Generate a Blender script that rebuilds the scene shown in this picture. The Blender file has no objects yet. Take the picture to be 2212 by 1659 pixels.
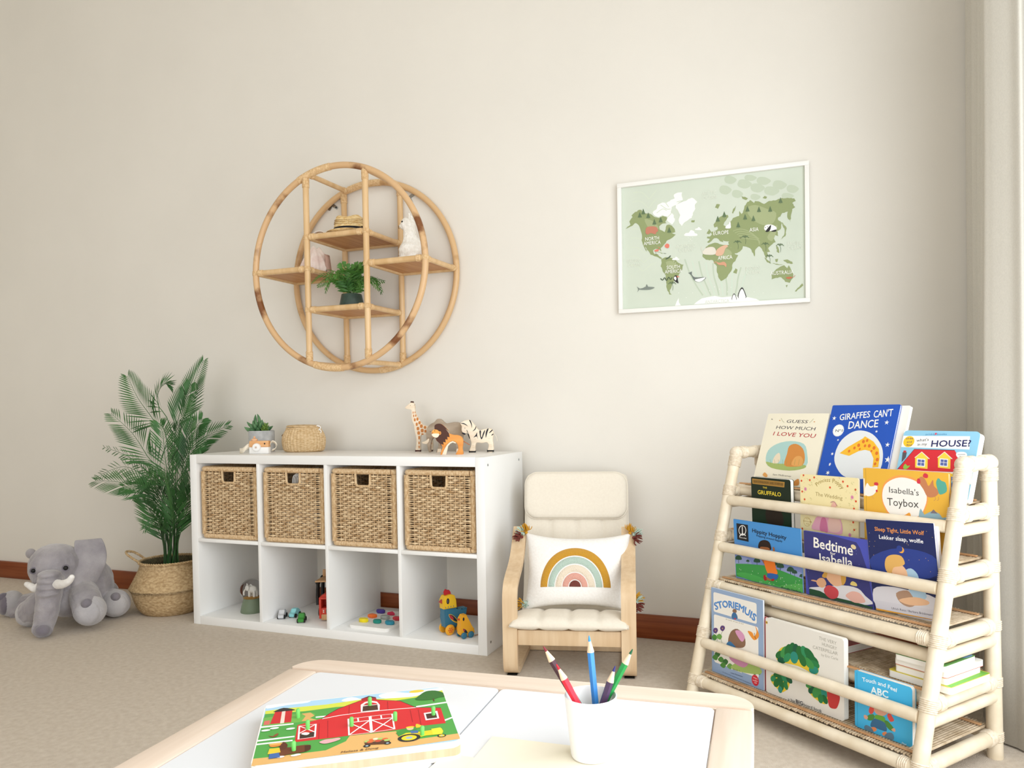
import bpy, bmesh, math, random
from math import sin, cos, pi, radians, sqrt, atan2
from mathutils import Vector, Matrix, Euler
from mathutils.geometry import tessellate_polygon

SC = bpy.context.scene
COL = SC.collection
random.seed(7)

# ------------------------------------------------------------------ camera
CAM_P = Vector((2.7263, -3.0682, 0.9546))
YAW, PITCH, ROLL, FPX = -0.3686, -0.0226, -0.0157, 1659.79
SHX, SHY = 54.44, 90.38
_f = Vector((sin(YAW)*cos(PITCH), cos(YAW)*cos(PITCH), sin(PITCH)))
_r = Vector((cos(YAW), -sin(YAW), 0))
_u = _r.cross(_f)
CR = cos(ROLL)*_r + sin(ROLL)*_u
CU = -sin(ROLL)*_r + cos(ROLL)*_u
cd = bpy.data.cameras.new('camera')
cam = bpy.data.objects.new('camera', cd)
COL.objects.link(cam)
cam.matrix_world = Matrix(((CR.x, CU.x, -_f.x, CAM_P.x), (CR.y, CU.y, -_f.y, CAM_P.y), (CR.z, CU.z, -_f.z, CAM_P.z), (0, 0, 0, 1)))
cd.sensor_fit = 'HORIZONTAL'
cd.sensor_width = 36.0
cd.lens = FPX/2212*36.0
cd.shift_x = -SHX/2212
cd.shift_y = SHY/2212
cd.clip_start = 0.05
SC.camera = cam

# ------------------------------------------------------------------ world, lights, exposure
SC.view_settings.view_transform = 'Standard'
SC.view_settings.look = 'None'
SC.view_settings.gamma = 1.0
SC.view_settings.use_curve_mapping = False
SC.view_settings.exposure = EXPOSURE = 0.0
SC.cycles.use_denoising = True
SC.cycles.max_bounces = 10
SC.cycles.diffuse_bounces = 6
SC.cycles.sample_clamp_indirect = 6.0

wd = bpy.data.worlds.new('daylight')
SC.world = wd
wd.use_nodes = True
wd.node_tree.nodes['Background'].inputs[0].default_value = (0.92, 0.96, 1.0, 1)
wd.node_tree.nodes['Background'].inputs[1].default_value = 1.0

def area_light(name, loc, direction, sx, sy, power, color):
    ld = bpy.data.lights.new(name, 'AREA')
    ld.shape = 'RECTANGLE'; ld.size = sx; ld.size_y = sy
    ld.energy = power; ld.color = color
    o = bpy.data.objects.new(name, ld); COL.objects.link(o)
    o.location = loc
    o.rotation_euler = Vector(direction).to_track_quat('-Z', 'Y').to_euler()
    return o
# daylight entering by the big window on the right; behind the camera, an added fill light
area_light('daylight_right_window', (3.345, -2.30, 1.25), (-1, 0.10, -0.10), 2.8, 2.3, 72, (0.94, 0.98, 1.0))
area_light('rear_fill_light', (0.9, -5.02, 1.35), (0, 1, -.1), 3.4, 2.2, 35, (0.965, 0.985, 1.0))

# ------------------------------------------------------------------ helpers
def lin(c):
    return c/12.92 if c <= 0.04045 else ((c+0.055)/1.055)**2.4
def rgb(h):
    h = h.lstrip('#')
    return tuple(lin(int(h[i:i+2], 16)/255) for i in (0, 2, 4)) + (1,)
def mixc(a, b, t): return tuple(a[i]*(1-t)+b[i]*t for i in range(3)) + (1,)

_M = {}
def flat(h, rough=0.55):
    k = (h, rough)
    if k not in _M:
        m = bpy.data.materials.new('paint_'+h.strip('#')); m.use_nodes = True
        b = m.node_tree.nodes['Principled BSDF']
        b.inputs['Base Color'].default_value = rgb(h)
        b.inputs['Roughness'].default_value = rough
        b.inputs['Specular IOR Level'].default_value = 0.3
        _M[k] = m
    return _M[k]

def mat(name, c1, c2=None, scale=(20, 20, 20), rough=0.5, bump=0.0, bscale=None, detail=4, spec=0.35, sheen=0.0, lo=0.35, hi=0.65, metal=0.0, coat=0.0, rand=0.0, trans=0.0):
    """procedural: two colours mixed by object-space noise, an optional bump"""
    m = bpy.data.materials.new(name); m.use_nodes = True
    nt = m.node_tree; b = nt.nodes['Principled BSDF']
    b.inputs['Roughness'].default_value = rough
    b.inputs['Specular IOR Level'].default_value = spec
    b.inputs['Metallic'].default_value = metal
    b.inputs['Sheen Weight'].default_value = sheen
    b.inputs['Coat Weight'].default_value = coat
    b.inputs['Transmission Weight'].default_value = trans
    tc = nt.nodes.new('ShaderNodeTexCoord')
    def noise(sc, det):
        mp = nt.nodes.new('ShaderNodeMapping'); mp.inputs['Scale'].default_value = sc
        nt.links.new(tc.outputs['Object'], mp.inputs['Vector'])
        n = nt.nodes.new('ShaderNodeTexNoise'); n.inputs['Scale'].default_value = 1.0; n.inputs['Detail'].default_value = det
        nt.links.new(mp.outputs[0], n.inputs['Vector'])
        return n
    if c2 is not None:
        n = noise(scale, detail)
        r = nt.nodes.new('ShaderNodeValToRGB')
        r.color_ramp.elements[0].position = lo; r.color_ramp.elements[1].position = hi
        r.color_ramp.elements[0].color = rgb(c1); r.color_ramp.elements[1].color = rgb(c2)
        nt.links.new(n.outputs[0], r.inputs[0])
        nt.links.new(r.outputs[0], b.inputs['Base Color'])
    else:
        b.inputs['Base Color'].default_value = rgb(c1)
    if bump:
        n2 = noise(bscale or scale, 3)
        bp = nt.nodes.new('ShaderNodeBump'); bp.inputs['Strength'].default_value = bump; bp.inputs['Distance'].default_value = 0.004
        nt.links.new(n2.outputs[0], bp.inputs['Height']); nt.links.new(bp.outputs[0], b.inputs['Normal'])
    return m

class MB:
    """collects shapes into one mesh"""
    def __init__(s, m=None):
        s.bm = bmesh.new(); s.mats = []; s.mi = 0
        if m: s.use(m)
    def use(s, m):
        if m not in s.mats: s.mats.append(m)
        s.mi = s.mats.index(m); return s
    def face(s, vs):
        try:
            f = s.bm.faces.new(vs); f.material_index = s.mi; return f
        except ValueError: return None
    def v(s, p): return s.bm.verts.new(p)
    def box(s, x0, x1, y0, y1, z0, z1, bev=0.0, seg=2, M=None):
        vs = [s.v((x, y, z)) for x in (x0, x1) for y in (y0, y1) for z in (z0, z1)]
        fs = [s.face([vs[i] for i in q]) for q in ((0, 1, 3, 2), (4, 6, 7, 5), (0, 4, 5, 1), (2, 3, 7, 6), (0, 2, 6, 4), (1, 5, 7, 3))]
        if bev:
            es = list({e for f in fs for e in f.edges})
            r = bmesh.ops.bevel(s.bm, geom=es, offset=bev, segments=seg, affect='EDGES', profile=0.5)
            for f in r['faces']: f.material_index = s.mi
            vs = list({v for f in r['faces'] for v in f.verts} | {v for f in fs if f.is_valid for v in f.verts})
        if M is not None: bmesh.ops.transform(s.bm, matrix=M, verts=[v for v in vs if v.is_valid])
        return s
    def tube(s, pts, r, n=8, closed=False, cap=True, sq=1.0, up=None):
        """sweep a circle (radius r or a list) along points"""
        P = [Vector(p) for p in pts]; N = len(P)
        R = r if isinstance(r, (list, tuple)) else [r]*N
        rings = []
        T0 = None; nrm = None
        for i in range(N):
            if closed: t = (P[(i+1) % N]-P[i-1])
            else: t = P[min(i+1, N-1)]-P[max(i-1, 0)]
            if t.length < 1e-9: t = T0 or Vector((0, 0, 1))
            t.normalize()
            if nrm is None:
                a = Vector(up) if up else (Vector((0, 0, 1)) if abs(t.z) < 0.9 else Vector((1, 0, 0)))
                nrm = (a - t*a.dot(t)).normalized()
            else:
                nrm = (nrm - t*nrm.dot(t))
                nrm = nrm.normalized() if nrm.length > 1e-6 else t.orthogonal().normalized()
            bi = t.cross(nrm); T0 = t
            rings.append([s.v(P[i] + nrm*(R[i]*cos(2*pi*k/n)) + bi*(R[i]*sq*sin(2*pi*k/n))) for k in range(n)])
        for i in range(N if closed else N-1):
            a, b = rings[i], rings[(i+1) % N]
            for k in range(n): s.face([a[k], a[(k+1) % n], b[(k+1) % n], b[k]])
        if cap and not closed:
            s.face(rings[0][::-1]); s.face(rings[-1])
        return s
    def rod(s, a, b, r, n=10): return s.tube([a, b], r, n)
    def lathe(s, prof, n=24, M=None, cap=False, sy=1.0):
        M = M or Matrix.Identity(4)
        rings = [[s.v(M @ Vector((r*cos(2*pi*k/n), sy*r*sin(2*pi*k/n), z))) for k in range(n)] for r, z in prof]
        for a, b in zip(rings, rings[1:]):
            for k in range(n): s.face([a[k], a[(k+1) % n], b[(k+1) % n], b[k]])
        if cap: s.face(rings[0][::-1]); s.face(rings[-1])
        return s
    def ell(s, c, rad, M=None, u=16, v=10):
        M = M or Matrix.Identity(4); c = Vector(c)
        P = lambda a, b: c + (M @ Vector((rad[0]*cos(a)*cos(b), rad[1]*sin(a)*cos(b), rad[2]*sin(b))))
        rows = [[s.v(P(2*pi*i/u, -pi/2+pi*j/v)) for i in range(u)] for j in range(1, v)]
        lo, hi = s.v(P(0, -pi/2)), s.v(P(0, pi/2))
        for a, b in zip(rows, rows[1:]):
            for i in range(u): s.face([a[i], a[(i+1) % u], b[(i+1) % u], b[i]])
        for i in range(u):
            s.face([lo, rows[0][(i+1) % u], rows[0][i]]); s.face([hi, rows[-1][i], rows[-1][(i+1) % u]])
        return s
    def prism(s, out, y0, y1, bev=0.0, M=None, seg=2):
        """outline in x,z pushed through y0..y1"""
        a = [s.v((x, y0, z)) for x, z in out]; b = [s.v((x, y1, z)) for x, z in out]
        n = len(out)
        area = sum(out[i][0]*out[(i+1) % n][1]-out[(i+1) % n][0]*out[i][1] for i in range(n))
        if area < 0: a.reverse(); b.reverse()
        fs = [s.face(a), s.face(b[::-1])] + [s.face([a[i], b[i], b[(i+1) % n], a[(i+1) % n]]) for i in range(n)]
        vs = a+b
        if bev:
            es = list(fs[0].edges)+list(fs[1].edges)
            r = bmesh.ops.bevel(s.bm, geom=es, offset=bev, segments=seg, affect='EDGES', clamp_overlap=True)
            for f in r['faces']: f.material_index = s.mi
            vs = list({v for f in r['faces'] for v in f.verts} | {v for f in fs if f.is_valid for v in f.verts})
        if M is not None: bmesh.ops.transform(s.bm, matrix=M, verts=[v for v in vs if v.is_valid])
        return s
    def carved(s, out, t, d=.0018):
        """a board cut to an outline in x,z, its edges rounded over"""
        P = [Vector((p[0], p[1])) for p in ease([(x, z, 0) for x, z in out], 4, True)]; n = len(P)
        if sum(P[i].x*P[(i+1) % n].y-P[(i+1) % n].x*P[i].y for i in range(n)) < 0: P.reverse()
        N = []
        for i in range(n):
            e = P[(i+1) % n]-P[i-1]; N.append(Vector((-e.y, e.x)).normalized() if e.length else Vector((0, 0)))
        R = [[s.v(((p+q*o).x, y, (p+q*o).y)) for p, q in zip(P, N)] for y, o in ((-t, d), (-t+d*.3, d*.35), (-t+d, 0), (t-d, 0), (t-d*.3, d*.35), (t, d))]
        for a, b in zip(R, R[1:]):
            for k in range(n): s.face([a[k], a[(k+1) % n], b[(k+1) % n], b[k]])
        for r in (R[0], R[-1]):
            for tri in tessellate_polygon([[v.co.copy() for v in r]]): s.face([r[i] for i in tri])
        return s
    def sheet(s, grid):
        """grid of points -> quads"""
        V = [[s.v(p) for p in row] for row in grid]
        for a, b in zip(V, V[1:]):
            for i in range(len(a)-1): s.face([a[i], a[i+1], b[i+1], b[i]])
        return s
    def poly3(s, pts):
        """flat polygon, concave allowed"""
        vs = [s.v(p) for p in pts]
        for t in tessellate_polygon([[Vector(p) for p in pts]]):
            s.face([vs[i] for i in t])
        return s
    def build(s, name, parent=None, loc=None, rot=None, smooth=True, ang=40, mods=None):
        bmesh.ops.recalc_face_normals(s.bm, faces=s.bm.faces)
        me = bpy.data.meshes.new(name); s.bm.to_mesh(me); s.bm.free()
        for m in s.mats: me.materials.append(m)
        if smooth and len(me.polygons):
            me.polygons.foreach_set('use_smooth', [True]*len(me.polygons))
            me.set_sharp_from_angle(angle=radians(ang))
        o = bpy.data.objects.new(name, me); COL.objects.link(o)
        if parent is not None: o.parent = parent
        if loc is not None: o.location = loc
        if rot is not None: o.rotation_euler = rot
        if mods: mods(o)
        return o

def tag(o, label, cat, group=None, kind=None):
    o['label'] = label; o['category'] = cat
    if group: o['group'] = group
    if kind: o['kind'] = kind
    return o
def thing(name, label, cat, loc=(0, 0, 0), rot=(0, 0, 0), group=None):
    o = bpy.data.objects.new(name, None); COL.objects.link(o)
    o.empty_display_size = 0.05
    o.location = loc; o.rotation_euler = rot if isinstance(rot, (tuple, list, Euler)) else (0, 0, rot)
    return tag(o, label, cat, group)
def struct(mb, name, **k):
    o = mb.build(name, **k); o['kind'] = 'structure'; return o
def copy_thing(src, loc, rot, label):
    c = src.copy(); COL.objects.link(c); c.location = loc; c.rotation_euler = rot; c['label'] = label
    for ch in list(src.children):
        d = ch.copy(); COL.objects.link(d); d.parent = c
        for g in ch.children:
            e = g.copy(); COL.objects.link(e); e.parent = d
    return c

def ray(px, py): return (_f*FPX + CR*(px-1106-SHX) - CU*(py-829.5-SHY))
def at_y(px, py, Y):
    d = ray(px, py); return CAM_P + d*((Y-CAM_P.y)/d.y)
def at_z(px, py, Z):
    d = ray(px, py); return CAM_P + d*((Z-CAM_P.z)/d.z)
def ease(pts, n=8, closed=False):
    """Catmull-Rom through points (any dimension)"""
    P = [Vector(p) for p in pts]; N = len(P); out = []
    rng = range(N) if closed else range(N-1)
    for i in rng:
        if closed: a, b, c, d = P[i-1], P[i], P[(i+1) % N], P[(i+2) % N]
        else: a, b, c, d = P[max(i-1, 0)], P[i], P[i+1], P[min(i+2, N-1)]
        for k in range(n):
            t = k/n
            out.append(0.5*((2*b)+(c-a)*t+(2*a-5*b+4*c-d)*t*t+(3*b-a-3*c+d)*t**3))
    if not closed: out.append(P[-1])
    return out
def round_rect(w, h, r, n=5, x0=0.0, y0=0.0):
    pts = []
    for cx, cy, a0 in ((w-r, r, -pi/2), (w-r, h-r, 0), (r, h-r, pi/2), (r, r, pi)):
        for k in range(n+1):
            a = a0+pi/2*k/n; pts.append((x0+cx+r*cos(a), y0+cy+r*sin(a)))
    return pts

# ---- flat pictures: shapes laid on a surface, one thin film above another
def text_mesh(body, size, bold=0.0, shear=0.0, align='CENTER', spacing=1.0):
    cu = bpy.data.curves.new('lettering', 'FONT')
    cu.body = body; cu.size = size; cu.align_x = align; cu.shear = shear
    cu.resolution_u = 2; cu.space_character = spacing; cu.fill_mode = 'FRONT'
    ob = bpy.data.objects.new('lettering', cu); COL.objects.link(ob)
    dg = bpy.context.evaluated_depsgraph_get()
    me = bpy.data.meshes.new_from_object(ob.evaluated_get(dg))
    vs = [tuple(v.co) for v in me.vertices]; fs = [tuple(p.vertices) for p in me.polygons]
    bpy.data.objects.remove(ob); bpy.data.curves.remove(cu); bpy.data.meshes.remove(me)
    return vs, fs
class Art:
    STEP = 9e-6
    def __init__(s, mb, f):
        s.mb = mb; s.f = f; s.h = 6e-5
    def _up(s): s.h += s.STEP
    def poly(s, pts, col, rough=0.5):
        s.mb.use(flat(col, rough)); s._up()
        s.mb.poly3([s.f(x, y, s.h) for x, y in pts]); return s
    def rect(s, x0, y0, x1, y1, col): return s.poly([(x0, y0), (x1, y0), (x1, y1), (x0, y1)], col)
    def rrect(s, x0, y0, x1, y1, r, col): return s.poly(round_rect(x1-x0, y1-y0, r, 4, x0, y0), col)
    def ell(s, x, y, a, b, col, n=20, rot=0):
        return s.poly([(x+a*cos(t)*cos(rot)-b*sin(t)*sin(rot), y+a*cos(t)*sin(rot)+b*sin(t)*cos(rot)) for t in (2*pi*k/n for k in range(n))], col)
    def smooth(s, pts, col, n=5): return s.poly([tuple(p[:2]) for p in ease([(x, y, 0) for x, y in pts], n, True)], col)
    def line(s, pts, w, col, closed=False):
        P = [Vector(p) for p in pts]; s.mb.use(flat(col)); s._up()
        n = len(P); L = []; R = []
        for i in range(n):
            a = P[i-1] if (i or closed) else P[i]; b = P[(i+1) % n] if (i < n-1 or closed) else P[i]
            t = (b-a); t = t.normalized() if t.length else Vector((1, 0)); nn = Vector((-t.y, t.x))*w/2
            L.append(P[i]+nn); R.append(P[i]-nn)
        m = n if closed else n-1
        VL = [s.mb.v(s.f(p.x, p.y, s.h)) for p in L]; VR = [s.mb.v(s.f(p.x, p.y, s.h)) for p in R]
        for i in range(m): s.mb.face([VL[i], VR[i], VR[(i+1) % n], VL[(i+1) % n]])
        return s
    def curve(s, pts, w, col): return s.line([tuple(p[:2]) for p in ease([(x, y, 0) for x, y in pts], 6)], w, col)
    def star(s, x, y, r, col, k=5, q=0.4):
        return s.poly([(x+(r if i % 2 == 0 else r*q)*cos(pi/2+pi*i/k), y+(r if i % 2 == 0 else r*q)*sin(pi/2+pi*i/k)) for i in range(2*k)], col)
    def text(s, body, x, y, size, col, bold=0.0, shear=0.0, align='CENTER', rot=0.0, warp=None, sx=1.0, spacing=1.0):
        vs, fs = text_mesh(body, size, 0, shear, align, spacing)
        s.mb.use(flat(col)); k = bold*size*.8
        for ox, oy in (((-k, 0), (k, 0), (0, -k), (0, k)) if bold else ((0, 0),)): s._letters(vs, fs, x, y, sx, warp, rot, ox, oy)
        return s
    def _letters(s, vs, fs, x, y, sx, warp, rot, ox, oy):
        s._up(); out = []
        for vx, vy, _ in vs:
            vx = vx*sx+ox; vy = vy+oy
            if warp: X, Y = warp(vx, vy)
            else: X, Y = vx*cos(rot)-vy*sin(rot), vx*sin(rot)+vy*cos(rot)
            out.append(s.mb.v(s.f(x+X, y+Y, s.h)))
        for f in fs: s.mb.face([out[i] for i in f])
        return s
def arc_warp(R):
    """bend a line of text over a circle of radius R (negative: a valley)"""
    return lambda x, y: ((R+y)*sin(x/R), (R+y)*cos(x/R)-R)

# ------------------------------------------------------------------ materials shared by many things
WALLM = mat('wall_paint', '#e3dfd7', '#e6e2da', (2.0, 2.0, 2.0), 0.85, 0.05, (220, 220, 220), spec=0.2)
CEILM = mat('ceiling_paint', '#f4f1ea', None, rough=0.9)
CARPET = mat('carpet_pile', '#cbbcaa', '#dfd3c3', (55, 55, 55), 0.95, 1.0, (420, 420, 300), detail=6, spec=0.1, sheen=0.15, lo=0.25, hi=0.8)
BASEM = mat('baseboard_wood', '#7a3a18', '#8f4c26', (3, 3, 60), 0.4)
WHITE = mat('white_melamine', '#eeeeec', '#f1f1f0', (3, 3, 3), 0.35)
WHITEP = mat('white_plastic', '#f1f0ee', None, rough=0.35)
BIRCH = mat('birch_veneer', '#cdb08c', '#d9c09e', (45, 45, 4), 0.45, 0.04)
PINE = mat('pale_pine', '#d8c5b3', '#e0cfbf', (4, 60, 60), 0.5)
PINE_Y = mat('pale_pine_across', '#d8c5b3', '#e0cfbf', (60, 4, 60), 0.5)
RATTAN = mat('honey_rattan', '#a67844', '#d6b182', (10, 10, 10), 0.35, 0.05, (60, 60, 60), detail=5, lo=0.25, hi=0.42, spec=0.5)
RATTANV = mat('pole_rattan', '#d2ad7b', '#dfbe90', (30, 30, 4), 0.35, spec=0.5)
SCORCH = mat('scorched_rattan', '#7d4c28', '#d6b083', (8, 8, 8), 0.35, detail=7, lo=0.34, hi=0.47, spec=0.5)
BIND = mat('rattan_binding', '#cda878', '#e5c79b', (120, 120, 120), 0.45)
WICKER = mat('wicker_strand', '#a17c50', '#e2c9a2', (30, 30, 90), 0.5, detail=5, lo=0.3, hi=0.68)
WICKERR = mat('wicker_rim', '#bf9d72', '#dfc6a0', (160, 160, 60), 0.5, detail=3)
CREAMR = mat('cream_rattan', '#d9cab0', '#e6dac4', (16, 16, 16), 0.4, 0.03, (50, 50, 50), spec=0.45)
CREAMB = mat('cream_binding', '#d0c1aa', '#e3d7c4', (120, 120, 120), 0.5)
REED = mat('reed_mat', '#b8a284', '#dccab0', (40, 40, 40), 0.55, detail=5)
SLATW = mat('brown_slat', '#b88a5f', '#c99d72', (30, 30, 30), 0.5)
PAGE = mat('book_pages', '#e9e6de', '#f3f1ec', (4, 4, 900), 0.8)
STEEL = mat('steel', '#a9adb0', None, rough=0.3, metal=1.0)
BLACKP = flat('#1b1a19', 0.4)

# ------------------------------------------------------------------ the room
WY = 0.04
XL, XR, YF, ZC = -2.45, 3.40, -5.1, 3.6
b = MB(WALLM); b.box(XL-.1, XR+.1, WY, WY+.12, -.05, ZC+.05); struct(b, 'wall_back', smooth=False)
b = MB(WALLM); b.box(XL-.12, XL, YF-.1, WY, -.05, ZC+.05); struct(b, 'wall_left', smooth=False)
b = MB(WALLM)
b.box(XR, XR+.14, -.86, WY, 0, ZC); b.box(XR, XR+.14, YF, -3.74, 0, ZC)
b.box(XR, XR+.14, -3.74, -.86, 2.45, ZC); b.box(XR, XR+.14, -3.74, -.86, 0, .12)
struct(b, 'wall_right', smooth=False)
b = MB(WALLM)
b.box(XL, -.85, YF-.14, YF, 0, ZC); b.box(2.65, XR, YF-.14, YF, 0, ZC)
b.box(-.85, 2.65, YF-.14, YF, 2.5, ZC); b.box(-.85, 2.65, YF-.14, YF, 0, .1)
struct(b, 'wall_front', smooth=False)
b = MB(CEILM); b.box(XL-.1, XR+.15, YF-.15, WY+.1, ZC, ZC+.1); struct(b, 'ceiling', smooth=False)
b = MB(CARPET); b.box(XL-.1, XR+.15, YF-.15, WY+.1, -.08, 0); struct(b, 'floor', smooth=False)
b = MB(BASEM); b.box(XL, XR, WY-.018, WY, 0, .098, .004); struct(b, 'baseboard_back')
b = MB(BASEM); b.box(XL, XL+.018, YF, WY-.02, 0, .098, .004); struct(b, 'baseboard_left')
def window(name, axis, a0, a1, z0, z1, pos):
    b = MB(WHITEP); t = .05
    def bx(p0, p1, q0, q1):
        if axis == 'x': b.box(pos, pos+.05, p0, p1, q0, q1, .004)
        else: b.box(p0, p1, pos, pos+.05, q0, q1, .004)
    bx(a0, a1, z0, z0+t); bx(a0, a1, z1-t, z1); bx(a0, a0+t, z0+t, z1-t); bx(a1-t, a1, z0+t, z1-t)
    m = (a0+a1)/2; bx(m-t/2, m+t/2, z0+t, z1-t)
    struct(b, name)
window('window_1', 'x', -3.74, -.86, .12, 2.45, XR+.06)
window('added_rear_window', 'y', -.85, 2.65, .1, 2.5, YF-.1)  # unseen rear window, added as the opening for the front fill
# ------------------------------------------------------------------ white cube shelf
KX, KD, KH = 1.47, .39, .77
CW = (KX-.076-.045)/4
CELLX = [.038+i*(CW+.015) for i in range(4)]
shelf = thing('cube_shelf', 'long low white cube storage unit with eight compartments', 'shelf', (0, 0, 0))
def kbox(nm, *a, bev=.0012):
    b = MB(WHITE); b.box(*a, bev); return b.build(nm, shelf)
kbox('side_panel', 0, .038, -KD, 0, 0, KH)
kbox('side_panel', KX-.038, KX, -KD, 0, 0, KH)
kbox('top_panel', .038, KX-.038, -KD, 0, KH-.038, KH)
kbox('bottom_panel', .038, KX-.038, -KD, 0, 0, .038)
for i in range(3):
    x = CELLX[i]+CW; kbox('divider', x, x+.015, -KD, 0, .038, KH-.038)
for i in range(4):
    kbox('middle_board', CELLX[i], CELLX[i]+CW, -KD, 0, .376, .391)
for y, z in ((-.355, .738), (-.04, .738), (-.355, .045), (-.04, .045)):
    b = MB(STEEL); b.lathe([(.0001, .0012), (.0035, .0012), (.0052, 0.0006), (.0052, -.002)], 12, Matrix.Translation((KX, y, z)) @ Matrix.Rotation(pi/2, 4, 'Y')); b.build('screw', shelf)

# ------------------------------------------------------------------ four wicker baskets in the upper row
def wicker_basket():
    t = thing('wicker_basket', '', 'basket', (0, 0, 0), 0, 'wicker baskets in the upper row of the white cube unit')
    w, d, h = .322, .355, .326
    hw = .031; hz0, hz1 = .258, .300
    rnd = random.Random(3)
    b = MB(WICKER)
    rows = 31; z0, z1 = .026, h-.026
    NS = 12
    def side(Lx, place, hole):
        xa, xb = .038, Lx-.038
        st = [xa+(xb-xa)*(k+.5)/NS for k in range(NS)]
        for r in range(rows):
            z = z0+(z1-z0)*(r+.5)/rows
            segs = [(.012, Lx-.012)]
            if hole and hz0-.004 < z < hz1+.004: segs = [(.012, Lx/2-hw-.004), (Lx/2+hw+.004, Lx-.012)]
            for a, c in segs:
                pts = [(a, 0)]
                for k, x in enumerate(st):
                    if a < x < c: pts.append((x, .0050*(1 if (k+r) % 2 else -1)))
                pts.append((c, 0))
                P = []
                for (xa_, ya_), (xb_, yb_) in zip(pts, pts[1:]):
                    P += [(xa_, ya_), (xa_*.68+xb_*.32, ya_*.8+yb_*.2), (xa_*.32+xb_*.68, ya_*.2+yb_*.8)]
                P.append(pts[-1])
                jz = rnd.uniform(-.0006, .0006)
                tt = .0017
                H = lambda x: .0019 if (.028 < x < st[0]-.002 or st[-1]+.002 < x < Lx-.028) else (.0046 if min(x, Lx-x) < .024 else .0037)
                rings = [[b.v(place(x, y-tt, z+jz-H(x))), b.v(place(x, y-tt, z+jz+H(x)*.9)), b.v(place(x, y+tt, z+jz+H(x)*.9)), b.v(place(x, y+tt, z+jz-H(x)))] for x, y in P]
                for p, q in zip(rings, rings[1:]):
                    for k in range(4): b.face([p[k], p[(k+1) % 4], q[(k+1) % 4], q[k]])
        for x in st:
            if hole and abs(x-Lx/2) < hw+.004: b.tube([place(x, 0, z0-.01), place(x, 0, hz0)], .0024, 6)
            else: b.tube([place(x, 0, z0-.01), place(x, 0, z1+.01)], .0024, 6)
    side(w, lambda x, y, z: (x-w/2, -d/2+.008+y, z), True)
    side(d, lambda x, y, z: (w/2-.008-y, x-d/2, z), False)
    side(d, lambda x, y, z: (-w/2+.008+y, x-d/2, z), False)
    side(w, lambda x, y, z: (x-w/2, d/2-.008-y, z), False)
    b.build('woven_body', t)
    def wrapped(bm, pts, r, pitch=.0042):
        out = []; rr = []
        for a, c in zip(pts, pts[1:]):
            a, c = Vector(a), Vector(c); n = max(2, int((c-a).length/pitch*2))
            for k in range(n):
                out.append(a.lerp(c, k/n)); rr.append(r*(1.0 if len(out) % 2 else .86))
        bm.tube(out, rr, 8, cap=True)
    for nm, z in (('rim', h-.0125), ('base_rim', .0125)):
        b = MB(WICKERR); x, y = w/2-.0125, d/2-.0125
        cr = .012
        path = []
        for cx, cy, a0 in ((x-cr, -y+cr, -pi/2), (x-cr, y-cr, 0), (-x+cr, y-cr, pi/2), (-x+cr, -y+cr, pi)):
            for k in range(4): path.append((cx+cr*cos(a0+pi/2*k/3), cy+cr*sin(a0+pi/2*k/3), z))
        path.append(path[0]); wrapped(b, path, .0125); b.build(nm, t)
    for sx in (-1, 1):
        for sy in (-1, 1):
            b = MB(WICKERR); wrapped(b, [(sx*(w/2-.013), sy*(d/2-.013), .02), (sx*(w/2-.013), sy*(d/2-.013), h-.02)], .0125); b.build('corner_post', t)
    b = MB(WICKERR); y = -d/2+.007
    wrapped(b, [(-hw-.005, y, h-.02), (-hw-.003, y, hz0+.004), (-hw+.004, y, hz0-.004), (hw-.004, y, hz0-.004), (hw+.003, y, hz0+.004), (hw+.005, y, h-.02)], .0055); b.build('hand_hole_frame', t)
    b = MB(WICKER); b.box(-w/2+.016, w/2-.016, -d/2+.016, d/2-.016, .012, .02); b.build('bottom_panel', t)
    return t
wb = wicker_basket()
LAB = ['leftmost of the four wicker baskets, above the snow globe', 'wicker basket second from left, white cord showing in its hand hole',
       'wicker basket third from left, above the coloured shape puzzle', 'rightmost of the four wicker baskets, above the toy chicken']
for i in range(4):
    loc = (CELLX[i]+CW/2+(.002, -.001, .002, 0)[i], -KD+.0065+.355/2, .3912)
    if i == 0: wb.location = loc; wb['label'] = LAB[0]
    else: copy_thing(wb, loc, (0, 0, (0, .012, -.01, .008)[i]), LAB[i])
b = MB(flat('#e8e6e2', .5))
cx = CELLX[1]+CW/2
for k in range(5):
    x = cx-.022+.008*k
    b.tube(ease([(x-.01, -.345, .56), (x, -.35, .66), (x+.008, -.345, .683), (x+.018, -.335, .675), (x+.02, -.33, .55)], 5), .0022, 6)
b.tube([(cx-.03, -.34, .56), (cx+.02, -.33, .56)], .006, 8)
b.box(cx-.09, cx+.09, -.36, -.18, .412, .555, .03)
tag(b.build('cord_bundle'), 'white cord seen through the hand hole of the second wicker basket', 'cord')

# ------------------------------------------------------------------ things on top of the white unit
TZ = KH
def top_at(px, Y):                      # where a thing whose foot shows at column px stands on the top, at depth Y
    a, c = at_y(px, 900, Y), at_y(px, 1000, Y)
    t = (TZ-a.z)/(c.z-a.z); return a.lerp(c, t)
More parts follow.
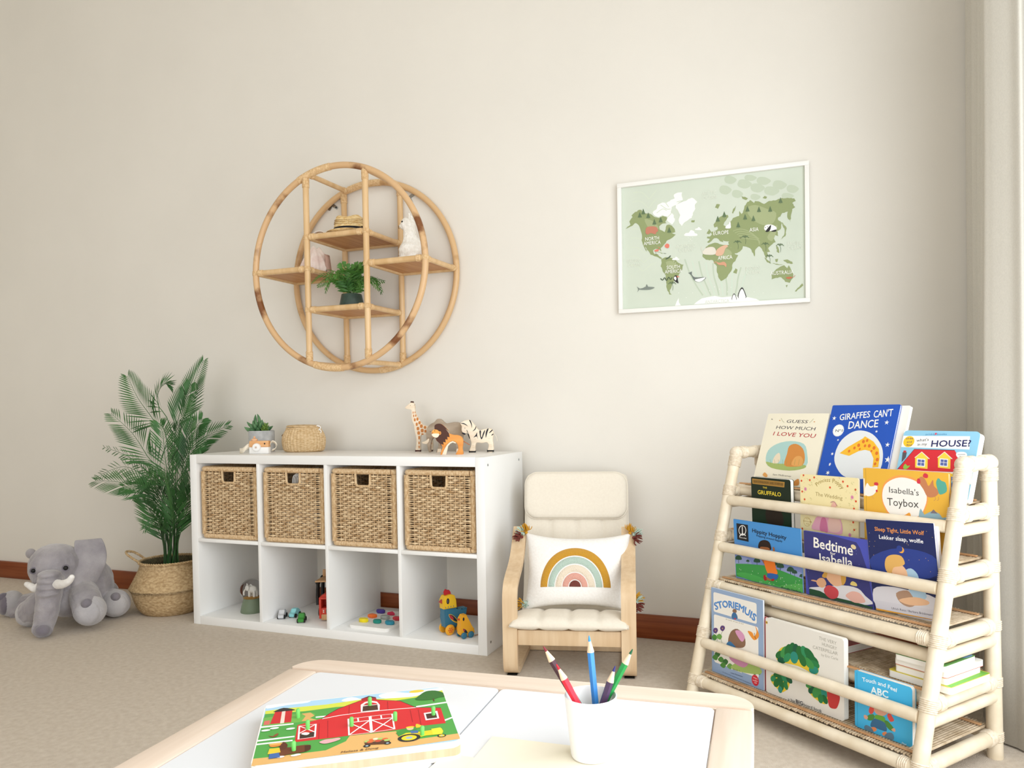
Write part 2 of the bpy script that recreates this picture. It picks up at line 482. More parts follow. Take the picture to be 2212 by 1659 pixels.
# succulent in a round concrete pot
p = top_at(566, -.13)
t = thing('potted_succulent', 'small green succulent in a grey concrete pot', 'plant', (p.x, p.y, TZ))
CONC = mat('concrete', '#a9abac', '#c3c5c5', (30, 30, 30), 0.85, 0.15, (160, 160, 160), detail=6)
b = MB(CONC); b.lathe([(0.0001, 0), (.055, 0), (.0585, .003), (.0595, .094), (.058, .1), (.0545, .1), (.054, .082), (.0001, .082)], 40); b.build('pot', t)
b = MB(mat('dark_soil', '#2a211a', '#3a2e24', (80, 80, 80), .95)); b.lathe([(.0541, .083), (.03, .09), (.0001, .094)], 24); b.build('soil', t)
SUCC = mat('succulent_leaf', '#2f5a35', '#6f9a6c', (25, 25, 25), 0.5, lo=.3, hi=.75)
def fleshy(b, base, d, L, wd, curl=.3):
    d = Vector(d).normalized(); side = d.cross(Vector((0, 0, 1)))
    side = side.normalized() if side.length > .05 else Vector((1, 0, 0))
    up = side.cross(d)
    pts = []; rr = []
    for k in range(9):
        u = k/8
        pts.append(Vector(base)+d*(L*u)+up*(L*curl*u*u)); rr.append(max(.0008, wd*(sin(pi*min(1, u*.93+.07))**.75)))
    b.tube(pts, rr, 8, sq=1.0, up=up)
b = MB(SUCC); rnd = random.Random(5)
for tier, (n, el, L, wd) in enumerate(((7, .12, .058, .011), (7, .5, .052, .0105), (6, .9, .045, .009), (4, 1.25, .036, .007))):
    for k in range(n):
        a = 2*pi*k/n+tier*.45+rnd.uniform(-.15, .15)
        fleshy(b, (-.018+cos(a)*.006, sin(a)*.006, .093+.005*tier), (cos(a)*cos(el), sin(a)*cos(el), sin(el)), L*rnd.uniform(.85, 1.15), wd)
fleshy(b, (-.03, 0, .12), (-.35, 0, 1), .055, .008); fleshy(b, (-.012, 0, .12), (.12, .1, 1), .058, .008); fleshy(b, (-.04, 0, .112), (-1, -.1, .35), .05, .008)
b.build('rosette', t)
b = MB(mat('succulent_sprig', '#4a6f2c', '#7c9a45', (40, 40, 40), .55))
for k in range(9):
    a = rnd.uniform(-1.2, 1.2); bx, by = .022+rnd.uniform(-.012, .016), rnd.uniform(-.025, .025); hh = rnd.uniform(.022, .042)
    b.tube([(bx, by, .088), (bx+.2*hh, by, .09+hh)], .0015, 5)
    for j in range(7):
        z = .093+hh*j/7; q = a+j*2.4
        fleshy(b, (bx+.2*hh*j/7, by, z), (cos(q), sin(q), .8), .015, .0024)
b.build('sprigs', t)

# wooden toy camera with cloth strap
p = top_at(562, -.27)
t = thing('toy_camera', 'wooden toy camera with white lower half and cream cloth strap', 'toy camera', (p.x, p.y, TZ), .30)
WOODO = mat('orange_wood', '#d79a62', '#e7b683', (8, 60, 90), 0.45)
b = MB(WOODO); b.box(-.045, .045, -.014, .014, .029, .058, .004); b.build('upper_body', t)
b = MB(WHITEP); b.box(-.0453, .0453, -.0143, .0143, 0, .030, .003); b.build('lower_body', t)
b = MB(WHITEP); MX = Matrix.Translation((-.008, -.014, .029)) @ Matrix.Rotation(pi/2, 4, 'X')
b.lathe([(.0001, .012), (.010, .012), (.0165, .011), (.0185, .008), (.0185, 0)], 28, MX); b.build('lens', t)
b = MB(mat('lens_peg', '#cbb3a2', None, rough=.5)); b.lathe([(.0001, .0145), (.004, .014), (.005, .0118)], 16, MX); b.build('lens_peg', t)
b = MB(BLACKP); b.lathe([(.0001, .0005), (.0036, .0005), (.0036, -.001)], 16, Matrix.Translation((.028, -.0143, .045)) @ Matrix.Rotation(pi/2, 4, 'X')); b.build('viewfinder', t)
b = MB(mat('shutter_wood', '#dba980', '#e4b890', (20, 20, 60), .5)); b.lathe([(.0001, .079), (.003, .0785), (.0055, .073), (.004, .069), (.012, .067), (.0145, .062), (.013, .0575), (.0001, .0575)], 24, Matrix.Translation((-.025, 0, 0))); b.build('shutter_button', t)
STRAP = mat('cream_cotton', '#e5d9c4', '#efe6d6', (200, 200, 200), .9)
def strap(pts, w, d0, d1):
    bb = MB(STRAP); C = ease(pts, 8); g = []
    for i, c in enumerate(C):
        d = Vector(d0).lerp(Vector(d1), i/(len(C)-1)).normalized()*w/2; g.append([c+d, c-d])
    bb.sheet(g)
    o = bb.build('strap', t)
    m = o.modifiers.new('thickness', 'SOLIDIFY'); m.thickness = .0010
strap([(-.045, .0, .034), (-.052, -.004, .034), (-.061, -.010, .027), (-.072, -.012, .017), (-.084, -.006, .0135), (-.098, .006, .0128)], .024, (.1, 0, 1), (0, 0, 1))
strap([(.045, .004, .036), (.050, .0, .047), (.060, -.006, .054), (.072, -.008, .051), (.079, -.004, .040), (.076, .002, .028), (.066, .004, .018), (.054, .002, .013)], .020, (.3, -.8, .5), (.5, -.6, .55))

# lidded wicker creel basket
p = top_at(657, -.12)
t = thing('lidded_basket', 'round tan wicker basket with lid ajar and white metal clasp', 'basket', (p.x, p.y, TZ), .35)
FINE = mat('fine_wicker', '#bd9c6c', '#dcc29a', (70, 70, 330), 0.55, 0.5, (60, 60, 520), detail=4, lo=.35, hi=.6)
def creel(z0, z1):
    prof = [(.074, 0), (.088, .006), (.094, .022), (.098, .045), (.097, .065), (.090, .086), (.079, .104), (.0765, .110)]
    return prof
b = MB(FINE); n = 288; prof = [(p_.x, p_.y) for p_ in ease([(r, z, 0) for r, z in creel(0, 1)], 4)]
rings = []
for r, z in prof:
    rings.append([b.v(((r+.0042*abs(sin(18*a)))*cos(a), .62*(r+.0042*abs(sin(18*a)))*sin(a), z)) for a in (2*pi*k/n for k in range(n))])
for q, w_ in zip(rings, rings[1:]):
    for k in range(n): b.face([q[k], q[(k+1) % n], w_[(k+1) % n], w_[k]])
b.face(rings[0][::-1]); b.build('woven_body', t)
def oval(r, z, m=60): return [(r*cos(2*pi*k/m), .62*r*sin(2*pi*k/m), z) for k in range(m)]
b = MB(FINE)
for ph in (0, pi):
    b.tube([((.078+.0016*sin(30*2*pi*k/160+ph))*cos(2*pi*k/160), .62*(.078+.0016*sin(30*2*pi*k/160+ph))*sin(2*pi*k/160), .1095+.0022*cos(30*2*pi*k/160+ph)) for k in range(160)], .0033, 6, closed=True)
b.build('braided_rim', t)
lm = Matrix.Translation((0, 0, .1205)) @ Matrix.Rotation(.03, 4, 'X') @ Matrix.Rotation(.012, 4, 'Y')
b = MB(FINE); b.lathe([(.0001, .006), (.04, .0055), (.070, .0035), (.079, .001), (.0805, -.002), (.0785, -.0045), (.0001, -.003)], 48, lm, sy=.62); b.build('lid', t)
b = MB(WHITEP)
for dx, dy, dz, r in ((0, 0, 0, .008), (.004, -.003, -.018, .0075)):
    b.tube([(.077+dx+r*cos(a), -.018+dy-.002*cos(a), .112+dz+r*sin(a)) for a in (2*pi*k/20 for k in range(20))], .0024, 6, closed=True)
b.tube(ease([(.066, -.022, .118), (.074, -.022, .121), (.08, -.02, .116)], 5), .003, 8); b.build('clasp', t)
b = MB(mat('brown_leather', '#6a4a30', None, rough=.6)); b.tube(ease([(-.087, -.006, .084), (-.094, -.008, .082), (-.099, -.01, .074)], 4), .0028, 6); b.build('leather_tab', t)

# ---- carved wooden animals: outlines in millimetres, carved from 24 mm board
U = 1.975e-4
def carve(pts, x0, zb, k=U): return [((u-x0)*k, (zb-v)*k) for u, v in pts]
BARE = mat('bare_maple', '#ead7bd', '#f3e6d2', (8, 8, 60), .55)
AROT = .33
def toy(name, label, px, Y, rot=AROT):
    p = top_at(px, Y); return thing(name, label, 'wooden animal', (p.x, p.y, TZ), rot, 'carved wooden animals on the white unit')
def face_art(b, y): return Art(b, lambda x, z, h: (x, y-h, z))
def bevout(b, pts, y0, y1, bev): b.prism(pts, y0, y1, bev)
# giraffe
GX, GZ = 520, 1252
t = toy('toy_giraffe', 'tall wooden toy giraffe with orange patches and long neck', 917, -.045)
G = [(120, 275), (108, 250), (122, 228), (170, 190), (225, 148), (262, 140), (300, 152), (318, 172), (326, 215), (328, 300), (345, 380), (390, 470), (440, 560), (500, 640), (560, 665), (640, 690), (690, 730), (712, 820), (716, 960), (722, 1090), (700, 1250), (640, 1250), (655, 1090), (640, 960), (600, 890), (520, 872), (455, 885), (440, 960), (436, 1090), (428, 1250), (330, 1250), (335, 1150), (350, 1050), (345, 930), (330, 850), (305, 740), (300, 660), (262, 560), (245, 470), (250, 380), (238, 305), (180, 290)]
b = MB(BARE); b.carved(carve(G, GX, GZ), .011)
A = face_art(b, -.0112)
SP = [(290, 365, 10, 28), (332, 362, 9, 26), (300, 440, 13, 30), (348, 435, 15, 28), (323, 530, 22, 38), (384, 515, 26, 38), (366, 632, 24, 40), (430, 598, 28, 38), (392, 730, 32, 42), (470, 675, 34, 42), (406, 828, 33, 42), (487, 775, 36, 42), (552, 705, 30, 34), (560, 790, 26, 34), (490, 855, 28, 18), (415, 935, 22, 44), (410, 1055, 16, 34), (410, 1145, 14, 34), (690, 975, 18, 34), (692, 1060, 14, 30), (683, 1145, 12, 32), (630, 760, 32, 36), (640, 850, 30, 30)]
for u, v, a, c in SP:
    if u > 600 and v < 900: pass
    q = carve([(u, v)], GX, GZ)[0]; A.poly([(q[0]+a*U*cos(s)*(1-.06*cos(4*s)), q[1]+c*U*sin(s)*(1-.06*cos(4*s))) for s in (2*pi*k/16 for k in range(16))], '#c9803f')
q = carve([(230, 205)], GX, GZ)[0]; A.ell(q[0], q[1], .0012, .0012, '#5b3a24')
A.smooth(carve([(310, 208), (345, 182), (322, 190)], GX, GZ), '#6b4630', 3)
b.build('body', t)
b = MB(flat('#4a2c22', .5)); b.prism(carve([(228, 146), (232, 108), (292, 110), (292, 146)], GX, GZ), -.0075, .0075, .001); b.build('horns', t)
for u0, u1 in ((318, 438), (630, 710)):
    b = MB(flat('#4a2420', .5)); b.prism(carve([(u0, 1252), (u0, 1208), (u1, 1212), (u1, 1252)], GX, GZ), -.0116, .0116, .001); b.build('hoof', t)
# elephant
EX, EZ = 900, 1262
t = toy('toy_elephant', 'grey-brown wooden toy elephant standing behind the lion', 957, -.085)
E_ = [(600, 1245), (578, 1190), (556, 1080), (545, 930), (545, 820), (575, 710), (640, 640), (730, 590), (780, 535), (830, 522), (885, 540), (935, 590), (985, 625), (1070, 615), (1180, 598), (1280, 615), (1340, 660), (1362, 740), (1362, 870), (1352, 950), (1335, 1060), (1320, 1262), (1190, 1262), (1195, 1150), (1170, 1060), (1080, 1040), (1000, 1060), (960, 1140), (950, 1262), (770, 1270), (790, 1180), (812, 1120), (806, 1010), (760, 960), (715, 940), (675, 970), (655, 1010), (640, 1060), (632, 1150), (640, 1245)]
ELEW = mat('stained_grey_wood', '#8f7c69', '#b8a894', (6, 6, 22), .6, detail=5)
b = MB(ELEW); b.carved(carve(E_, EX, EZ), .013); A = face_art(b, -.0132)
q = carve([(638, 802)], EX, EZ)[0]; A.ell(q[0], q[1], .0016, .0018, '#4a352a')
b.build('body', t)
b = MB(BARE); b.carved(carve([(450, 1030), (470, 1060), (545, 1075), (590, 1040), (610, 990), (605, 955), (575, 965), (545, 995), (500, 1020)], EX, EZ), .017); b.build('tusk', t)
for u0, u1 in ((768, 880), (1190, 1318)):
    b = MB(BARE); b.prism(carve([(u0, 1270), (u0+18, 1176), (u1, 1170), (u1, 1264)], EX, EZ), -.0134, .0134, .002); b.build('foot', t)
# lion
LX, LZ = 1080, 1326; UL = U*.955
t = toy('toy_lion', 'orange wooden toy lion with dark brown mane, frontmost of the animals', 974, -.235, .36)
L_ = [(855, 1326), (880, 1230), (905, 1160), (860, 1080), (780, 1020), (755, 960), (700, 930), (675, 870), (690, 800), (735, 770), (745, 690), (790, 655), (880, 655), (960, 720), (1030, 800), (1075, 870), (1150, 895), (1250, 905), (1330, 950), (1358, 1030), (1352, 1120), (1340, 1200), (1350, 1326), (1200, 1326), (1220, 1270), (1248, 1210), (1240, 1120), (1200, 1060), (1135, 1030), (1070, 1050), (1000, 1110), (940, 1210), (890, 1326)]
ORW = mat('orange_stained_wood', '#d9883c', '#eda453', (6, 6, 40), .5, detail=4)
b = MB(ORW); b.carved(carve(L_, LX, LZ, UL), .012); A = face_art(b, -.0122)
cv = lambda pts: carve(pts, LX, LZ, UL)
A.poly(cv([tuple(p_[:2]) for p_ in ease([(742, 770, 0), (742, 690, 0), (790, 651, 0), (880, 650, 0), (962, 712, 0), (1036, 806, 0), (1068, 945, 0)], 4)]+[ (1015, 935), (1022, 1000), (972, 988), (980, 1060), (925, 1045), (935, 1110), (880, 1090), (888, 1160), (860, 1090), (785, 1020), (756, 955), (740, 900)]), '#4d2d22')
A.smooth(cv([(676, 850), (690, 800), (735, 772), (800, 780), (845, 830), (842, 890), (800, 945), (745, 940), (690, 905)]), '#e7a34e')
A.smooth(cv([(680, 872), (750, 858), (842, 872), (810, 935), (760, 950), (695, 915)]), '#f0e2cb')
A.ell(*cv([(856, 850)])[0], .0052, .0072, '#e7a34e'); A.ell(*cv([(856, 852)])[0], .003, .0045, '#b87238')
A.ell(*cv([(744, 800)])[0], .0016, .0022, '#4d2d22'); A.smooth(cv([(676, 850), (692, 830), (712, 845), (690, 868)]), '#b87238', 3)
A.poly(cv([(895, 1322), (945, 1210), (1005, 1112), (1072, 1052), (1135, 1032), (1200, 1062), (1200, 1085), (1135, 1060), (1080, 1085), (1030, 1140), (1010, 1230), (985, 1322)]), '#f0e2cb')
b.build('body', t)
b = MB(ELEW); b.prism(cv([(985, 760), (1030, 800), (1078, 868), (1050, 860), (960, 735)]), -.0125, .0125, .001)
b.build('mane_edge', t)
b = MB(flat('#a9663e', .6)); b.tube([(cv([(1340, 1030)])[0][0], .004, cv([(1340, 1030)])[0][1]), (cv([(1490, 1125)])[0][0], .012, cv([(1490, 1125)])[0][1])], .0018, 6); b.build('tail', t)
# zebra
ZX, ZZ = 1760, 1275
t = toy('toy_zebra', 'white wooden toy zebra with black stripes and lowered head', 1041, -.075)
Z_ = [(1490, 1275), (1505, 1200), (1535, 1110), (1535, 1040), (1510, 960), (1480, 850), (1440, 845), (1390, 885), (1345, 860), (1330, 780), (1335, 700), (1310, 640), (1370, 590), (1440, 568), (1500, 565), (1570, 620), (1640, 710), (1715, 795), (1800, 775), (1920, 758), (1990, 780), (2022, 850), (2012, 940), (2005, 1010), (2015, 1110), (2012, 1262), (1885, 1262), (1905, 1180), (1915, 1110), (1870, 1055), (1780, 1070), (1680, 1060), (1640, 1080), (1620, 1170), (1615, 1275)]
b = MB(BARE); b.carved(carve(Z_, ZX, ZZ), .012); A = face_art(b, -.0122); cz = lambda p_: carve(p_, ZX, ZZ)
for s in ([(1320, 640), (1370, 630), (1430, 660), (1475, 705), (1440, 685), (1380, 655)], [(1500, 568), (1535, 585), (1560, 670), (1558, 740), (1540, 660)], [(1570, 815), (1620, 760), (1645, 705), (1652, 725), (1630, 780)],
          [(1590, 950), (1640, 890), (1668, 840), (1670, 910), (1685, 985), (1655, 925)], [(1720, 810), (1755, 808), (1750, 900), (1770, 950), (1800, 850), (1845, 785), (1830, 850), (1770, 990), (1735, 930)], [(1858, 960), (1855, 860), (1885, 775), (1922, 762), (1895, 840)], [(1925, 860), (1960, 815), (2000, 782), (2008, 800), (1965, 840)], [(1975, 912), (2000, 880), (2022, 870), (2020, 895)]):
    A.smooth(cz(s), '#23242c', 3)
A.poly(cz([(1333, 790), (1350, 830), (1400, 850), (1432, 868), (1392, 892), (1345, 865)]), '#23242c'); A.ell(*cz([(1405, 738)])[0], .0018, .0018, '#6b5a48')
A.smooth(cz([(1440, 785), (1455, 790), (1470, 830), (1455, 830)]), '#6b6455', 3)
for u, v in ((1560, 1120), (1560, 1160), (1560, 1195), (1940, 1105), (1945, 1140), (1945, 1175), (1600, 975), (1905, 975)):
    A.line(cz([(u, v), (u+22, v+8), (u+44, v)]), .0007, '#b9a58a')
b.build('body', t)
for u0, u1, v in ((1482, 1626, 1278), (1876, 2022, 1265)):
    b = MB(BLACKP); b.prism(cz([(u0, v), (u0, v-44), (u1, v-42), (u1, v)]), -.0127, .0127, .001); b.build('hoof', t)
b = MB(BLACKP); b.prism(cz([(1450, 860), (1480, 880), (1505, 975), (1490, 970)]), -.004, .004, .0005); b.build('mane', t)
b = MB(flat('#e9dfcb')); b.tube([(cz([u])[0][0], .002, cz([u])[0][1]) for u in ((2015, 860), (2060, 900), (2090, 960), (2100, 1030))], .0007, 5); b.build('tail', t)

# ------------------------------------------------------------------ things in the lower row
FZ = .038
def cell_at(px, Y, z=FZ):
    a, c = at_y(px, 1200, Y), at_y(px, 1400, Y); k = (z-a.z)/(c.z-a.z); return a.lerp(c, k)
# snow globe
p = cell_at(545, -.255)
t = thing('snow_globe', 'snow globe with white elephant figure on sage green base', 'snow globe', (p.x, p.y, FZ))
SAGE = mat('sage_ceramic', '#6f7d66', None, rough=.45)
b = MB(SAGE); b.lathe([(.0001, 0), (.05, 0), (.0515, .003), (.050, .012), (.047, .028), (.041, .048), (.037, .058), (.0365, .064), (.0001, .064)], 40); b.build('base', t)
GL = bpy.data.materials.new('clear_glass'); GL.use_nodes = True; g = GL.node_tree.nodes['Principled BSDF']
g.inputs['Roughness'].default_value = 0.02; g.inputs['Transmission Weight'].default_value = 1; g.inputs['IOR'].default_value = 1.12
b = MB(GL); R = .052
b.lathe([(R*sin(a), .101-R*cos(a)) for a in [.78+(pi-.78)*k/26 for k in range(26)]]+[(.0001, .101+R)], 40); b.build('glass_dome', t)
b = MB(mat('golden_sand', '#a9803f', '#c79a55', (150, 150, 150), .8)); b.lathe([(.0364, .0645), (.040, .067), (.034, .072), (.0001, .0745)], 28); b.build('sand', t)
b = MB(flat('#eceae4', .4))
b.ell((.006, 0, .103), (.02, .013, .0155)); b.ell((-.016, -.004, .108), (.0115, .011, .012))
for x in (-.006, .018):
    for y in (-.007, .007): b.tube([(x, y, .1), (x, y, .073)], [.0058, .0052], 8)
b.tube(ease([(-.022, -.005, .106), (-.03, -.008, .096), (-.032, -.009, .086), (-.029, -.01, .079)], 4), .0036, 8)
for y in (-.013, .009): b.ell((-.012, y, .109), (.009, .0022, .0115))
b.tube([(-.018, -.004, .118), (-.02, -.005, .127)], [.004, .0015], 6)
b.build('elephant_figure', t)

# three little cars
def toy_car(h, label, px, Y, rot):
    p = cell_at(px, Y)
    t = thing('toy_car', label, 'toy car', (p.x, p.y, FZ), rot, 'small wooden toy cars')
    prof = [(-.031, .006), (-.033, .019), (-.017, .0225), (-.008, .037), (.012, .037), (.027, .024), (.032, .02), (.032, .006)]
    b = MB(flat(h, .45)); b.prism(prof, -.0125, .0125, .002); b.build('body', t)
    for x in (-.019, .019):
        for s in (-1, 1):
            b = MB(BLACKP); b.lathe([(.0001, .0035), (.006, .0035), (.0092, .002), (.0092, -.002), (.0001, -.002)], 20, Matrix.Translation((x, s*.0145, .0092)) @ Matrix.Rotation(-s*pi/2, 4, 'X')); b.build('wheel', t)
toy_car('#c9cacd', 'small light grey toy car, leftmost of the three', 610, -.30, 2.02)
toy_car('#8fd3d8', 'small pale turquoise toy car behind the green one', 637, -.265, 1.75)
toy_car('#3f8a3c', 'small green toy car in front of the turquoise one', 652, -.325, 2.08)

# red wooden truck with a tipping deck
p = cell_at(694, -.235)
t = thing('toy_truck', 'red wooden toy truck with black legs and tan raised deck', 'toy truck', (p.x+.034, p.y-.002, FZ), .42)
RED = mat('red_lacquer', '#d0402f', None, rough=.4)
TANW = mat('tan_plywood', '#b98d62', '#d0a679', (60, 10, 10), .5)
b = MB(RED)
b.box(-.022, -.012, -.06, .0, .012, .098, .002); b.box(.052, .060, -.06, .0, .012, .098, .002)
b.box(-.012, .052, -.06, -.004, .03, .058, .002); b.box(-.012, .052, -.004, .0, .03, .098); b.box(-.022, .060, -.062, .002, .096, .106, .004)
b.prism([(-.02, .104), (.0, .118), (.04, .118), (.058, .104)], -.058, -.002, .003); b.build('cab', t)
b = MB(TANW); b.box(-.012, .052, -.0615, -.02, .006, .031, .002); b.build('bumper', t)
b = MB(flat('#6d675f', .5)); b.box(.008, .034, -.0612, -.055, .036, .054, .001); b.build('radiator_grille', t)
for z in (.041, .048):
    b = MB(flat('#f4efe8', .4)); b.ell((-.002, -.0605, z), (.003, .0015, .003), u=10, v=6); b.build('headlight', t)
b = MB(TANW); b.box(-.03, .05, .0, .17, .036, .044, .002); b.build('chassis', t)
b = MB(TANW); b.box(-.046, .066, -.035, .16, .1555, .1625, .002, M=Matrix.Translation((0, 0, .006)) @ Matrix.Rotation(-.08, 4, 'X')); b.build('raised_deck', t)
b = MB(TANW); b.box(-.04, .062, .10, .108, .163, .196, .003, M=Matrix.Translation((0, 0, .0)) ); b.build('deck_panel', t)
for y in (.03, .13):
    b = MB(BLACKP); b.tube(ease([(-.045, y, .15), (-.047, y+.008, .13), (-.05, y+.012, .09), (-.048, y+.006, .05)], 5), .0082, 12); b.ell((-.045, y, .153), (.012, .012, .012), u=12, v=8); b.build('support_leg', t)
    b = MB(BLACKP); b.tube([(.02, y, .153), (.02, y, .05)], .008, 12); b.ell((.02, y, .153), (.012, .012, .01), u=12, v=8); b.build('support_leg', t)
for x in (-.034, .058):
    for y in (.03, .13):
        b = MB(BLACKP); b.lathe([(.0001, .008), (.010, .008), (.0185, .005), (.02, 0), (.0185, -.008), (.0001, -.008)], 24, Matrix.Translation((x, y, .02)) @ Matrix.Rotation(pi/2, 4, 'Y')); b.build('wheel', t)

# shape puzzle board
ctr = Vector((.905, -.222, FZ))
t = thing('shape_puzzle', 'white puzzle board with coloured gem shaped pieces', 'puzzle', ctr, -.04)
b = MB(mat('white_board', '#edebe7', None, rough=.5))
out = round_rect(.2, .25, .016, 5, -.1, -.125)
b.prism([(x, y) for x, y in out], -.007, .007, .002, Matrix.Translation((0, 0, .007)) @ Matrix.Rotation(-pi/2, 4, 'X'))
A = Art(b, lambda x, y, h: (x, y, .0141+h)); A.curve([(-.045, -.108), (-.036, -.102), (-.03, -.110), (-.02, -.102), (-.01, -.109), (-.0, -.104)], .0012, '#d5d2cc')
b.build('board', t)
for hx, px, py, k, nm in (('#e8d31c', 785.5, 1341, 'star', 'yellow'), ('#e8702f', 804.5, 1332, 'hex', 'orange'), ('#4a3a8c', 822.5, 1322, 'two', 'violet'), ('#1f8577', 814, 1343.5, 'egg', 'green'), ('#9ba09c', 832, 1335, 'star', 'grey'), ('#2f8ba3', 842, 1346.5, 'two', 'blue'), ('#c1304f', 846, 1327, 'tri', 'crimson'), ('#c23440', 858, 1337.5, 'kite', 'red')):
    q = at_z(px, py, FZ+.018)
    # the pieces lie on the board: things of their own
    n = {'star': 12, 'egg': 20, 'hex': 8, 'tri': 3, 'two': 20, 'kite': 5}[k]; o2 = []
    for j in range(n):
        a = 2*pi*j/n+.4; r = .021
        if k == 'star': r = .0225 if j % 2 else .0185
        if k == 'two': r = .016+.007*abs(cos(a-.4))
        if k == 'egg': r = .019+.003*cos(a-.4)
        if k == 'hex': r = .019+.003*(j % 2)
        o2.append((r*cos(a), r*.72*sin(a)))
    b = MB(flat(hx, .4)); b.prism([(x, -y) for x, y in o2], -.0075, .0075, .003, Matrix.Rotation(-pi/2, 4, 'X'), seg=1)
    sh = {'star': 'star shaped', 'egg': 'oval', 'hex': 'hexagonal', 'two': 'two lobed', 'tri': 'triangular', 'kite': 'five sided'}[k]
    o = b.build('puzzle_piece', None, (q.x, q.y, FZ+.0141+.0076))
    tag(o, nm+' '+sh+' wooden puzzle piece on the white puzzle board', 'puzzle piece', 'gem shaped puzzle pieces')

# pull along hen with chick
p = cell_at(974, -.29)
HY = flat('#e5b92b', .4); HB = mat('teal_lacquer', '#356f8a', None, rough=.4)
t = thing('toy_hen', 'wooden pull-along hen, yellow head and blue body on wheels', 'toy hen', (p.x-.004, p.y+.02, FZ), 1.0)
t.scale = (1.12, 1.12, 1.14)
# local x runs from beak (-) to tail (+)
b = MB(HB); b.prism([(-.036, .028), (-.040, .06), (-.040, .094), (.012, .092), (.018, .082), (.036, .086), (.056, .086), (.052, .066), (.040, .048), (.034, .028), (.02, .022), (-.02, .022)], -.018, .018, .003)
A = Art(b, lambda x, z, h: (x, -.0182-h, z))
A.smooth([(-.024, .074), (-.008, .07), (.012, .05), (.016, .036), (.0, .042), (-.016, .056)], '#d8b23a'); A.smooth([(-.022, .072), (-.006, .067), (.01, .048), (.006, .044), (-.012, .056)], '#26313c'); A.smooth([(-.021, .071), (-.008, .064), (-.004, .052), (-.016, .058)], '#b4383f')
b.build('body', t)
b = MB(HY); b.prism([(-.042, .0945), (-.043, .125), (-.034, .140), (-.012, .144), (.004, .138), (.010, .12), (.012, .0935)], -.018, .018, .003)
A = Art(b, lambda x, z, h: (x, -.0182-h, z)); A.ell(-.026, .122, .006, .0105, '#26222a'); A.ell(-.027, .122, .0028, .006, '#5a5560')
for k in range(4): A.ell(-.036+.011*k, .101, .002, .003, '#8c8a6a')
b.build('head', t)
b = MB(flat('#b3282f', .4)); b.prism([(-.03, .139), (-.034, .152), (-.026, .163), (-.018, .156), (-.012, .158), (-.006, .15), (-.004, .142), (-.008, .138)], -.004, .004, .0015); b.build('comb', t)
b = MB(flat('#a8433c', .4)); b.prism([(-.041, .128), (-.054, .119), (-.041, .112)], -.005, .005, .001); b.build('beak', t)
for x in (-.022, .024):
    for s in (-1, 1):
        M_ = Matrix.Translation((x, s*.0235, .0195)) @ Matrix.Rotation(-s*pi/2, 4, 'X')
        b = MB(flat('#e8a52c', .4)); b.lathe([(.0001, .005), (.012, .005), (.0175, .003), (.0195, 0), (.0175, -.005), (.0001, -.005)], 28, M_)
        if s < 0:
            A = Art(b, lambda u, w, h, x=x: (x+u, -.0285-h, .0195+w))
            for k in range(6): A.ell(.0075*cos(k*pi/3), .0075*sin(k*pi/3), .003, .0026, '#c8452f', 10, k*pi/3)
            A.ell(0, 0, .003, .003, '#c8452f', 10)
        b.build('wheel', t)
p2 = cell_at(1003, -.315)
t = thing('toy_chick', 'small orange-yellow wooden chick on blue wheels behind the hen', 'toy chick', (p2.x-.002, p2.y+.004, FZ), .95)
t.scale = (1.12, 1.12, 1.12)
b = MB(flat('#eaa92c', .4)); b.prism([(-.022, .016), (-.020, .05), (-.019, .072), (-.010, .084), (.004, .084), (.010, .070), (.02, .044), (.034, .030), (.036, .014), (.02, .006), (-.014, .008)], -.014, .014, .0025)
A = Art(b, lambda x, z, h: (x, -.0142-h, z)); A.ell(-.009, .070, .0036, .0065, '#26222a'); A.smooth([(-.012, .036), (.0, .03), (.006, .018), (-.006, .022)], '#26313c'); A.smooth([(-.012, .036), (-.004, .03), (-.008, .026)], '#b4383f')
b.build('body', t)
b = MB(flat('#c44a33', .4)); b.prism([(-.0185, .072), (-.027, .067), (-.0185, .064)], -.004, .004, .001); b.build('beak', t)
for x in (-.01, .018):
    for s in (-1, 1):
        b = MB(HB); b.lathe([(.0001, .004), (.007, .004), (.0105, .0025), (.0118, 0), (.0105, -.004), (.0001, -.004)], 22, Matrix.Translation((x, s*.0185, .0118)) @ Matrix.Rotation(-s*pi/2, 4, 'X')); b.build('wheel', t)
b = MB(flat('#b06a34', .7)); b.tube(ease([(1.365, -.285, FZ+.004), (1.39, -.25, FZ+.0025), (1.42, -.262, FZ+.0025), (1.428, -.29, FZ+.0025)], 6), .0014, 6); tag(b.build('pull_cord'), 'thin brown pull cord on the compartment floor beside the toy chick', 'cord')
# ------------------------------------------------------------------ round rattan wall shelf
RCX, RCZ, RR = .7225, 1.580, .436
YFR, YBK = -.26, .022
pr = .0138
rs = thing('round_wall_shelf', 'large round rattan wall shelf of two rings with four open shelves', 'wall shelf', (RCX, WY, RCZ))
def L(x, y, z): return Vector((x-RCX, y-WY, z-RCZ))
def ring(y, m):
    b = MB(m); b.tube([L(RCX+RR*cos(a), y, RCZ+RR*sin(a)) for a in (2*pi*k/120 for k in range(120))], pr, 12, closed=True); return b
ring(YFR, SCORCH).build('ring', rs); ring(YBK, RATTAN).build('ring', rs)
def wrapped_arc(y, a0, a1):
    n = int(abs(a1-a0)*RR/.0024); b = MB(BIND)
    b.tube([L(RCX+RR*cos(a0+(a1-a0)*k/n), y, RCZ+RR*sin(a0+(a1-a0)*k/n)) for k in range(n+1)], [pr*(1.16 if k % 2 else 1.06) for k in range(n+1)], 12); b.build('binding', rs)
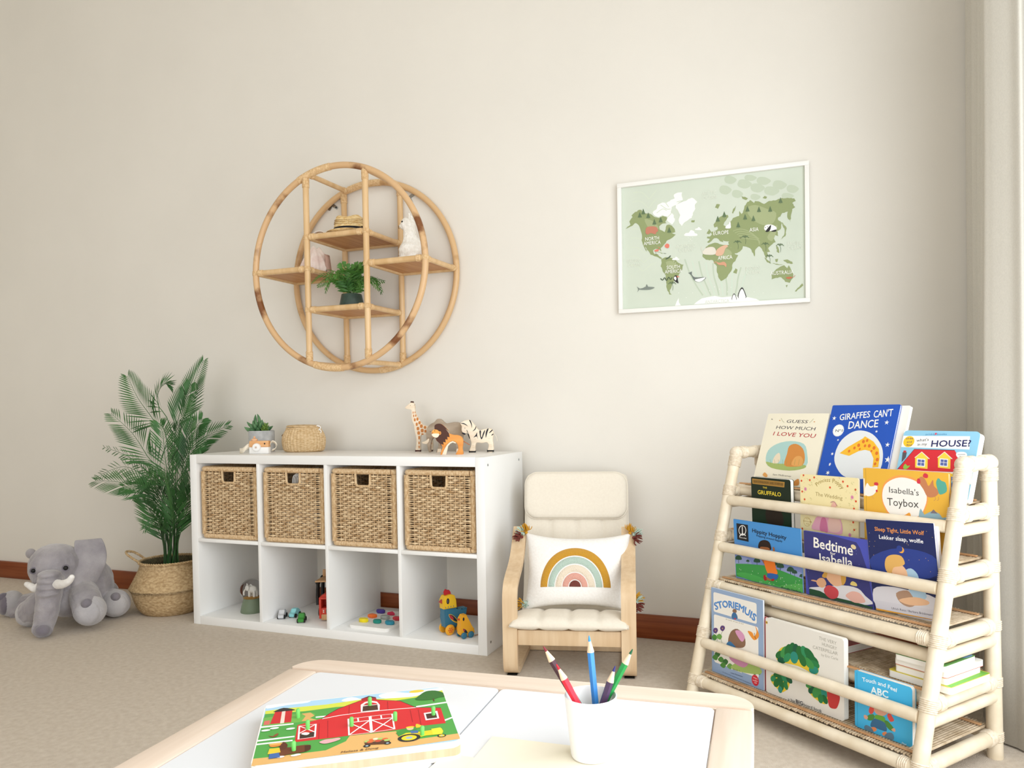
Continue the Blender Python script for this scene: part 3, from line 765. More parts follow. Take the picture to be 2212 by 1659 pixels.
for y, a0, a1 in ((YFR, 1.62, 2.02), (YFR, -1.86, -1.52), (YBK, 1.45, 1.86), (YBK, -1.50, -1.24)): wrapped_arc(y, a0, a1)
def bind(p, d, r, w=.022, parent=rs, m=None, to=None):
    """a wrapped lashing: a ribbed sleeve around a pole"""
    d = Vector(d).normalized(); p = Vector(p); n = max(4, int(w/.0045)*2)
    b = MB(m or BIND)
    b.tube([p+d*(w*(k/n-.5)) for k in range(n+1)], [r*(1.17 if k % 2 else 1.07) for k in range(n+1)], 12)
    b.build('binding', parent)
VX = (RCX-.1525, RCX+.1525)
zv = sqrt(RR*RR-.1525**2)
for y in (YFR, YBK):
    for x in VX:
        b = MB(RATTANV); b.rod(L(x, y, RCZ-zv), L(x, y, RCZ+zv), pr*.95, 12); b.build('pole', rs)
        for s in (-1, 1): bind(L(x, y, RCZ+s*(zv-.03)), (0, 0, 1), pr, .04)
# rods from front ring to back ring, top and bottom
for x in VX:
    for s in (-1, 1):
        xx = x+(.016 if x < RCX else -.016)
        zz = RCZ+s*(sqrt(RR*RR-.137**2)-.0)
        b = MB(RATTANV); b.rod(L(xx, YFR, zz), L(xx, YBK, zz), .0115, 10); b.build('connecting_rod', rs)
        for y in (YFR+.02, YBK-.02): bind(L(xx, y, zz), (0, 1, 0), .0118, .018)
PLANK = mat('bamboo_panel', '#b9814f', '#cf9d68', (140, 3, 3), .5, 0.1, (300, 5, 5))
def rshelf(x0, x1, z):
    for y in (YFR, YBK-.004):
        b = MB(RATTANV); b.tube([L(x0+.004, y, z), L(x1-.004, y, z)], pr*.92, 12); b.build('rail', rs)
    for x in (x0+.004, x1-.004):
        b = MB(RATTANV); b.rod(L(x, YFR, z-.001), L(x, YBK, z-.001), .0115, 10); b.build('side_rail', rs)
    b = MB(PLANK); a, c = L(x0+.004, YFR, z), L(x1-.004, YBK, z); b.box(a.x, c.x, a.y, c.y, a.z-.0035, a.z+.0035); b.build('shelf_panel', rs)
    for x in (x0+.03, x1-.03): bind(L(x, YFR, z), (1, 0, 0), pr*.95, .022)
    for x in (x0, x1): bind(L(x, YFR, z), (0, 0, 1), pr, .02)
    bind(L(x1-.004, YFR+.03, z-.001), (0, 1, 0), .012, .02); bind(L(x1-.004, YBK-.03, z-.001), (0, 1, 0), .012, .016)
zt, zm, zl = 1.722, 1.585, 1.404
rshelf(VX[0], VX[1], zt); rshelf(VX[0], VX[1], zl)
rshelf(RCX-RR, VX[0], zm); rshelf(VX[1], RCX+RR, zm)
for px, py, rot in ((722, 445, .6), (889, 424, -.5)):
    q = at_y(px, py, WY)
    b = MB(STEEL); M_ = Matrix.Translation(L(q.x, WY-.003, q.z)) @ Matrix.Rotation(rot, 4, 'Y')
    b.prism(round_rect(.05, .014, .0068, 5, -.025, -.007), -.001, .001, 0, M_)
    b.prism(round_rect(.014, .036, .0068, 5, -.02, -.032), -.0012, .0012, 0, M_)
    b.use(BLACKP)
    for x in (-.016, .016): b.lathe([(.0001, .003), (.003, .0025), (.0042, .001)], 10, M_ @ Matrix.Translation((x, -.001, 0)) @ Matrix.Rotation(pi/2, 4, 'X'))
    b.build('bracket', rs)
shelf_top = .0038

# straw hat
p = at_y(757, 498, -.185)
STRAW = mat('straw', '#cfa869', '#e8cf9c', (60, 60, 200), .7, .4, (220, 220, 220), lo=.35, hi=.6)
t = thing('straw_hat', 'small straw trilby hat with black band on top rattan shelf', 'hat', (p.x-.004, -.185, zt+shelf_top+.004), .25)
b = MB(STRAW)
prof = [(.106, .006), (.103, .009), (.09, .005), (.075, .006), (.0705, .012), (.068, .035), (.063, .062), (.055, .080), (.04, .086), (.02, .081), (.0001, .077)]
n = 56; rings = []
for r, z in [(v.x, v.y) for v in ease([(r, z, 0) for r, z in prof], 3)]:
    row = []
    for k in range(n):
        a = 2*pi*k/n; rx, ry = r*cos(a), r*sin(a)*.80
        zz = z
        if z > .03 and r < .068: zz += .010*cos(2*a)*min(1, (z-.03)/.04) - .012*math.exp(-(ry/.02)**2)*min(1, max(0, (z-.05)/.02))
        if r > .085: zz += .012*((r-.085)/.037)*(abs(sin(a))**2)
        row.append(b.v((rx, ry, zz)))
    rings.append(row)
for q, w_ in zip(rings, rings[1:]):
    for k in range(n): b.face([q[k], q[(k+1) % n], w_[(k+1) % n], w_[k]])
b.face(rings[-1]); b.build('crown_and_brim', t)
b = MB(flat('#17161a', .6)); b.lathe([(.0722, .010), (.0720, .014), (.0706, .028), (.0698, .030)], 56, None, sy=.80); b.build('hat_band', t)
b = MB(flat('#17161a', .6)); b.box(.058, .072, -.052, -.046, .010, .03, .002, M=Matrix.Rotation(.2, 4, 'Z')); b.build('bow', t)
b = MB(mat('open_weave', '#7a5a33', None, rough=.8))
for rr_, z in ((.0672, .045), (.0656, .053), (.0638, .061)):
    for k in range(30):
        a = pi+pi*k/30; b.ell((rr_*cos(a)*1.0, .80*rr_*sin(a)-.0006, z+.004*cos(2*a)), (.0018, .0012, .0016), u=6, v=4)
b.build('weave_holes', t)
# cream sun hat brim / cloth band beside the hat
b = MB(mat('white_cloth', '#e9e4da', '#f2eee6', (90, 90, 90), .9))
q = at_y(712, 494, -.17)
g = []
for k in range(17):
    a = pi*k/16; x = -.034*cos(a); z = .028*sin(a)
    g.append([Vector((x, -.012, z)), Vector((x*.96, .014, z*.98))])
b.sheet(g)
o = b.build('cloth_headband', None, (q.x-.02, -.215, zt+shelf_top+.001), (0, 0, .35)); m = o.modifiers.new('thickness', 'SOLIDIFY'); m.thickness = .002
tag(o, 'cream cloth band arched beside the straw hat on top rattan shelf', 'headband')

# white alpaca plush on right shelf
def plush(name, parent, m, blobs, tubes, vox=.004, smooth=6, loc=None, rough=0.0, rs_=0.06):
    b = MB(m)
    for c, r, M_ in blobs: b.ell(c, r, M_, 18, 12)
    for pts, rr in tubes: b.tube(pts, rr, 14)
    o = b.build(name, parent, loc)
    md = o.modifiers.new('remesh', 'REMESH'); md.mode = 'VOXEL'; md.voxel_size = vox; md.use_smooth_shade = True
    ms = o.modifiers.new('smooth', 'SMOOTH'); ms.factor = .5; ms.iterations = smooth
    if rough:
        tx = bpy.data.textures.new(name+'_fur', 'CLOUDS'); tx.noise_scale = rs_; tx.noise_depth = 3
        dm = o.modifiers.new('tufts', 'DISPLACE'); dm.texture = tx; dm.strength = rough; dm.mid_level = .5; dm.texture_coords = 'LOCAL'
    dg = bpy.context.evaluated_depsgraph_get()
    me = bpy.data.meshes.new_from_object(o.evaluated_get(dg))
    o.modifiers.clear(); o.data = me
    me.polygons.foreach_set('use_smooth', [True]*len(me.polygons))
    return o
ID = Matrix.Identity(4)
FLUFF = mat('white_fleece', '#ece7dd', '#fbf8f2', (60, 60, 60), .95, .8, (190, 190, 190), sheen=.4)
q = at_y(888, 556, -.11)
t = thing('alpaca_plush', 'fluffy white alpaca plush sitting on right rattan shelf', 'plush toy', (q.x+.018, -.15, zm+shelf_top), .30)
plush('body', t, FLUFF, [((.0, 0, .05), (.048, .045, .05), ID), ((.012, 0, .075), (.04, .038, .045), ID), ((-.008, 0, .168), (.033, .030, .03), ID), ((-.026, 0, .162), (.02, .019, .017), ID), ((-.002, 0, .186), (.02, .02, .014), ID), ((-.03, -.03, .014), (.022, .018, .014), ID), ((.02, -.034, .014), (.024, .018, .014), ID)],
      [([(.004, 0, .08), (0, 0, .13), (-.004, 0, .16)], [.034, .028, .026])], .0035, 3, rough=.010, rs_=.018)
for s in (-1, 1):
    b = MB(FLUFF); b.ell((.004, s*.02, .198), (.006, .005, .015)); b.build('ear', t)
    b = MB(BLACKP); b.ell((-.026, s*.0225, .176), (.0042, .003, .0042), u=12, v=8); b.build('eye', t)
b = MB(flat('#4b4640')); b.tube(ease([(-.0455, -.006, .164), (-.047, 0, .160), (-.0455, .006, .164)], 4), .0009, 5); b.tube([(-.047, 0, .160), (-.046, -.001, .153)], .0009, 5); b.tube(ease([(-.0435, -.012, .155), (-.046, -.002, .152), (-.0445, .006, .154)], 4), .0009, 5); b.build('mouth', t)

# tulle rag doll / tutu on left shelf
q = at_y(700, 575, -.09)
TULLE = mat('pink_tulle', '#e3cdc4', '#efe2da', (26, 26, 26), .95, .5, (120, 120, 40), sheen=.3)
t = thing('tulle_skirt', 'pale pink tulle tutu heaped on left rattan shelf', 'skirt', (.50, -.11, zm+shelf_top), 0)
b = MB(TULLE); n = 96; rings = []
for k in range(15):
    u = k/14; row = []
    for j in range(n):
        a = 2*pi*j/n; w_ = .07*(.25+.75*sin(min(1, u*1.15)*pi*.5)) if u < .85 else .07*(1-(u-.85)*.5)
        r = w_*(1+.10*u*sin(13*a)+.06*sin(5*a+u*3)); row.append(b.v((r*cos(a), r*sin(a)*.85, .118*(1-u)+.005*sin(9*a)*u+.004+.006*sin(3*a)*(1-u))))
    rings.append(row)
for q_, w_ in zip(rings, rings[1:]):
    for k in range(n): b.face([q_[k], q_[(k+1) % n], w_[(k+1) % n], w_[k]])
b.face(rings[0]); b.build('tulle_layers', t)
b = MB(mat('rose_ribbon', '#c7a596', None, rough=.8))
g = [[Vector((.066+.01*k/8, -.02+.004*sin(k), .085-.0105*k)), Vector((.07+.012*k/8, .012, .083-.0105*k))] for k in range(9)]
b.sheet(g); o = b.build('ribbon', t); m = o.modifiers.new('thickness', 'SOLIDIFY'); m.thickness = .0015
b = MB(mat('straw_edge', '#c79a5e', '#dcb87c', (200, 200, 200), .8)); b.tube([(-.045+.07*cos(a), -.01+.05*sin(a), .009+.004*sin(14*a)) for a in (2*pi*k/100 for k in range(100))], .006, 6, closed=True); b.build('woven_hem', t)

# fern in dark green pot on lower shelf
q = at_y(760, 654, -.165)
t = thing('potted_fern', 'bushy green fern in dark green tapered pot on lower rattan shelf', 'plant', (q.x, -.165, zl+shelf_top), .3)
POTG = mat('dark_green_glaze', '#2f4038', '#3c4f45', (30, 30, 30), .35, .3, (300, 300, 20))
b = MB(POTG); b.lathe([(.0001, 0), (.0555, 0), (.057, .003), (.045, .062), (.044, .066), (.040, .066), (.041, .058), (.0001, .056)], 40)
b.build('pot', t)
FERN = mat('fern_leaf', '#2c5d22', '#5d8f3c', (12, 12, 12), .5, lo=.3, hi=.75)
def frond_mesh(m, path, L_, n, lw, fold=.35, droop=.15, taper=1.0, rib=.0012, tipfull=0.0, start=.12, face=None, fwdk=.75):
    """a curved midrib with narrow leaflets in pairs"""
    b = MB(m); C = ease(path, 10); N = len(C)
    b.tube(C[::2]+[C[-1]], [rib*(1-.75*k/max(1, len(C[::2]))) for k in range(len(C[::2])+1)], 5)
    for k in range(n):
        u = start+(1-start)*(k+.5)/n; i = min(N-2, int(u*(N-1)))
        p = C[i]; tdir = (C[i+1]-C[max(0, i-1)]).normalized()
        side = tdir.cross(Vector(face) if face else Vector((0, 0, 1)))
        side = side.normalized() if side.length > .15 else tdir.orthogonal().normalized()
        upv = side.cross(tdir).normalized()
        ll = L_*(sin(pi*min(1, .18+.82*u)**1.0)**.6*(1-tipfull)+tipfull)*taper
        ll = max(ll, L_*.3)
        for s in (-1, 1):
            d = (side*s*1.0+tdir*(fwdk+.5*u)+upv*fold*.8+Vector((0, 0, -droop))).normalized()
            w_ = lw; a = p
            q1 = a+d*ll*.42+tdir*w_*.6; q2 = a+d*ll*.42-tdir*w_*.6+upv*w_*.25
            e_ = a+d*ll*.8+Vector((0, 0, -droop*ll*.25))
            e1, e2 = e_+tdir*w_*.35, e_-tdir*w_*.35
            tip = a+d*ll+Vector((0, 0, -droop*ll*.5))
            V = [b.v(x) for x in (a, q1, q2, e1, e2, tip)]
            b.face([V[0], V[2], V[1]]); b.face([V[1], V[2], V[4], V[3]]); b.face([V[3], V[4], V[5]])
    return b
rnd = random.Random(11)
for k in range(19):
    a = 2*pi*k/19+rnd.uniform(-.2, .2)
    out = rnd.uniform(.10, .175) if k % 3 else rnd.uniform(.04, .07)
    h = rnd.uniform(.075, .12) if k % 3 else rnd.uniform(.11, .15)
    end = h*rnd.uniform(.1, .7) if k % 3 else h
    pth = [(.012*cos(a), .012*sin(a), .055), (.3*out*cos(a), .3*out*sin(a), .055+h*.65), (.7*out*cos(a), .7*out*sin(a), .055+h*.85), (out*cos(a), out*sin(a)*.8, .055+end)]
    frond_mesh(FERN, pth, .044, 13, .0085, .1, .25, 1, .0012, 0, .12, (.3*cos(a), .3*sin(a)-.5, .8)).build('frond', t, smooth=False)
for pth in ([(0, 0, .055), (.03, 0, .12), (.09, -.01, .125), (.15, -.012, .118)], [(0, 0, .055), (.01, 0, .13), (.025, .0, .17), (.035, 0, .205)], [(0, 0, .06), (-.05, -.02, .13), (-.1, -.02, .128), (-.145, -.02, .105)]):
    frond_mesh(FERN, pth, .040, 14, .0075, .1, .2, 1, .0012, 0, .12, (.1, -.9, .5)).build('frond', t, smooth=False)

# ------------------------------------------------------------------ palm in seagrass basket
PX_, PY_ = -.288, -.240
GRASS = mat('seagrass', '#a2845c', '#ccb188', (70, 70, 120), .7, .7, (110, 110, 160), detail=5, lo=.32, hi=.66)
t = thing('seagrass_basket', 'round bellied seagrass basket with folded waist and rope handle', 'basket', (PX_, PY_, 0))
b = MB(GRASS); n = 120
prof = [(.0001, .002), (.11, .0), (.128, .004), (.150, .03), (.166, .07), (.175, .105), (.182, .117), (.186, .124), (.183, .131), (.165, .165), (.143, .21), (.136, .235), (.138, .248)]
rings = []
for i, v in enumerate(ease([(r, z, 0) for r, z in prof], 8)):
    rings.append([b.v(((v.x+.0016*sin(60*2*pi*k/n*1.0+i*1.57)*min(1, v.x*20))*cos(2*pi*k/n), (v.x+.0016*sin(60*2*pi*k/n+i*1.57)*min(1, v.x*20))*sin(2*pi*k/n), v.y)) for k in range(n)])
for q, w_ in zip(rings, rings[1:]):
    for k in range(n): b.face([q[k], q[(k+1) % n], w_[(k+1) % n], w_[k]])
b.build('woven_body', t)
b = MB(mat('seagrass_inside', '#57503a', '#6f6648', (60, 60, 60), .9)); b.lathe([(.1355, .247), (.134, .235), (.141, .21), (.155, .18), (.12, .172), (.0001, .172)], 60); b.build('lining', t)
b = MB(GRASS)
for ph in (0, pi):
    b.tube([((.1385+.003*sin(36*a+ph))*cos(a), (.1385+.003*sin(36*a+ph))*sin(a), .247+.0035*cos(36*a+ph)) for a in (2*pi*k/220 for k in range(220))], .0042, 6, closed=True)
b.build('braided_rim', t)
def handle(ang, lift):
    b = MB(GRASS); C = ease([(-.035, 0, 0), (-.038, .03, .018), (-.03, .058, .034), (0, .074, .04), (.03, .058, .034), (.038, .03, .018), (.035, 0, 0)], 8)
    for ph in (0, 2*pi/3, 4*pi/3):
        b.tube([(c.x+.003*sin(i*.75+ph), c.y, c.z*lift+.003*cos(i*.75+ph)) for i, c in enumerate(C)], .0036, 6)
    b.build('handle', t, (.137*cos(ang), .137*sin(ang), .245), (0, 0, ang-pi/2))
handle(radians(203), 1.15); handle(radians(20), .9)
t = thing('palm_plant', 'tall green artificial palm rising from the seagrass basket', 'plant', (PX_, PY_, .165))
b = MB(mat('plant_soil', '#2e2a20', '#413a2c', (60, 60, 60), .95)); b.lathe([(.139, .008), (.08, .014), (.0001, .018)], 32); b.build('soil', t)
PALM = mat('palm_leaf', '#214822', '#447a3b', (7, 7, 7), .45, lo=.3, hi=.75, spec=.4)
rnd = random.Random(21)
# each frond: where its midrib passes on the wall side of the room (columns, rows) and how far out from the wall
FR = [
 ([(385, 960), (405, 880), (418, 830), (440, 778)], -.16, .10, 30, .9),
 ([(362, 960), (330, 905), (298, 860), (275, 812)], -.24, .12, 30, 1),
 ([(372, 950), (340, 870), (352, 830), (368, 832)], -.20, .085, 22, .8),
 ([(376, 965), (384, 910), (398, 865), (412, 830)], -.22, .10, 26, 1),
 ([(350, 1040), (318, 985), (285, 935), (240, 893)], -.30, .115, 30, 1),
 ([(352, 1070), (320, 1020), (275, 985), (224, 966)], -.20, .06, 24, .7),
 ([(350, 1080), (318, 1035), (268, 1008), (208, 1030)], -.16, .09, 26, .9),
 ([(352, 1100), (315, 1060), (262, 1042), (205, 1038)], -.40, .11, 30, 1),
 ([(365, 1080), (340, 1040), (305, 1050), (265, 1052)], -.34, .10, 26, 1),
 ([(395, 1040), (408, 980), (420, 930), (437, 905)], -.20, .11, 28, 1),
 ([(396, 1050), (412, 985), (445, 945), (494, 918)], -.10, .10, 28, 1),
 ([(390, 1060), (396, 1000), (402, 945), (415, 905)], -.24, .105, 28, 1),
 ([(372, 1080), (358, 1000), (352, 940), (345, 915)], -.30, .10, 26, 1),
 ([(380, 1090), (384, 1010), (380, 950), (384, 915)], -.16, .10, 28, 1),
 ([(392, 1110), (410, 1060), (425, 1010), (436, 985)], -.22, .10, 28, 1),
 ([(360, 1130), (345, 1080), (330, 1045), (318, 1030)], -.22, .11, 28, 1),
 ([(352, 1170), (335, 1130), (322, 1100), (308, 1080)], -.36, .10, 26, 1),
 ([(390, 1150), (402, 1110), (412, 1070), (422, 1050)], -.20, .11, 28, 1),
 ([(374, 1140), (372, 1090), (366, 1050), (362, 1020)], -.42, .11, 28, 1),
 ([(368, 1165), (350, 1140), (338, 1120), (312, 1142)], -.40, .08, 22, .9),
 ([(372, 1160), (385, 1120), (392, 1080), (398, 1055)], -.12, .11, 28, 1),
 ([(378, 1165), (378, 1130), (376, 1095), (380, 1065)], -.30, .11, 26, 1),
 ([(360, 1165), (350, 1120), (352, 1070), (358, 1030)], -.14, .11, 28, 1),
]
for pts, Y, L_, n, s in FR:
    base = Vector((rnd.uniform(-.03, .03), rnd.uniform(-.03, .03), .01))
    P = [base]
    for k, (x, y) in enumerate(pts):
        yy = PY_+(Y-PY_)*min(1, (k+1)/len(pts)*1.0)
        P.append(at_y(x, y, yy)-Vector((PX_, PY_, .165)))
    C = P
    L3 = sum((C[i+1]-C[i]).length for i in range(len(C)-1)); L0 = (C[1]-C[0]).length
    # bare stalk first, then leaflets: start where the leafy part begins
    st = min(.75, max(.22, L0/L3))
    frond_mesh(PALM, C, L_*1.22, int(n*.85), .0090, .10, .10, 1.0, .0026, .1, st*.62, (rnd.uniform(-.55, .55), -1, rnd.uniform(-.1, .7)), 1.05).build('frond', t, smooth=False)
for k in range(7):
    b = MB(mat('palm_stem', '#2b4423', None, rough=.6) if k == 0 else bpy.data.materials['palm_stem'])
    a = 2*pi*k/7; b.tube([(.022*cos(a), .022*sin(a), .012), (.03*cos(a), .03*sin(a), .15), (.05*cos(a+.2), .05*sin(a+.2), .30)], [.0065, .005, .003], 7); b.build('stem', t)

# ------------------------------------------------------------------ plush elephant
FUR = mat('grey_plush', '#858086', '#b3aeb1', (9, 9, 9), .9, .55, (130, 130, 130), detail=6, sheen=.5, lo=.3, hi=.72)
FURL = mat('light_grey_plush', '#a5a2a6', '#bcb9bb', (12, 12, 12), .9, .5, (130, 130, 130), sheen=.5)
FURD = mat('dark_grey_plush', '#6c6670', '#858087', (12, 12, 12), .9, .5, (130, 130, 130), sheen=.5)
E0 = Vector((-.66, -.50, 0))
def EP(px, py, Y): return at_y(px, py, Y)-E0
te = thing('elephant_plush', 'large grey plush elephant with white tusks lying on the carpet', 'plush toy', E0)
hd = EP(121, 1226, -.60)
s_ = .00209
def Rz(a): return Matrix.Rotation(a, 4, 'Z')
fwd = Vector((.72, -.69, 0))                 # the way the face looks
AX = Matrix.Rotation(atan2(-.69, .72)+pi/2, 4, 'Z')   # local -y = facing
tr = [EP(112, 1248, -.70), EP(106, 1275, -.735), EP(104, 1300, -.745), EP(100, 1330, -.75), EP(94, 1352, -.755), EP(91, 1361, -.775)]
C = ease(tr, 8); trr = []
for k, c in enumerate(C):
    u = k/(len(C)-1); r = .055-.016*u
    if .5 < u < .0: r += .0045*(1 if (k % 4) < 2 else -1)
    trr.append(r)
blobs = [
 (hd+Vector((0, 0, .008)), (.112, .118, .102), AX),                                  # head
 (hd+fwd*.045+Vector((0, 0, -.045)), (.088, .08, .075), AX),                         # cheeks
 (EP(178, 1262, -.47), (.135, .15, .135), AX),                                       # body
 (EP(196, 1290, -.40), (.125, .13, .10), AX),
 (EP(146, 1300, -.60), (.07, .075, .07), AX),                                        # chest
]
for k, (py, hw_) in enumerate(((1240, .044), (1254, .046), (1268, .046), (1282, .044))):   # soft folds across the top of the trunk
    blobs.append((EP(107-k*.6, py, -.732-.006*k), (hw_*1.06, .05, .0168), AX))
def leg(a, m, e, r0, r1): return (ease([a, m, e], 6), [r0+(r1-r0)*k/12 for k in range(13)])
fr_foot = EP(194, 1318, -.62); fl_foot = EP(66, 1324, -.66); hl_foot = EP(26, 1316, -.56); hr_foot = EP(250, 1303, -.43)
tubes = [(C, trr),
 leg(EP(176, 1275, -.55), EP(186, 1298, -.60), fr_foot, .062, .066),
 leg(EP(110, 1285, -.62), EP(88, 1302, -.66), fl_foot, .052, .060),
 leg(EP(120, 1300, -.45), EP(75, 1305, -.50), hl_foot, .056, .060),
 leg(EP(205, 1300, -.38), EP(230, 1298, -.40), hr_foot, .062, .062)]
plush('body', te, FUR, blobs, tubes, .0042, 2, rough=.010, rs_=.05)
def foot(c, r, d, pad, padm):
    d = Vector(d).normalized(); q = d.to_track_quat('-Y', 'Z').to_matrix().to_4x4()
    b = MB(FURL); b.ell(c, (r*1.03, r*.88, r*1.03), q, 24, 14); b.build('foot', te)
    b = MB(padm); b.ell(c+d*(r*.50)+Vector((0, 0, -.06*r)), (r*.80, r*.46, r*.82), q, 20, 12); b.build('foot_pad', te)
    b = MB(FURD); b.ell(c+d*(r*.55)+Vector((0, 0, r*.52)), (r*.36, r*.42, r*.36), q, 14, 10); b.build('toe_patch', te)
for c, r, d, pm in ((fr_foot, .066, (.55, -.8, .1), FURL), (fl_foot, .060, (.4, -.9, .05), FURL), (hl_foot, .060, (-.3, -.9, .15), FURD), (hr_foot, .062, (.75, -.62, .1), FURL)):
    c = Vector((c.x, c.y, max(c.z, r*.98))); foot(c, r, d, .5, pm)
# ears
def ear(root, out, down, wd, ht, curl, thick=.012):
    b = MB(FUR); g = []
    nrm = out.cross(down).normalized(); nu, nv = 12, 12
    for i in range(nu+1):
        u = i/nu; row = []
        for j in range(nv+1):
            v = j/nv
            wv = wd*(.60+.55*sin(pi*min(1, v*.9+.1))) * (1-.35*v)
            hv = ht
            p = root + out*(u*wv) + down*((v-.12-.12*u*(1-v))*hv) + nrm*(curl*(u*u*.07+.02*sin(pi*u)*cos(pi*v)))
            row.append(p)
        g.append(row)
    b.sheet(g); o = b.build('ear', te)
    m = o.modifiers.new('thickness', 'SOLIDIFY'); m.thickness = thick; m.offset = 0
    m = o.modifiers.new('round', 'SUBSURF'); m.levels = 2; m.render_levels = 2
    return o
ear(EP(160, 1180, -.56), (EP(220, 1182, -.50)-EP(160, 1180, -.56)).normalized(), (EP(160, 1275, -.62)-EP(165, 1185, -.57)).normalized(), .120, .235, 1.0)
ear(EP(82, 1195, -.56), (EP(52, 1215, -.50)-EP(82, 1195, -.56)).normalized(), (EP(62, 1278, -.62)-EP(70, 1200, -.58)).normalized(), .07, .17, -.6)
b = MB(FUR); b.ell(EP(67, 1196, -.50), (.028, .02, .025)); b.build('ear_tip', te)
for px, py, Y in ((142, 1227, -.725), (72, 1233, -.715)):
    b = MB(BLACKP); b.ell(EP(px, py, Y), (.0092, .0092, .0092), u=16, v=12); b.build('eye', te)
    b = MB(FURD); e_ = EP(px, py, Y)-fwd*.004
    b.tube([e_+AX @ Vector((.0125*cos(a), -.003, .0125*sin(a))) for a in (2*pi*k/20 for k in range(20))], .0035, 6, closed=True); b.build('eyelid', te)
TUSK = mat('white_felt', '#ece9e6', '#f6f4f1', (60, 60, 60), .9, sheen=.3)
for pts in (((124, 1262, -.735), (135, 1262, -.765), (148, 1256, -.775), (155, 1247, -.775)), ((86, 1267, -.72), (76, 1271, -.735), (66, 1266, -.735), (58, 1262, -.725))):
    b = MB(TUSK); P = ease([EP(*q) for q in pts], 6); b.tube(P, [.021-.010*k/(len(P)-1) for k in range(len(P))], 14); b.ell(P[-1], (.0112, .0112, .0112), u=12, v=8); b.build('tusk', te)
b = MB(FURD); b.ell(EP(92, 1362, -.782), (.030, .03, .026), AX); b.build('trunk_tip', te)
# ------------------------------------------------------------------ framed world map
X0, X1, Z0, Z1 = 1.902, 2.646, 1.340, 1.8705
YP = WY-.010
fr = thing('world_map_picture', 'pale green illustrated world map in a thin white frame', 'picture', ((X0+X1)/2, WY, Z0))
def PL(x, y, z): return Vector((x-(X0+X1)/2, y-WY, z-Z0))
b = MB(mat('white_frame', '#efeeea', None, rough=.45)); fw = .0165
for x0, x1, z0, z1 in ((X0, X1, Z1-fw, Z1), (X0, X1, Z0, Z0+fw), (X0, X0+fw, Z0+fw, Z1-fw), (X1-fw, X1, Z0+fw, Z1-fw)):
    a, c = PL(x0, WY-.024, z0), PL(x1, WY-.001, z1); b.box(a.x, c.x, a.y, c.y, a.z, c.z, .0012)
b.build('frame', fr)
b = MB(mat('map_paper', '#c8d1c2', '#cdd5c7', (5, 5, 5), .6)); a, c = PL(X0+fw, YP, Z0+fw), PL(X1-fw, YP+.006, Z1-fw); b.box(a.x, c.x, a.y, c.y, a.z, c.z)
A = Art(b, lambda x, z, h: Vector((x-(X0+X1)/2, YP-h-WY, z-Z0)))
def mp(pts):
    out = []
    for u, v in pts:
        q = at_y(1310+u/4.609, 330+v/4.609, YP); out.append((min(max(q.x, X0+fw+.001), X1-fw-.001), min(max(q.z, Z0+fw+.001), Z1-fw-.001)))
    return out
# pale leaf and hide patterns printed in the sea
for c, a in (((300, 900), 1.9), ((330, 1150), 1.3), ((1000, 1250), 2.2), ((950, 1330), .9)):
    pass
for k in range(9):
    A.curve(mp([(360+8*k, 1180-90*k), (300+6*k, 1130-92*k), (230+4*k, 1120-90*k)]), .0035, '#cdd6c4'); A.curve(mp([(365+8*k, 1180-90*k), (440+6*k, 1120-92*k), (500, 1090-90*k)]), .0035, '#cdd6c4')
for k in range(10):
    A.curve(mp([(780+70*k, 1060+10*k), (830+60*k, 1200+6*k), (900+50*k, 1330), (960+40*k, 1420)]), .0055, '#c9d6c6' if k % 2 else '#bac6b2')
for u, v, a, c, r in ((1230, 270, 60, 40, .2), (1370, 310, 70, 45, -.2), (1500, 350, 70, 45, .3), (1640, 380, 75, 45, .1), (1180, 370, 60, 45, .1), (1300, 410, 55, 40, 0), (1560, 280, 70, 40, .2), (1720, 320, 70, 45, -.1), (1850, 360, 60, 40, .2), (1430, 250, 60, 30, .1), (1800, 430, 60, 30, 0), (1480, 440, 50, 30, .2)):
    A.smooth(mp([(u+a*cos(t)*(1+.12*cos(3*t+r)), v+c*sin(t)*(1+.1*sin(2*t))) for t in (2*pi*k/9 for k in range(9))]), '#bcc7b2', 3)
LANDC, LAND2, ICE = '#8f9b6c', '#a1ab80', '#f0f1ec'
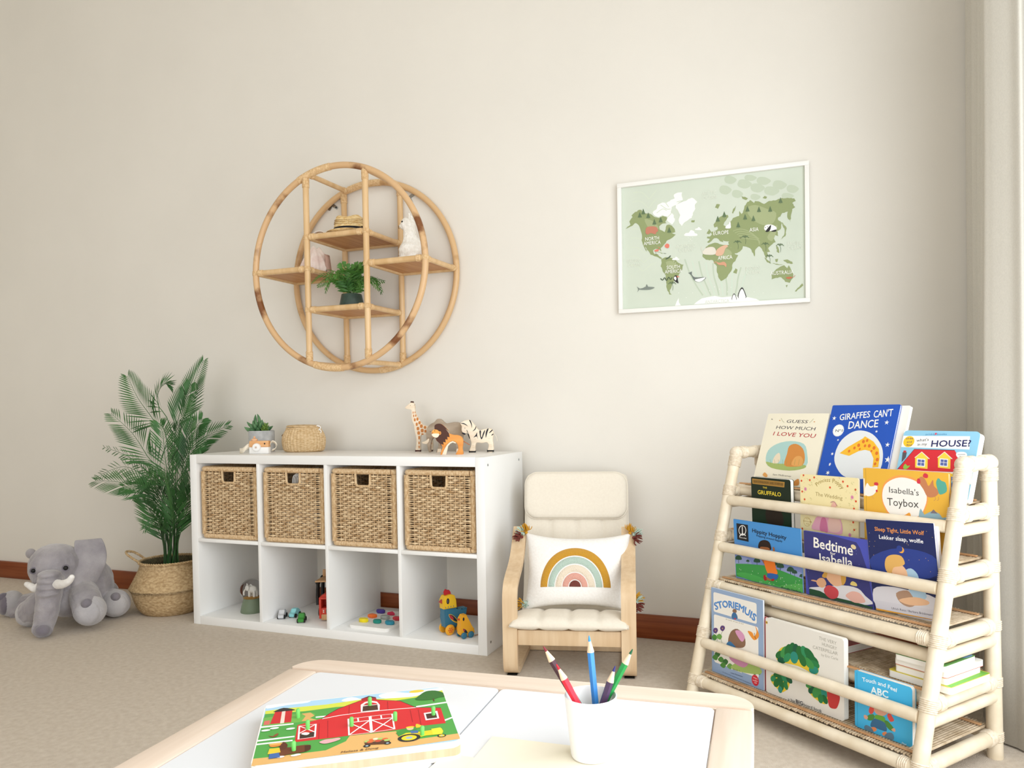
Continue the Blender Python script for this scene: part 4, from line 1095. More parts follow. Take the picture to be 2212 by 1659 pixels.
lands = [
 [(190,760),(240,715),(228,685),(260,640),(250,625),(285,590),(330,568),(350,570),(360,600),(440,610),(480,640),(520,650),(560,630),(600,640),(610,655),(585,690),(600,700),(560,705),(525,735),(530,765),(555,775),(580,790),(590,760),(600,720),(625,715),(650,725),(680,760),(685,790),(650,800),(690,815),(650,850),(610,870),(570,920),(540,950),(545,985),(530,965),(490,955),(465,970),(475,1005),(510,1010),(525,1030),(555,1050),(545,1058),(500,1035),(440,1015),(420,980),(385,935),(400,985),(380,950),(360,900),(350,870),(355,830),(340,770),(320,720),(295,700),(240,735)],
 [(545,1060),(590,1040),(640,1045),(690,1065),(715,1095),(768,1115),(755,1165),(735,1190),(715,1230),(690,1260),(660,1290),(650,1330),(630,1370),(635,1400),(652,1412),(625,1410),(605,1360),(595,1290),(590,1220),(560,1180),(540,1130),(550,1095)],
 [(960,985),(990,940),(1020,915),(1080,895),(1110,900),(1150,915),(1200,920),(1225,915),(1250,960),(1280,1010),(1312,1020),(1290,1060),(1255,1110),(1250,1160),(1225,1200),(1190,1250),(1140,1278),(1120,1250),(1100,1190),(1100,1130),(1070,1090),(1060,1070),(990,1065),(955,1030)],
 [(1000,890),(1030,858),(1000,850),(1003,835),(1030,835),(1050,815),(1040,790),(1090,775),(1110,760),(1105,735),(1075,745),(1066,715),(1085,690),(1130,640),(1170,618),(1210,620),(1215,640),(1175,690),(1165,720),(1195,740),(1225,700),(1260,650),(1320,630),(1325,580),(1345,610),(1370,560),(1375,530),(1430,470),(1470,500),(1480,480),(1530,490),(1570,510),(1620,480),(1680,475),(1750,450),(1870,455),(1885,480),(1850,500),(1880,540),(1850,560),(1838,620),(1832,690),(1800,640),(1805,585),(1750,600),(1705,660),(1745,700),(1735,760),(1700,780),(1710,830),(1680,820),(1665,850),(1685,890),(1640,920),(1610,950),(1630,985),(1600,990),(1610,1030),(1590,1060),(1570,1010),(1550,960),(1520,930),(1480,970),(1475,1035),(1450,990),(1430,950),(1390,935),(1360,930),(1352,960),(1300,1000),(1265,1000),(1230,930),(1212,895),(1222,882),(1175,880),(1150,860),(1165,890),(1130,880),(1100,850),(1075,850),(1045,880),(1020,898)],
 [(1645,1205),(1690,1160),(1730,1135),(1770,1120),(1800,1150),(1815,1120),(1840,1170),(1860,1210),(1855,1250),(1825,1295),(1780,1285),(1740,1240),(1690,1245),(1645,1260)],
 [(1875,1380),(1905,1345),(1930,1320),(1950,1300),(1960,1320),(1925,1350),(1890,1382)], [(1730,865),(1768,822),(1775,775),(1742,690),(1758,700),(1795,755),(1782,830)], [(1262,1195),(1285,1150),(1306,1165),(1296,1205)],
 [(998,805),(1020,758),(1045,790),(1022,812)], [(843,690),(848,672),(880,670),(876,692)], [(1570,1040),(1600,1065),(1640,1105),(1600,1090)], [(1680,1060),(1710,1055),(1700,1090),(1684,1085)], [(1760,1070),(1800,1062),(1850,1085),(1855,1105),(1800,1100)], [(1690,920),(1710,940),(1720,1000),(1695,985)], [(1650,1102),(1700,1105),(1760,1112),(1700,1114)],
 [(1080,545),(1095,512),(1132,516),(1110,560)], [(1345,432),(1410,455),(1390,472),(1355,458)], [(1555,450),(1575,430),(1600,440),(1590,458)], [(1250,600),(1262,560),(1290,527),(1282,560),(1262,606)], [(1785,1320),(1805,1315),(1795,1342)], [(500,985),(560,1000),(600,1003),(550,1004)],
]
crnd = random.Random(12)
def coast(l):
    out = []
    for (u0, v0), (u1, v1) in zip(l, l[1:]+l[:1]):
        d = sqrt((u1-u0)**2+(v1-v0)**2); m = max(1, int(d/16))
        for k in range(m):
            j = min(5, d*.09) if k else 0
            out.append((u0+(u1-u0)*k/m+crnd.uniform(-j, j), v0+(v1-v0)*k/m+crnd.uniform(-j, j)))
    return out
for l in lands: A.poly(mp(coast(l)), LANDC)
for s in ([(1390, 560), (1480, 520), (1600, 560), (1690, 600), (1660, 700), (1560, 720), (1450, 660)], [(1600, 840), (1660, 760), (1700, 720), (1690, 790), (1650, 880)], [(380, 660), (480, 690), (520, 760), (430, 760)], [(1110, 960), (1190, 950), (1250, 1000), (1200, 1060), (1120, 1030)], [(590, 1090), (660, 1080), (700, 1130), (640, 1160)]): A.smooth(mp(s), LAND2, 3)
for k in range(5): A.curve(mp([(1260+20*k, 780+18*k), (1340, 760+22*k), (1430+20*k, 790+20*k), (1520, 860+14*k)]), .003, LAND2)
A.poly(mp(coast([(690,520),(745,495),(790,480),(815,460),(850,448),(880,465),(905,490),(880,520),(885,560),(860,600),(850,650),(800,680),(770,700),(750,730),(725,700),(720,660),(735,620),(715,580),(690,550)])), ICE)
A.poly(mp(coast([(460,595),(500,560),(510,520),(560,495),(600,500),(640,470),(680,455),(670,420),(700,400),(755,395),(750,430),(760,470),(720,495),(690,520),(650,540),(640,590),(670,620),(680,680),(655,715),(620,690),(600,670),(610,640),(560,620),(520,640),(480,625)])), ICE)
for pts in ([(500, 600), (560, 560), (600, 575)], [(540, 520), (600, 560), (640, 560)], [(590, 500), (620, 540)], [(600, 650), (640, 610), (650, 590)], [(700, 490), (740, 480), (760, 480)]): A.curve(mp(pts), .0022, '#c3cdb9')
A.poly(mp([(870,1510),(905,1480),(950,1450),(1020,1435),(1080,1425),(1150,1440),(1220,1432),(1300,1430),(1420,1440),(1490,1455),(1530,1478)]), ICE); A.poly(mp([(683,1525),(700,1480),(720,1445),(722,1490),(742,1520)]), ICE)
def cloud(u, v, s): A.smooth(mp([(u-62*s, v+28*s), (u-50*s, v), (u-20*s, v-4*s), (u, v-30*s), (u+32*s, v-18*s), (u+40*s, v), (u+62*s, v+8*s), (u+56*s, v+28*s)]), ICE, 3)
cloud(840, 800, 1); cloud(915, 755, .5); cloud(690, 1052, .55)
for u, v in ((815, 845), (838, 862), (858, 842), (822, 880), (850, 876), (672, 1080), (690, 1098), (705, 1078), (1075, 1335), (1125, 1358), (1205, 1385), (1240, 1340), (860, 1395), (720, 1395), (795, 1442), (1560, 1395), (1470, 1385), (1025, 1375)): A.ell(*mp([(u, v)])[0], .0011, .0016, ICE, 8)
def tree(u, v, s=1.0): A.poly(mp([(u-20*s, v+26*s), (u, v-32*s), (u+22*s, v+24*s)]), '#5f7354'); A.line(mp([(u, v+24*s), (u, v+36*s)]), .0008, '#5f7354')
for u, v in ((332, 620), (367, 588), (416, 625), (477, 690), (540, 668), (625, 770), (1108, 660), (1173, 615), (1404, 560), (1518, 565), (1630, 562), (1733, 475), (1380, 640), (1463, 655), (1312, 718)): tree(u, v)
def mpalm(u, v, s=1.0):
    A.curve(mp([(u, v), (u+8*s, v+30*s), (u+4*s, v+66*s)]), .0011, '#5f7354')
    for a in (-2.9, -2.3, -1.5, -.8, -.2): A.curve(mp([(u, v), (u+22*s*cos(a), v+16*s*sin(a)-6*s), (u+40*s*cos(a), v+22*s*sin(a)+8*s)]), .002, '#5f7354')
for u, v in ((1380, 845), (1305, 895), (1582, 915), (1728, 925), (1622, 1035), (655, 1305)): mpalm(u, v)
A.smooth(mp([(390,790),(400,745),(450,733),(500,742),(515,780),(500,790),(490,812),(470,808),(440,800),(420,812),(400,812)]), '#bf7d66', 3)
A.smooth(mp([(1085,1010),(1100,965),(1150,930),(1195,918),(1210,935),(1185,955),(1160,1015),(1110,1028)]), '#d9b094', 3); A.smooth(mp([(955,1000),(990,950),(1060,938),(1090,970),(1080,1012),(1000,1016)]), '#dcd6c9', 3); A.curve(mp([(965, 1000), (945, 960), (955, 940)]), .002, '#dcd6c9')
A.smooth(mp([(1575,770),(1580,725),(1640,715),(1690,740),(1688,772),(1640,780)]), ICE, 3); A.smooth(mp([(1585,785),(1600,760),(1625,730),(1640,720),(1632,765),(1610,788)]), '#2b2b2b', 3); A.smooth(mp([(1640,780),(1690,765),(1685,785),(1650,786)]), '#2b2b2b', 3); A.ell(*mp([(1605, 738)])[0], .0016, .0016, '#2b2b2b', 8); A.ell(*mp([(1582, 745)])[0], .0016, .0016, '#2b2b2b', 8)
A.smooth(mp([(1186,752),(1195,725),(1218,710),(1225,690),(1235,692),(1238,720),(1235,752)]), ICE, 3)
A.smooth(mp([(1095,1090),(1130,1095),(1170,1085),(1195,1110),(1190,1140),(1170,1120),(1120,1118)]), '#cf9a7c', 3); A.curve(mp([(1110, 1100), (1090, 1085), (1070, 1100)]), .002, '#cf9a7c')
A.smooth(mp([(475,978),(500,962),(525,968),(505,985)]), '#dd7d6a', 3); A.curve(mp([(515, 970), (530, 945), (515, 940)]), .0014, '#dd7d6a'); A.line(mp([(492, 982), (496, 1020)]), .0008, '#3a3a3a')
A.smooth(mp([(580,930),(600,905),(625,915),(622,945),(600,950)]), '#dd7d6a', 3)
A.smooth(mp([(815,1195),(845,1205),(880,1240),(990,1240),(960,1275),(910,1288),(870,1265),(845,1220)]), '#6e7672', 3); A.smooth(mp([(880,1265),(930,1252),(988,1242),(950,1278),(910,1286)]), ICE, 3); A.poly(mp([(818, 1198), (852, 1182), (850, 1215)]), '#6e7672')
A.smooth(mp([(310,1358),(360,1348),(395,1335),(480,1340),(440,1362),(360,1366)]), '#7c857e', 3); A.poly(mp([(390, 1340), (402, 1308), (418, 1338)]), '#7c857e'); A.poly(mp([(335, 1355), (303, 1332), (320, 1360), (306, 1390)]), '#7c857e')
for u, v, s in ((1272, 1440, .6), (1350, 1405, 1)):
    A.smooth(mp([(u-38*s, v+40*s), (u-30*s, v-20*s), (u, v-66*s), (u+28*s, v-20*s), (u+40*s, v+40*s)]), '#2b2b2b', 3); A.smooth(mp([(u-32*s, v+44*s), (u-24*s, v-15*s), (u, v-50*s), (u+22*s, v-15*s), (u+34*s, v+44*s)]), ICE, 3)
A.smooth(mp([(668,1260),(680,1225),(705,1225),(712,1270),(718,1300),(690,1285)]), '#2b2b2b', 3); A.smooth(mp([(672,1250),(685,1232),(698,1250),(690,1272)]), ICE, 3); A.poly(mp([(700, 1225), (732, 1236), (704, 1242)]), '#dd7d6a')
A.curve(mp([(540, 1252), (560, 1268), (580, 1245), (600, 1272), (620, 1240), (640, 1262), (655, 1240)]), .0036, '#4e5d48'); A.curve(mp([(590, 1060), (620, 1045), (640, 1025)]), .004, '#4e5d48')
A.smooth(mp([(1785,1245),(1820,1235),(1850,1240),(1820,1258)]), '#bf6e50', 3); A.curve(mp([(1840, 1242), (1865, 1238), (1878, 1220)]), .0014, '#bf6e50')
def mtext(s, u, v, px, col, sp=1.0):
    q = mp([(u, v)])[0]; A.text(s, q[0], q[1], px*.000395*1.32, col, 0, 0, 'CENTER', 0, None, .8, sp)
for s, u, v in (('NORTH', 456, 872), ('AMERICA', 456, 915), ('SOUTH', 667, 1156), ('AMERICA', 668, 1198), ('EUROPE', 1140, 815), ('ASIA', 1470, 783), ('AFRICA', 1182, 1062), ('AUSTRALIA', 1748, 1212)): mtext(s, u, v, 40, '#f3f3ee')
for s, u, v in (('ARCTIC', 1025, 418), ('OCEAN', 1027, 462), ('ATLANTIC', 790, 945), ('OCEAN', 790, 985), ('PACIFIC', 275, 1092), ('OCEAN', 278, 1135), ('PACIFIC', 1876, 918), ('OCEAN', 1876, 962), ('INDIAN', 1458, 1165), ('OCEAN', 1458, 1207)): mtext(s, u, v, 38, '#dfe3d7')
mtext('ANTARCTICA', 1102, 1495, 36, '#d5d8d0')
b.build('map_print', fr, smooth=False)

# ------------------------------------------------------------------ child's bentwood armchair
ch = thing('kids_armchair', 'small pale birch bentwood armchair with cream padded cushion', 'armchair', (1.856, -.540, 0), radians(14))
def strip(path, x0, x1, th, m=BIRCH, name='side_frame', parent=ch):
    """a flat bent strip following a path in y,z"""
    C = ease([(0, y, z) for y, z in path], 6); b = MB(m); R = []
    for i, c in enumerate(C):
        t = (C[min(i+1, len(C)-1)]-C[max(i-1, 0)]).normalized(); nn = Vector((0, -t.z, t.y))*th/2
        R.append([b.v((x0, c.y+nn.y, c.z+nn.z)), b.v((x1, c.y+nn.y, c.z+nn.z)), b.v((x1, c.y-nn.y, c.z-nn.z)), b.v((x0, c.y-nn.y, c.z-nn.z))])
    for p, q in zip(R, R[1:]):
        for k in range(4): b.face([p[k], p[(k+1) % 4], q[(k+1) % 4], q[k]])
    b.face(R[0][::-1]); b.face(R[-1])
    return b.build(name, parent, ang=50)
SIDE = [(.50, .012), (.30, .012), (.10, .0125), (.05, .016), (.022, .032), (.0125, .065), (.0115, .12), (.0115, .20), (.012, .265), (.018, .30), (.04, .328), (.085, .348), (.14, .366), (.19, .39), (.235, .425), (.27, .462), (.30, .488)]
strip(SIDE, -.235, -.183, .021); strip(SIDE, .183, .235, .021)
b = MB(BIRCH); b.box(-.183, .183, .008, .028, .118, .172, .002); b.build('front_rail', ch)
b = MB(BIRCH); b.box(-.183, .183, .32, .365, .0025, .03, .002); b.build('rear_floor_rail', ch)
b = MB(BIRCH); b.box(-.183, .183, .355, .375, .1, .15, .002); b.build('rear_rail', ch)
b = MB(BIRCH); b.box(-.15, .15, .452, .464, .50, .55, .002); b.build('back_rail', ch)
for x in (-.209, .209):
    b = MB(BLACKP); b.box(x-.018, x+.018, .035, .075, .0005, .003); b.build('glide', ch)
# the seat frame under the cushion
SEAT = [(.045, .168), (.12, .160), (.22, .140), (.30, .128), (.35, .135), (.378, .18), (.405, .26), (.44, .40), (.468, .54), (.482, .62)]
strip(SEAT, -.180, -.145, .016, name='seat_frame'); strip(SEAT, .145, .180, .016, name='seat_frame')
CANV = mat('cream_canvas', '#e1d8c9', '#e4dccd', (120, 120, 120), .9, .12, (500, 500, 500), sheen=.1)
CPATH = [(-.015, .190), (.05, .203), (.12, .195), (.22, .173), (.29, .162), (.335, .176), (.365, .23), (.385, .30), (.415, .42), (.44, .54), (.462, .655), (.466, .682)]
def pad(path, hw, th, seams, name, parent, m, n=36, end=.18):
    C = ease([(0, y, z) for y, z in path], 5); N = len(C); b = MB(m); top = []; bot = []
    for i, c in enumerate(C):
        t = (C[min(i+1, N-1)]-C[max(i-1, 0)]).normalized(); nn = Vector((0, -t.z, t.y))
        u = i/(N-1); e = min(1, (min(u, 1-u)/.035))**.5 if min(u, 1-u) < .035 else 1
        ra, rb = [], []
        for k in range(n+1):
            x = -1+2*k/n; f = (1-abs(x)**8)**.5
            g = 1.0
            for s in seams: g = min(g, .62+.38*min(1, abs(x-s)/.10)**.6)
            h = th*max(.12, f*g*max(e, .2))
            w_ = hw*(1-.10*max(0, (u-.86)/.14)**2); ra.append(c+nn*h*.5+Vector((x*w_, 0, 0))); rb.append(c-nn*h*.5+Vector((x*w_, 0, 0)))
        top.append(ra); bot.append(rb)
    VT = [[b.v(p) for p in r] for r in top]; VB = [[b.v(p) for p in r] for r in bot]
    for V in (VT, VB):
        for p, q in zip(V, V[1:]):
            for k in range(n): b.face([p[k], p[k+1], q[k+1], q[k]])
    for p, q in ((VT[0], VB[0]), (VT[-1], VB[-1])):
        for k in range(n): b.face([p[k], p[k+1], q[k+1], q[k]])
    for i in range(N-1):
        for k in (0, n): b.face([VT[i][k], VT[i+1][k], VB[i+1][k], VB[i][k]])
    return b.build(name, parent, ang=60)
seat_pad = pad(CPATH, .208, .046, (-.5, 0, .5), 'seat_cushion', ch, CANV)
b = MB(CANV)
C = ease([(0, y, z) for y, z in CPATH], 5)
for s in (-1, 1): b.tube([(s*.207*(1-.10*max(0, (i/(len(C)-1)-.86)/.14)**2), c.y, c.z) for i, c in enumerate(C)], .0035, 6)
b.build('piping', seat_pad)
hp = MB(CANV); o_ = round_rect(.41, .185, .05, 8, -.205, -.0925)
n_ = len(o_); MX = Matrix.Translation((0, .420, .602)) @ Matrix.Rotation(radians(-10), 4, 'X')
lay = [(-.020, .86), (-.026, .80), (-.017, .955), (-.008, 1.0), (.006, 1.0), (.014, .955)]
lay = [(.014, .95), (.007, 1.0), (-.004, 1.0), (-.012, .975), (-.017, .92), (-.020, .80), (-.021, .5)]
RG = [[hp.v(MX @ Vector((x*f, y, z*f))) for x, z in o_] for y, f in lay]
for p, q in zip(RG, RG[1:]):
    for k in range(n_): hp.face([p[k], p[(k+1) % n_], q[(k+1) % n_], q[k]])
hp.face(RG[0]); hp.face(RG[-1][::-1]); hpo = hp.build('head_pillow', ch, ang=70)
b = MB(CANV); b.tube([MX @ Vector((x*1.004, .001, z*1.004)) for x, z in o_], .0032, 6, closed=True); b.build('piping', hpo)

# ---- rainbow pillow
PM = Matrix.Translation((1.856, -.540, 0)) @ Matrix.Rotation(radians(14), 4, 'Z') @ Matrix.Translation((.018, .215, .338)) @ Matrix.Rotation(radians(-17), 4, 'X')
pl = thing('rainbow_cushion', 'white cushion with tufted rainbow and corner tassels on the small armchair', 'cushion', PM.to_translation(), PM.to_euler())
LINEN = mat('white_linen', '#eeebe7', '#f4f2ef', (150, 40, 150), .9, .35, (420, 420, 420), sheen=.1)
PW, PH, PT = .200, .136, .075
def pil(x, z, side):
    u, v = x/PW, z/PH
    e = max(0, (1-u*u))*max(0, (1-v*v)); h = PT*e**.42
    return Vector((x*(1-.07*(1-abs(v)**2.0)*abs(u)**3)*1.0, side*h, z*(1-.11*(1-abs(u)**2.0)*abs(v)**3)+.010*abs(u)**3*v))
b = MB(LINEN); N = 40
V = {}
for side in (-1, 1):
    g = [[None]*(N+1) for _ in range(N+1)]
    for i in range(N+1):
        for j in range(N+1):
            x, z = PW*sin((i/N-.5)*pi), PH*sin((j/N-.5)*pi)
            edge = i in (0, N) or j in (0, N)
            if edge and (i, j) in V: g[i][j] = V[(i, j)]
            else:
                g[i][j] = b.v(pil(x, z, side))
                if edge: V[(i, j)] = g[i][j]
    for i in range(N):
        for j in range(N): b.face([g[i][j], g[i+1][j], g[i+1][j+1], g[i][j+1]])
b.build('pillow_cover', pl, ang=80)
# tufted bands
for nm, r0, r1, hx in (('mustard', .106, .134, '#c6922c'), ('mint', .078, .102, '#b4c8bc'), ('cream', .050, .074, '#e6d8c4'), ('pink', .025, .047, '#dba293'), ('maroon', .0, .022, '#713830')):
    m_ = mat('tufted_'+nm, hx, None, rough=.95, bump=1.0, bscale=(260, 260, 260), sheen=.3)
    nt = m_.node_tree
    b = MB(m_); ca, cz_ = -.004, -.062; nr, na = 5, 40
    nrg = []
    for i in range(nr+1):
        r = r0+(r1-r0)*i/nr; row = []
        for k in range(na+1):
            a = pi*k/na; x, z = ca+r*cos(a)*.985, cz_+r*sin(a)*1.08
            q = pil(x, z, -1); h = .0035*(1-(2*i/nr-1)**2)**.5*(1 if 0 < k < na else .3)
            row.append(q+Vector((0, -.0006-h, 0)))
        nrg.append(row)
    b.sheet(nrg); b.build('rainbow_band', pl, ang=80)['label'] = nm+' tufted rainbow band'
def tassel(c, d, hx, n=34, L_=.05):
    c, d = Vector(c), Vector(d).normalized(); b = MB(flat(hx, .9)); rnd = random.Random(hx+str(c))
    s1 = d.orthogonal().normalized(); s2 = d.cross(s1)
    for k in range(n):
        a = rnd.uniform(0, 2*pi); r = rnd.uniform(.1, 1)
        e = s1*cos(a)+s2*sin(a)
        tip = c+d*L_*rnd.uniform(.7, 1.05)*(1-.35*r)+e*L_*.62*r
        b.tube(ease([c, c+d*.012+e*.004*r, c.lerp(tip, .6)+e*.004, tip], 2), [.0018]*6+[.0012], 5)
    b.ell(c+d*.006, (.0065, .0065, .0065), u=10, v=6); b.build('tassel', pl)
cxx, czz = PW*.985, PH*.985
TS = [((-cxx, -.004, czz+.006), (-.25, -.3, 1.0), '#c6922c'), ((-cxx-.012, -.01, czz-.006), (-1, -.55, -.15), '#713830'), ((-cxx-.008, .0, czz+.004), (-.8, -.2, .55), '#b4c8bc'),
      ((cxx, -.004, czz+.006), (.1, -.3, 1.0), '#c6922c'), ((cxx+.010, -.01, czz-.006), (.9, -.55, -.35), '#713830'), ((cxx+.01, .0, czz+.004), (.9, -.2, .4), '#b4c8bc'),
      ((-cxx+.0, -.012, -czz+.008), (.1, -1, .12), '#b4c8bc'), ((-cxx-.004, -.004, -czz+.006), (-.8, -.8, .15), '#c6922c'),
      ((cxx+.012, .006, -czz+.03), (1, .3, .55), '#c6922c'), ((cxx+.012, .006, -czz+.02), (1, .2, -.35), '#713830'), ((cxx+.01, .004, -czz+.026), (1, .3, .1), '#b4c8bc')]
for c, d, hx in TS: tassel(c, d, hx, 30, .046 if d[1] != -1 else .03)

# ------------------------------------------------------------------ children's table in front
TT = .480
TM = Matrix.Translation((2.214, -2.110, 0)) @ Matrix.Rotation(radians(5), 4, 'Z')
tb = thing('childrens_table', 'low pale pine table with two white lids and rounded corners', 'table', (2.214, -2.110, 0), radians(5))
HWX, HWY, RAIL = .415, .29, .058
b = MB(PINE); o_ = [(-HWX, HWY-RAIL)]
r = .050
for k in range(15):
    a = pi-pi/2*k/14; o_.append((-HWX+r+r*cos(a), HWY-r+r*sin(a)))
for k in range(15):
    a = pi/2-pi/2*k/14; o_.append((HWX-r+r*cos(a), HWY-r+r*sin(a)))
o_.append((HWX, HWY-RAIL))
RX = Matrix.Rotation(-pi/2, 4, 'X')
def slab(out, z0, z1, m, bev, name, parent):
    b = MB(m); b.prism(out, z0, z1, bev, None); bm = b.bm
    for v in bm.verts: v.co = Vector((v.co.x, v.co.z, v.co.y))
    return b.build(name, parent)
slab(o_, TT-.062, TT, PINE, .004, 'end_rail', tb); slab([(x, -y) for x, y in o_], TT-.062, TT, PINE, .004, 'end_rail', tb)
for s in (-1, 1):
    b = MB(PINE_Y); x0, x1 = (s*HWX, s*(HWX-RAIL)) if s < 0 else (HWX-RAIL, HWX); b.box(x0, x1, -HWY+RAIL+.0006, HWY-RAIL-.0006, TT-.062, TT, .004); b.build('side_rail', tb)
LIDM = mat('white_lid', '#dfe1e5', None, rough=.4)
ix, iy = HWX-RAIL-.0015, HWY-RAIL-.0015
slab(round_rect(ix-.0014, 2*iy, .012, 4, -ix, -iy), TT-.010, TT-.0015, LIDM, .001, 'lid', tb)
slab(round_rect(ix-.0014, 2*iy, .012, 4, .0014, -iy), TT-.010, TT-.0015, LIDM, .001, 'lid', tb)
b = MB(PINE); b.box(-.012, .012, -iy, iy, TT-.05, TT-.0105); b.build('cross_rail', tb)
for sx in (-1, 1):
    for sy in (-1, 1):
        b = MB(PINE_Y); x, y = sx*(HWX-.04), sy*(HWY-.04); b.box(x-.022, x+.022, y-.022, y+.022, 0, TT-.064, .004); b.build('leg', tb)

# barn puzzle board
BT = .505
BO = Vector((2.079, -2.134, TT))
BR_ = radians(35.6)
pb = thing('barn_puzzle', 'wooden peg puzzle board with red barn picture on the white table', 'puzzle', (BO.x, BO.y, TT-.0014), BR_)
def pz(u, v):
    q = at_z(530+u/4.608, 1470+v/4.608, BT)-BO; return (q.x*cos(BR_)+q.y*sin(BR_), -q.x*sin(BR_)+q.y*cos(BR_))
PBW, PBH = .272, .212
o_ = round_rect(PBW, PBH, .012, 5, -PBW/2, -PBH/2)
slab(o_, 0, .006, mat('puzzle_base', '#f1ebe0', None, rough=.5), .001, 'back_board', pb)
slab([(x*.997, y*.997) for x, y in o_], .006, .017, mat('puzzle_core', '#cfae8d', '#dcc0a2', (90, 90, 4), .6), 0, 'plywood_core', pb)
b = MB(mat('puzzle_edge', '#f4efe5', None, rough=.5)); b.prism(o_, .017, .0256, .0012)
for v in b.bm.verts: v.co = Vector((v.co.x, v.co.z, v.co.y))
CL = lambda x, lim: min(max(x, -lim), lim)
A = Art(b, lambda x, y, h: (CL(x, PBW/2-.0015), CL(y, PBH/2-.0015), .0256+h))
def pp(pts): return [pz(u, v) for u, v in pts]
A.poly([(x*.99, y*.988) for x, y in o_], '#a9cfe8')
for pts in ([(210,240),(480,205),(640,185),(620,215),(420,240),(215,275)], [(960,190),(1060,160),(1160,190),(1000,205)], [(1330,140),(1480,110),(1640,120),(1760,90),(1960,70),(1970,100),(1700,150),(1400,175)]): A.smooth(pp(pts), '#eef5f9', 3)
A.ell(*pz(1705, 103), .012, .006, '#f3c53f')
A.poly(pp([(200,300),(420,270),(800,235),(1150,185),(1400,175),(1650,160),(1975,90),(2000,150),(1990,240),(1500,300),(800,330),(190,380)]), '#d2d84f')
A.poly(pp([(195,330),(600,300),(900,260),(1200,240),(1600,180),(1990,120),(2130,560),(1500,620),(1000,680),(60,830),(100,600)]), '#4f9e48')
A.poly(pp([(180,370),(400,335),(560,330),(640,310),(700,330),(640,360),(700,385),(460,420),(170,450)]), '#6fae50'); A.poly(pp([(560,400),(600,350),(560,325),(650,315),(690,345),(640,370),(720,390)]), '#d7a765')
A.poly(pp([(55,850),(70,775),(400,740),(800,690),(1000,600),(1040,545),(1500,500),(1560,600),(2130,520),(2140,575),(1700,640)]), '#dcae6c')
for pts in ([(140,455),(480,420),(480,432),(140,470)], [(110,590),(490,545),(490,558),(108,606)], [(110,625),(470,585),(470,598),(108,640)], [(700,355),(850,340),(850,352),(700,368)], [(1700,250),(2010,205),(2015,218),(1700,265)], [(1980,385),(2070,355),(2075,368),(1985,400)]): A.poly(pp(pts), '#eef1ec')
A.poly(pp([(245,430),(300,300),(470,280),(455,410)]), '#c6262b'); A.smooth(pp([(285,305),(380,268),(490,285),(470,295),(300,310)]), '#2c2a2a', 3); A.poly(pp([(345,425),(365,305),(400,300),(385,420)]), '#e7d3c8'); A.poly(pp([(180,440),(190,400),(245,392),(240,435)]), '#d06a62')
BRD, BRK = '#d0282e', '#a81f26'
A.poly(pp([(490,610),(520,440),(760,375),(830,330),(920,280),(1150,195),(1300,185),(1540,200),(1700,265),(1945,268),(1995,420),(1730,450),(1490,490),(1030,545),(830,570)]), BRD)
A.poly(pp([(1155,200),(1155,180),(1230,152),(1300,163),(1305,188)]), BRK); A.poly(pp([(1150,180),(1230,150),(1300,162),(1290,170),(1230,162)]), '#353140')
A.line(pp([(765,378),(930,345),(1150,315),(1400,290),(1700,265)]), .0022, '#f1ebe8')
A.line(pp([(760,378),(830,330),(920,280),(1150,195)]), .0012, '#32202a'); A.line(pp([(1300,188),(1540,200),(1700,265),(1945,268)]), .0012, '#32202a')
for pts in ([(820,395),(820,565)], [(735,425),(730,580)], [(1035,250),(1030,330)], [(1415,205),(1420,285)], [(1720,285),(1750,445)], [(1640,290),(1665,410)]): A.line(pp(pts), .0012, BRK)
W_ = '#f4efec'
def frame_rect(pts, col, w=.0026): A.line(pp(pts), w, W_, True)
A.poly(pp([(535,450),(705,430),(695,555),(525,585)]), BRD); A.poly(pp([(545,525),(690,507),(685,560),(540,575)]), '#3a2420'); frame_rect([(538,450),(702,430),(692,558),(528,582)], W_); A.line(pp([(538, 450), (695, 510)]), .002, W_); A.line(pp([(702, 430), (535, 525)]), .002, W_); A.smooth(pp([(555, 530), (590, 512), (640, 520), (610, 540)]), '#ece8e4', 3)
frame_rect([(1025,380),(1235,355),(1252,515),(1032,540)], W_); frame_rect([(1248,352),(1460,330),(1485,480),(1262,512)], W_)
for pts in ([(1032, 540), (1235, 395)], [(1035, 420), (1250, 510)], [(1262, 512), (1465, 370)], [(1255, 390), (1485, 478)], [(1030, 418), (1240, 394)], [(1250, 390), (1465, 368)], [(1120, 370), (1125, 405)], [(1350, 345), (1355, 378)]): A.line(pp(pts), .0022, W_)
A.poly(pp([(1150,310),(1148,240),(1190,212),(1250,200),(1310,208),(1338,240),(1335,298)]), W_); A.poly(pp([(1165,305),(1170,255),(1315,238),(1322,290)]), '#4a2c24'); A.poly(pp([(1172,246),(1200,225),(1250,214),(1300,222),(1318,234)]), BRD); A.line(pp([(1240, 212), (1243, 246)]), .0016, W_)
A.poly(pp([(1775,322),(1910,300),(1930,375),(1795,395)]), W_); A.poly(pp([(1795,332),(1895,318),(1910,368),(1808,380)]), '#4a2c24')
# tree
A.smooth(pp([(1690,185),(1740,140),(1800,105),(1890,98),(1970,120),(1995,155),(1930,165),(1870,185),(1760,195)]), '#2f6b2b', 3); A.line(pp([(1870, 180), (1878, 205)]), .002, '#5a3a26')
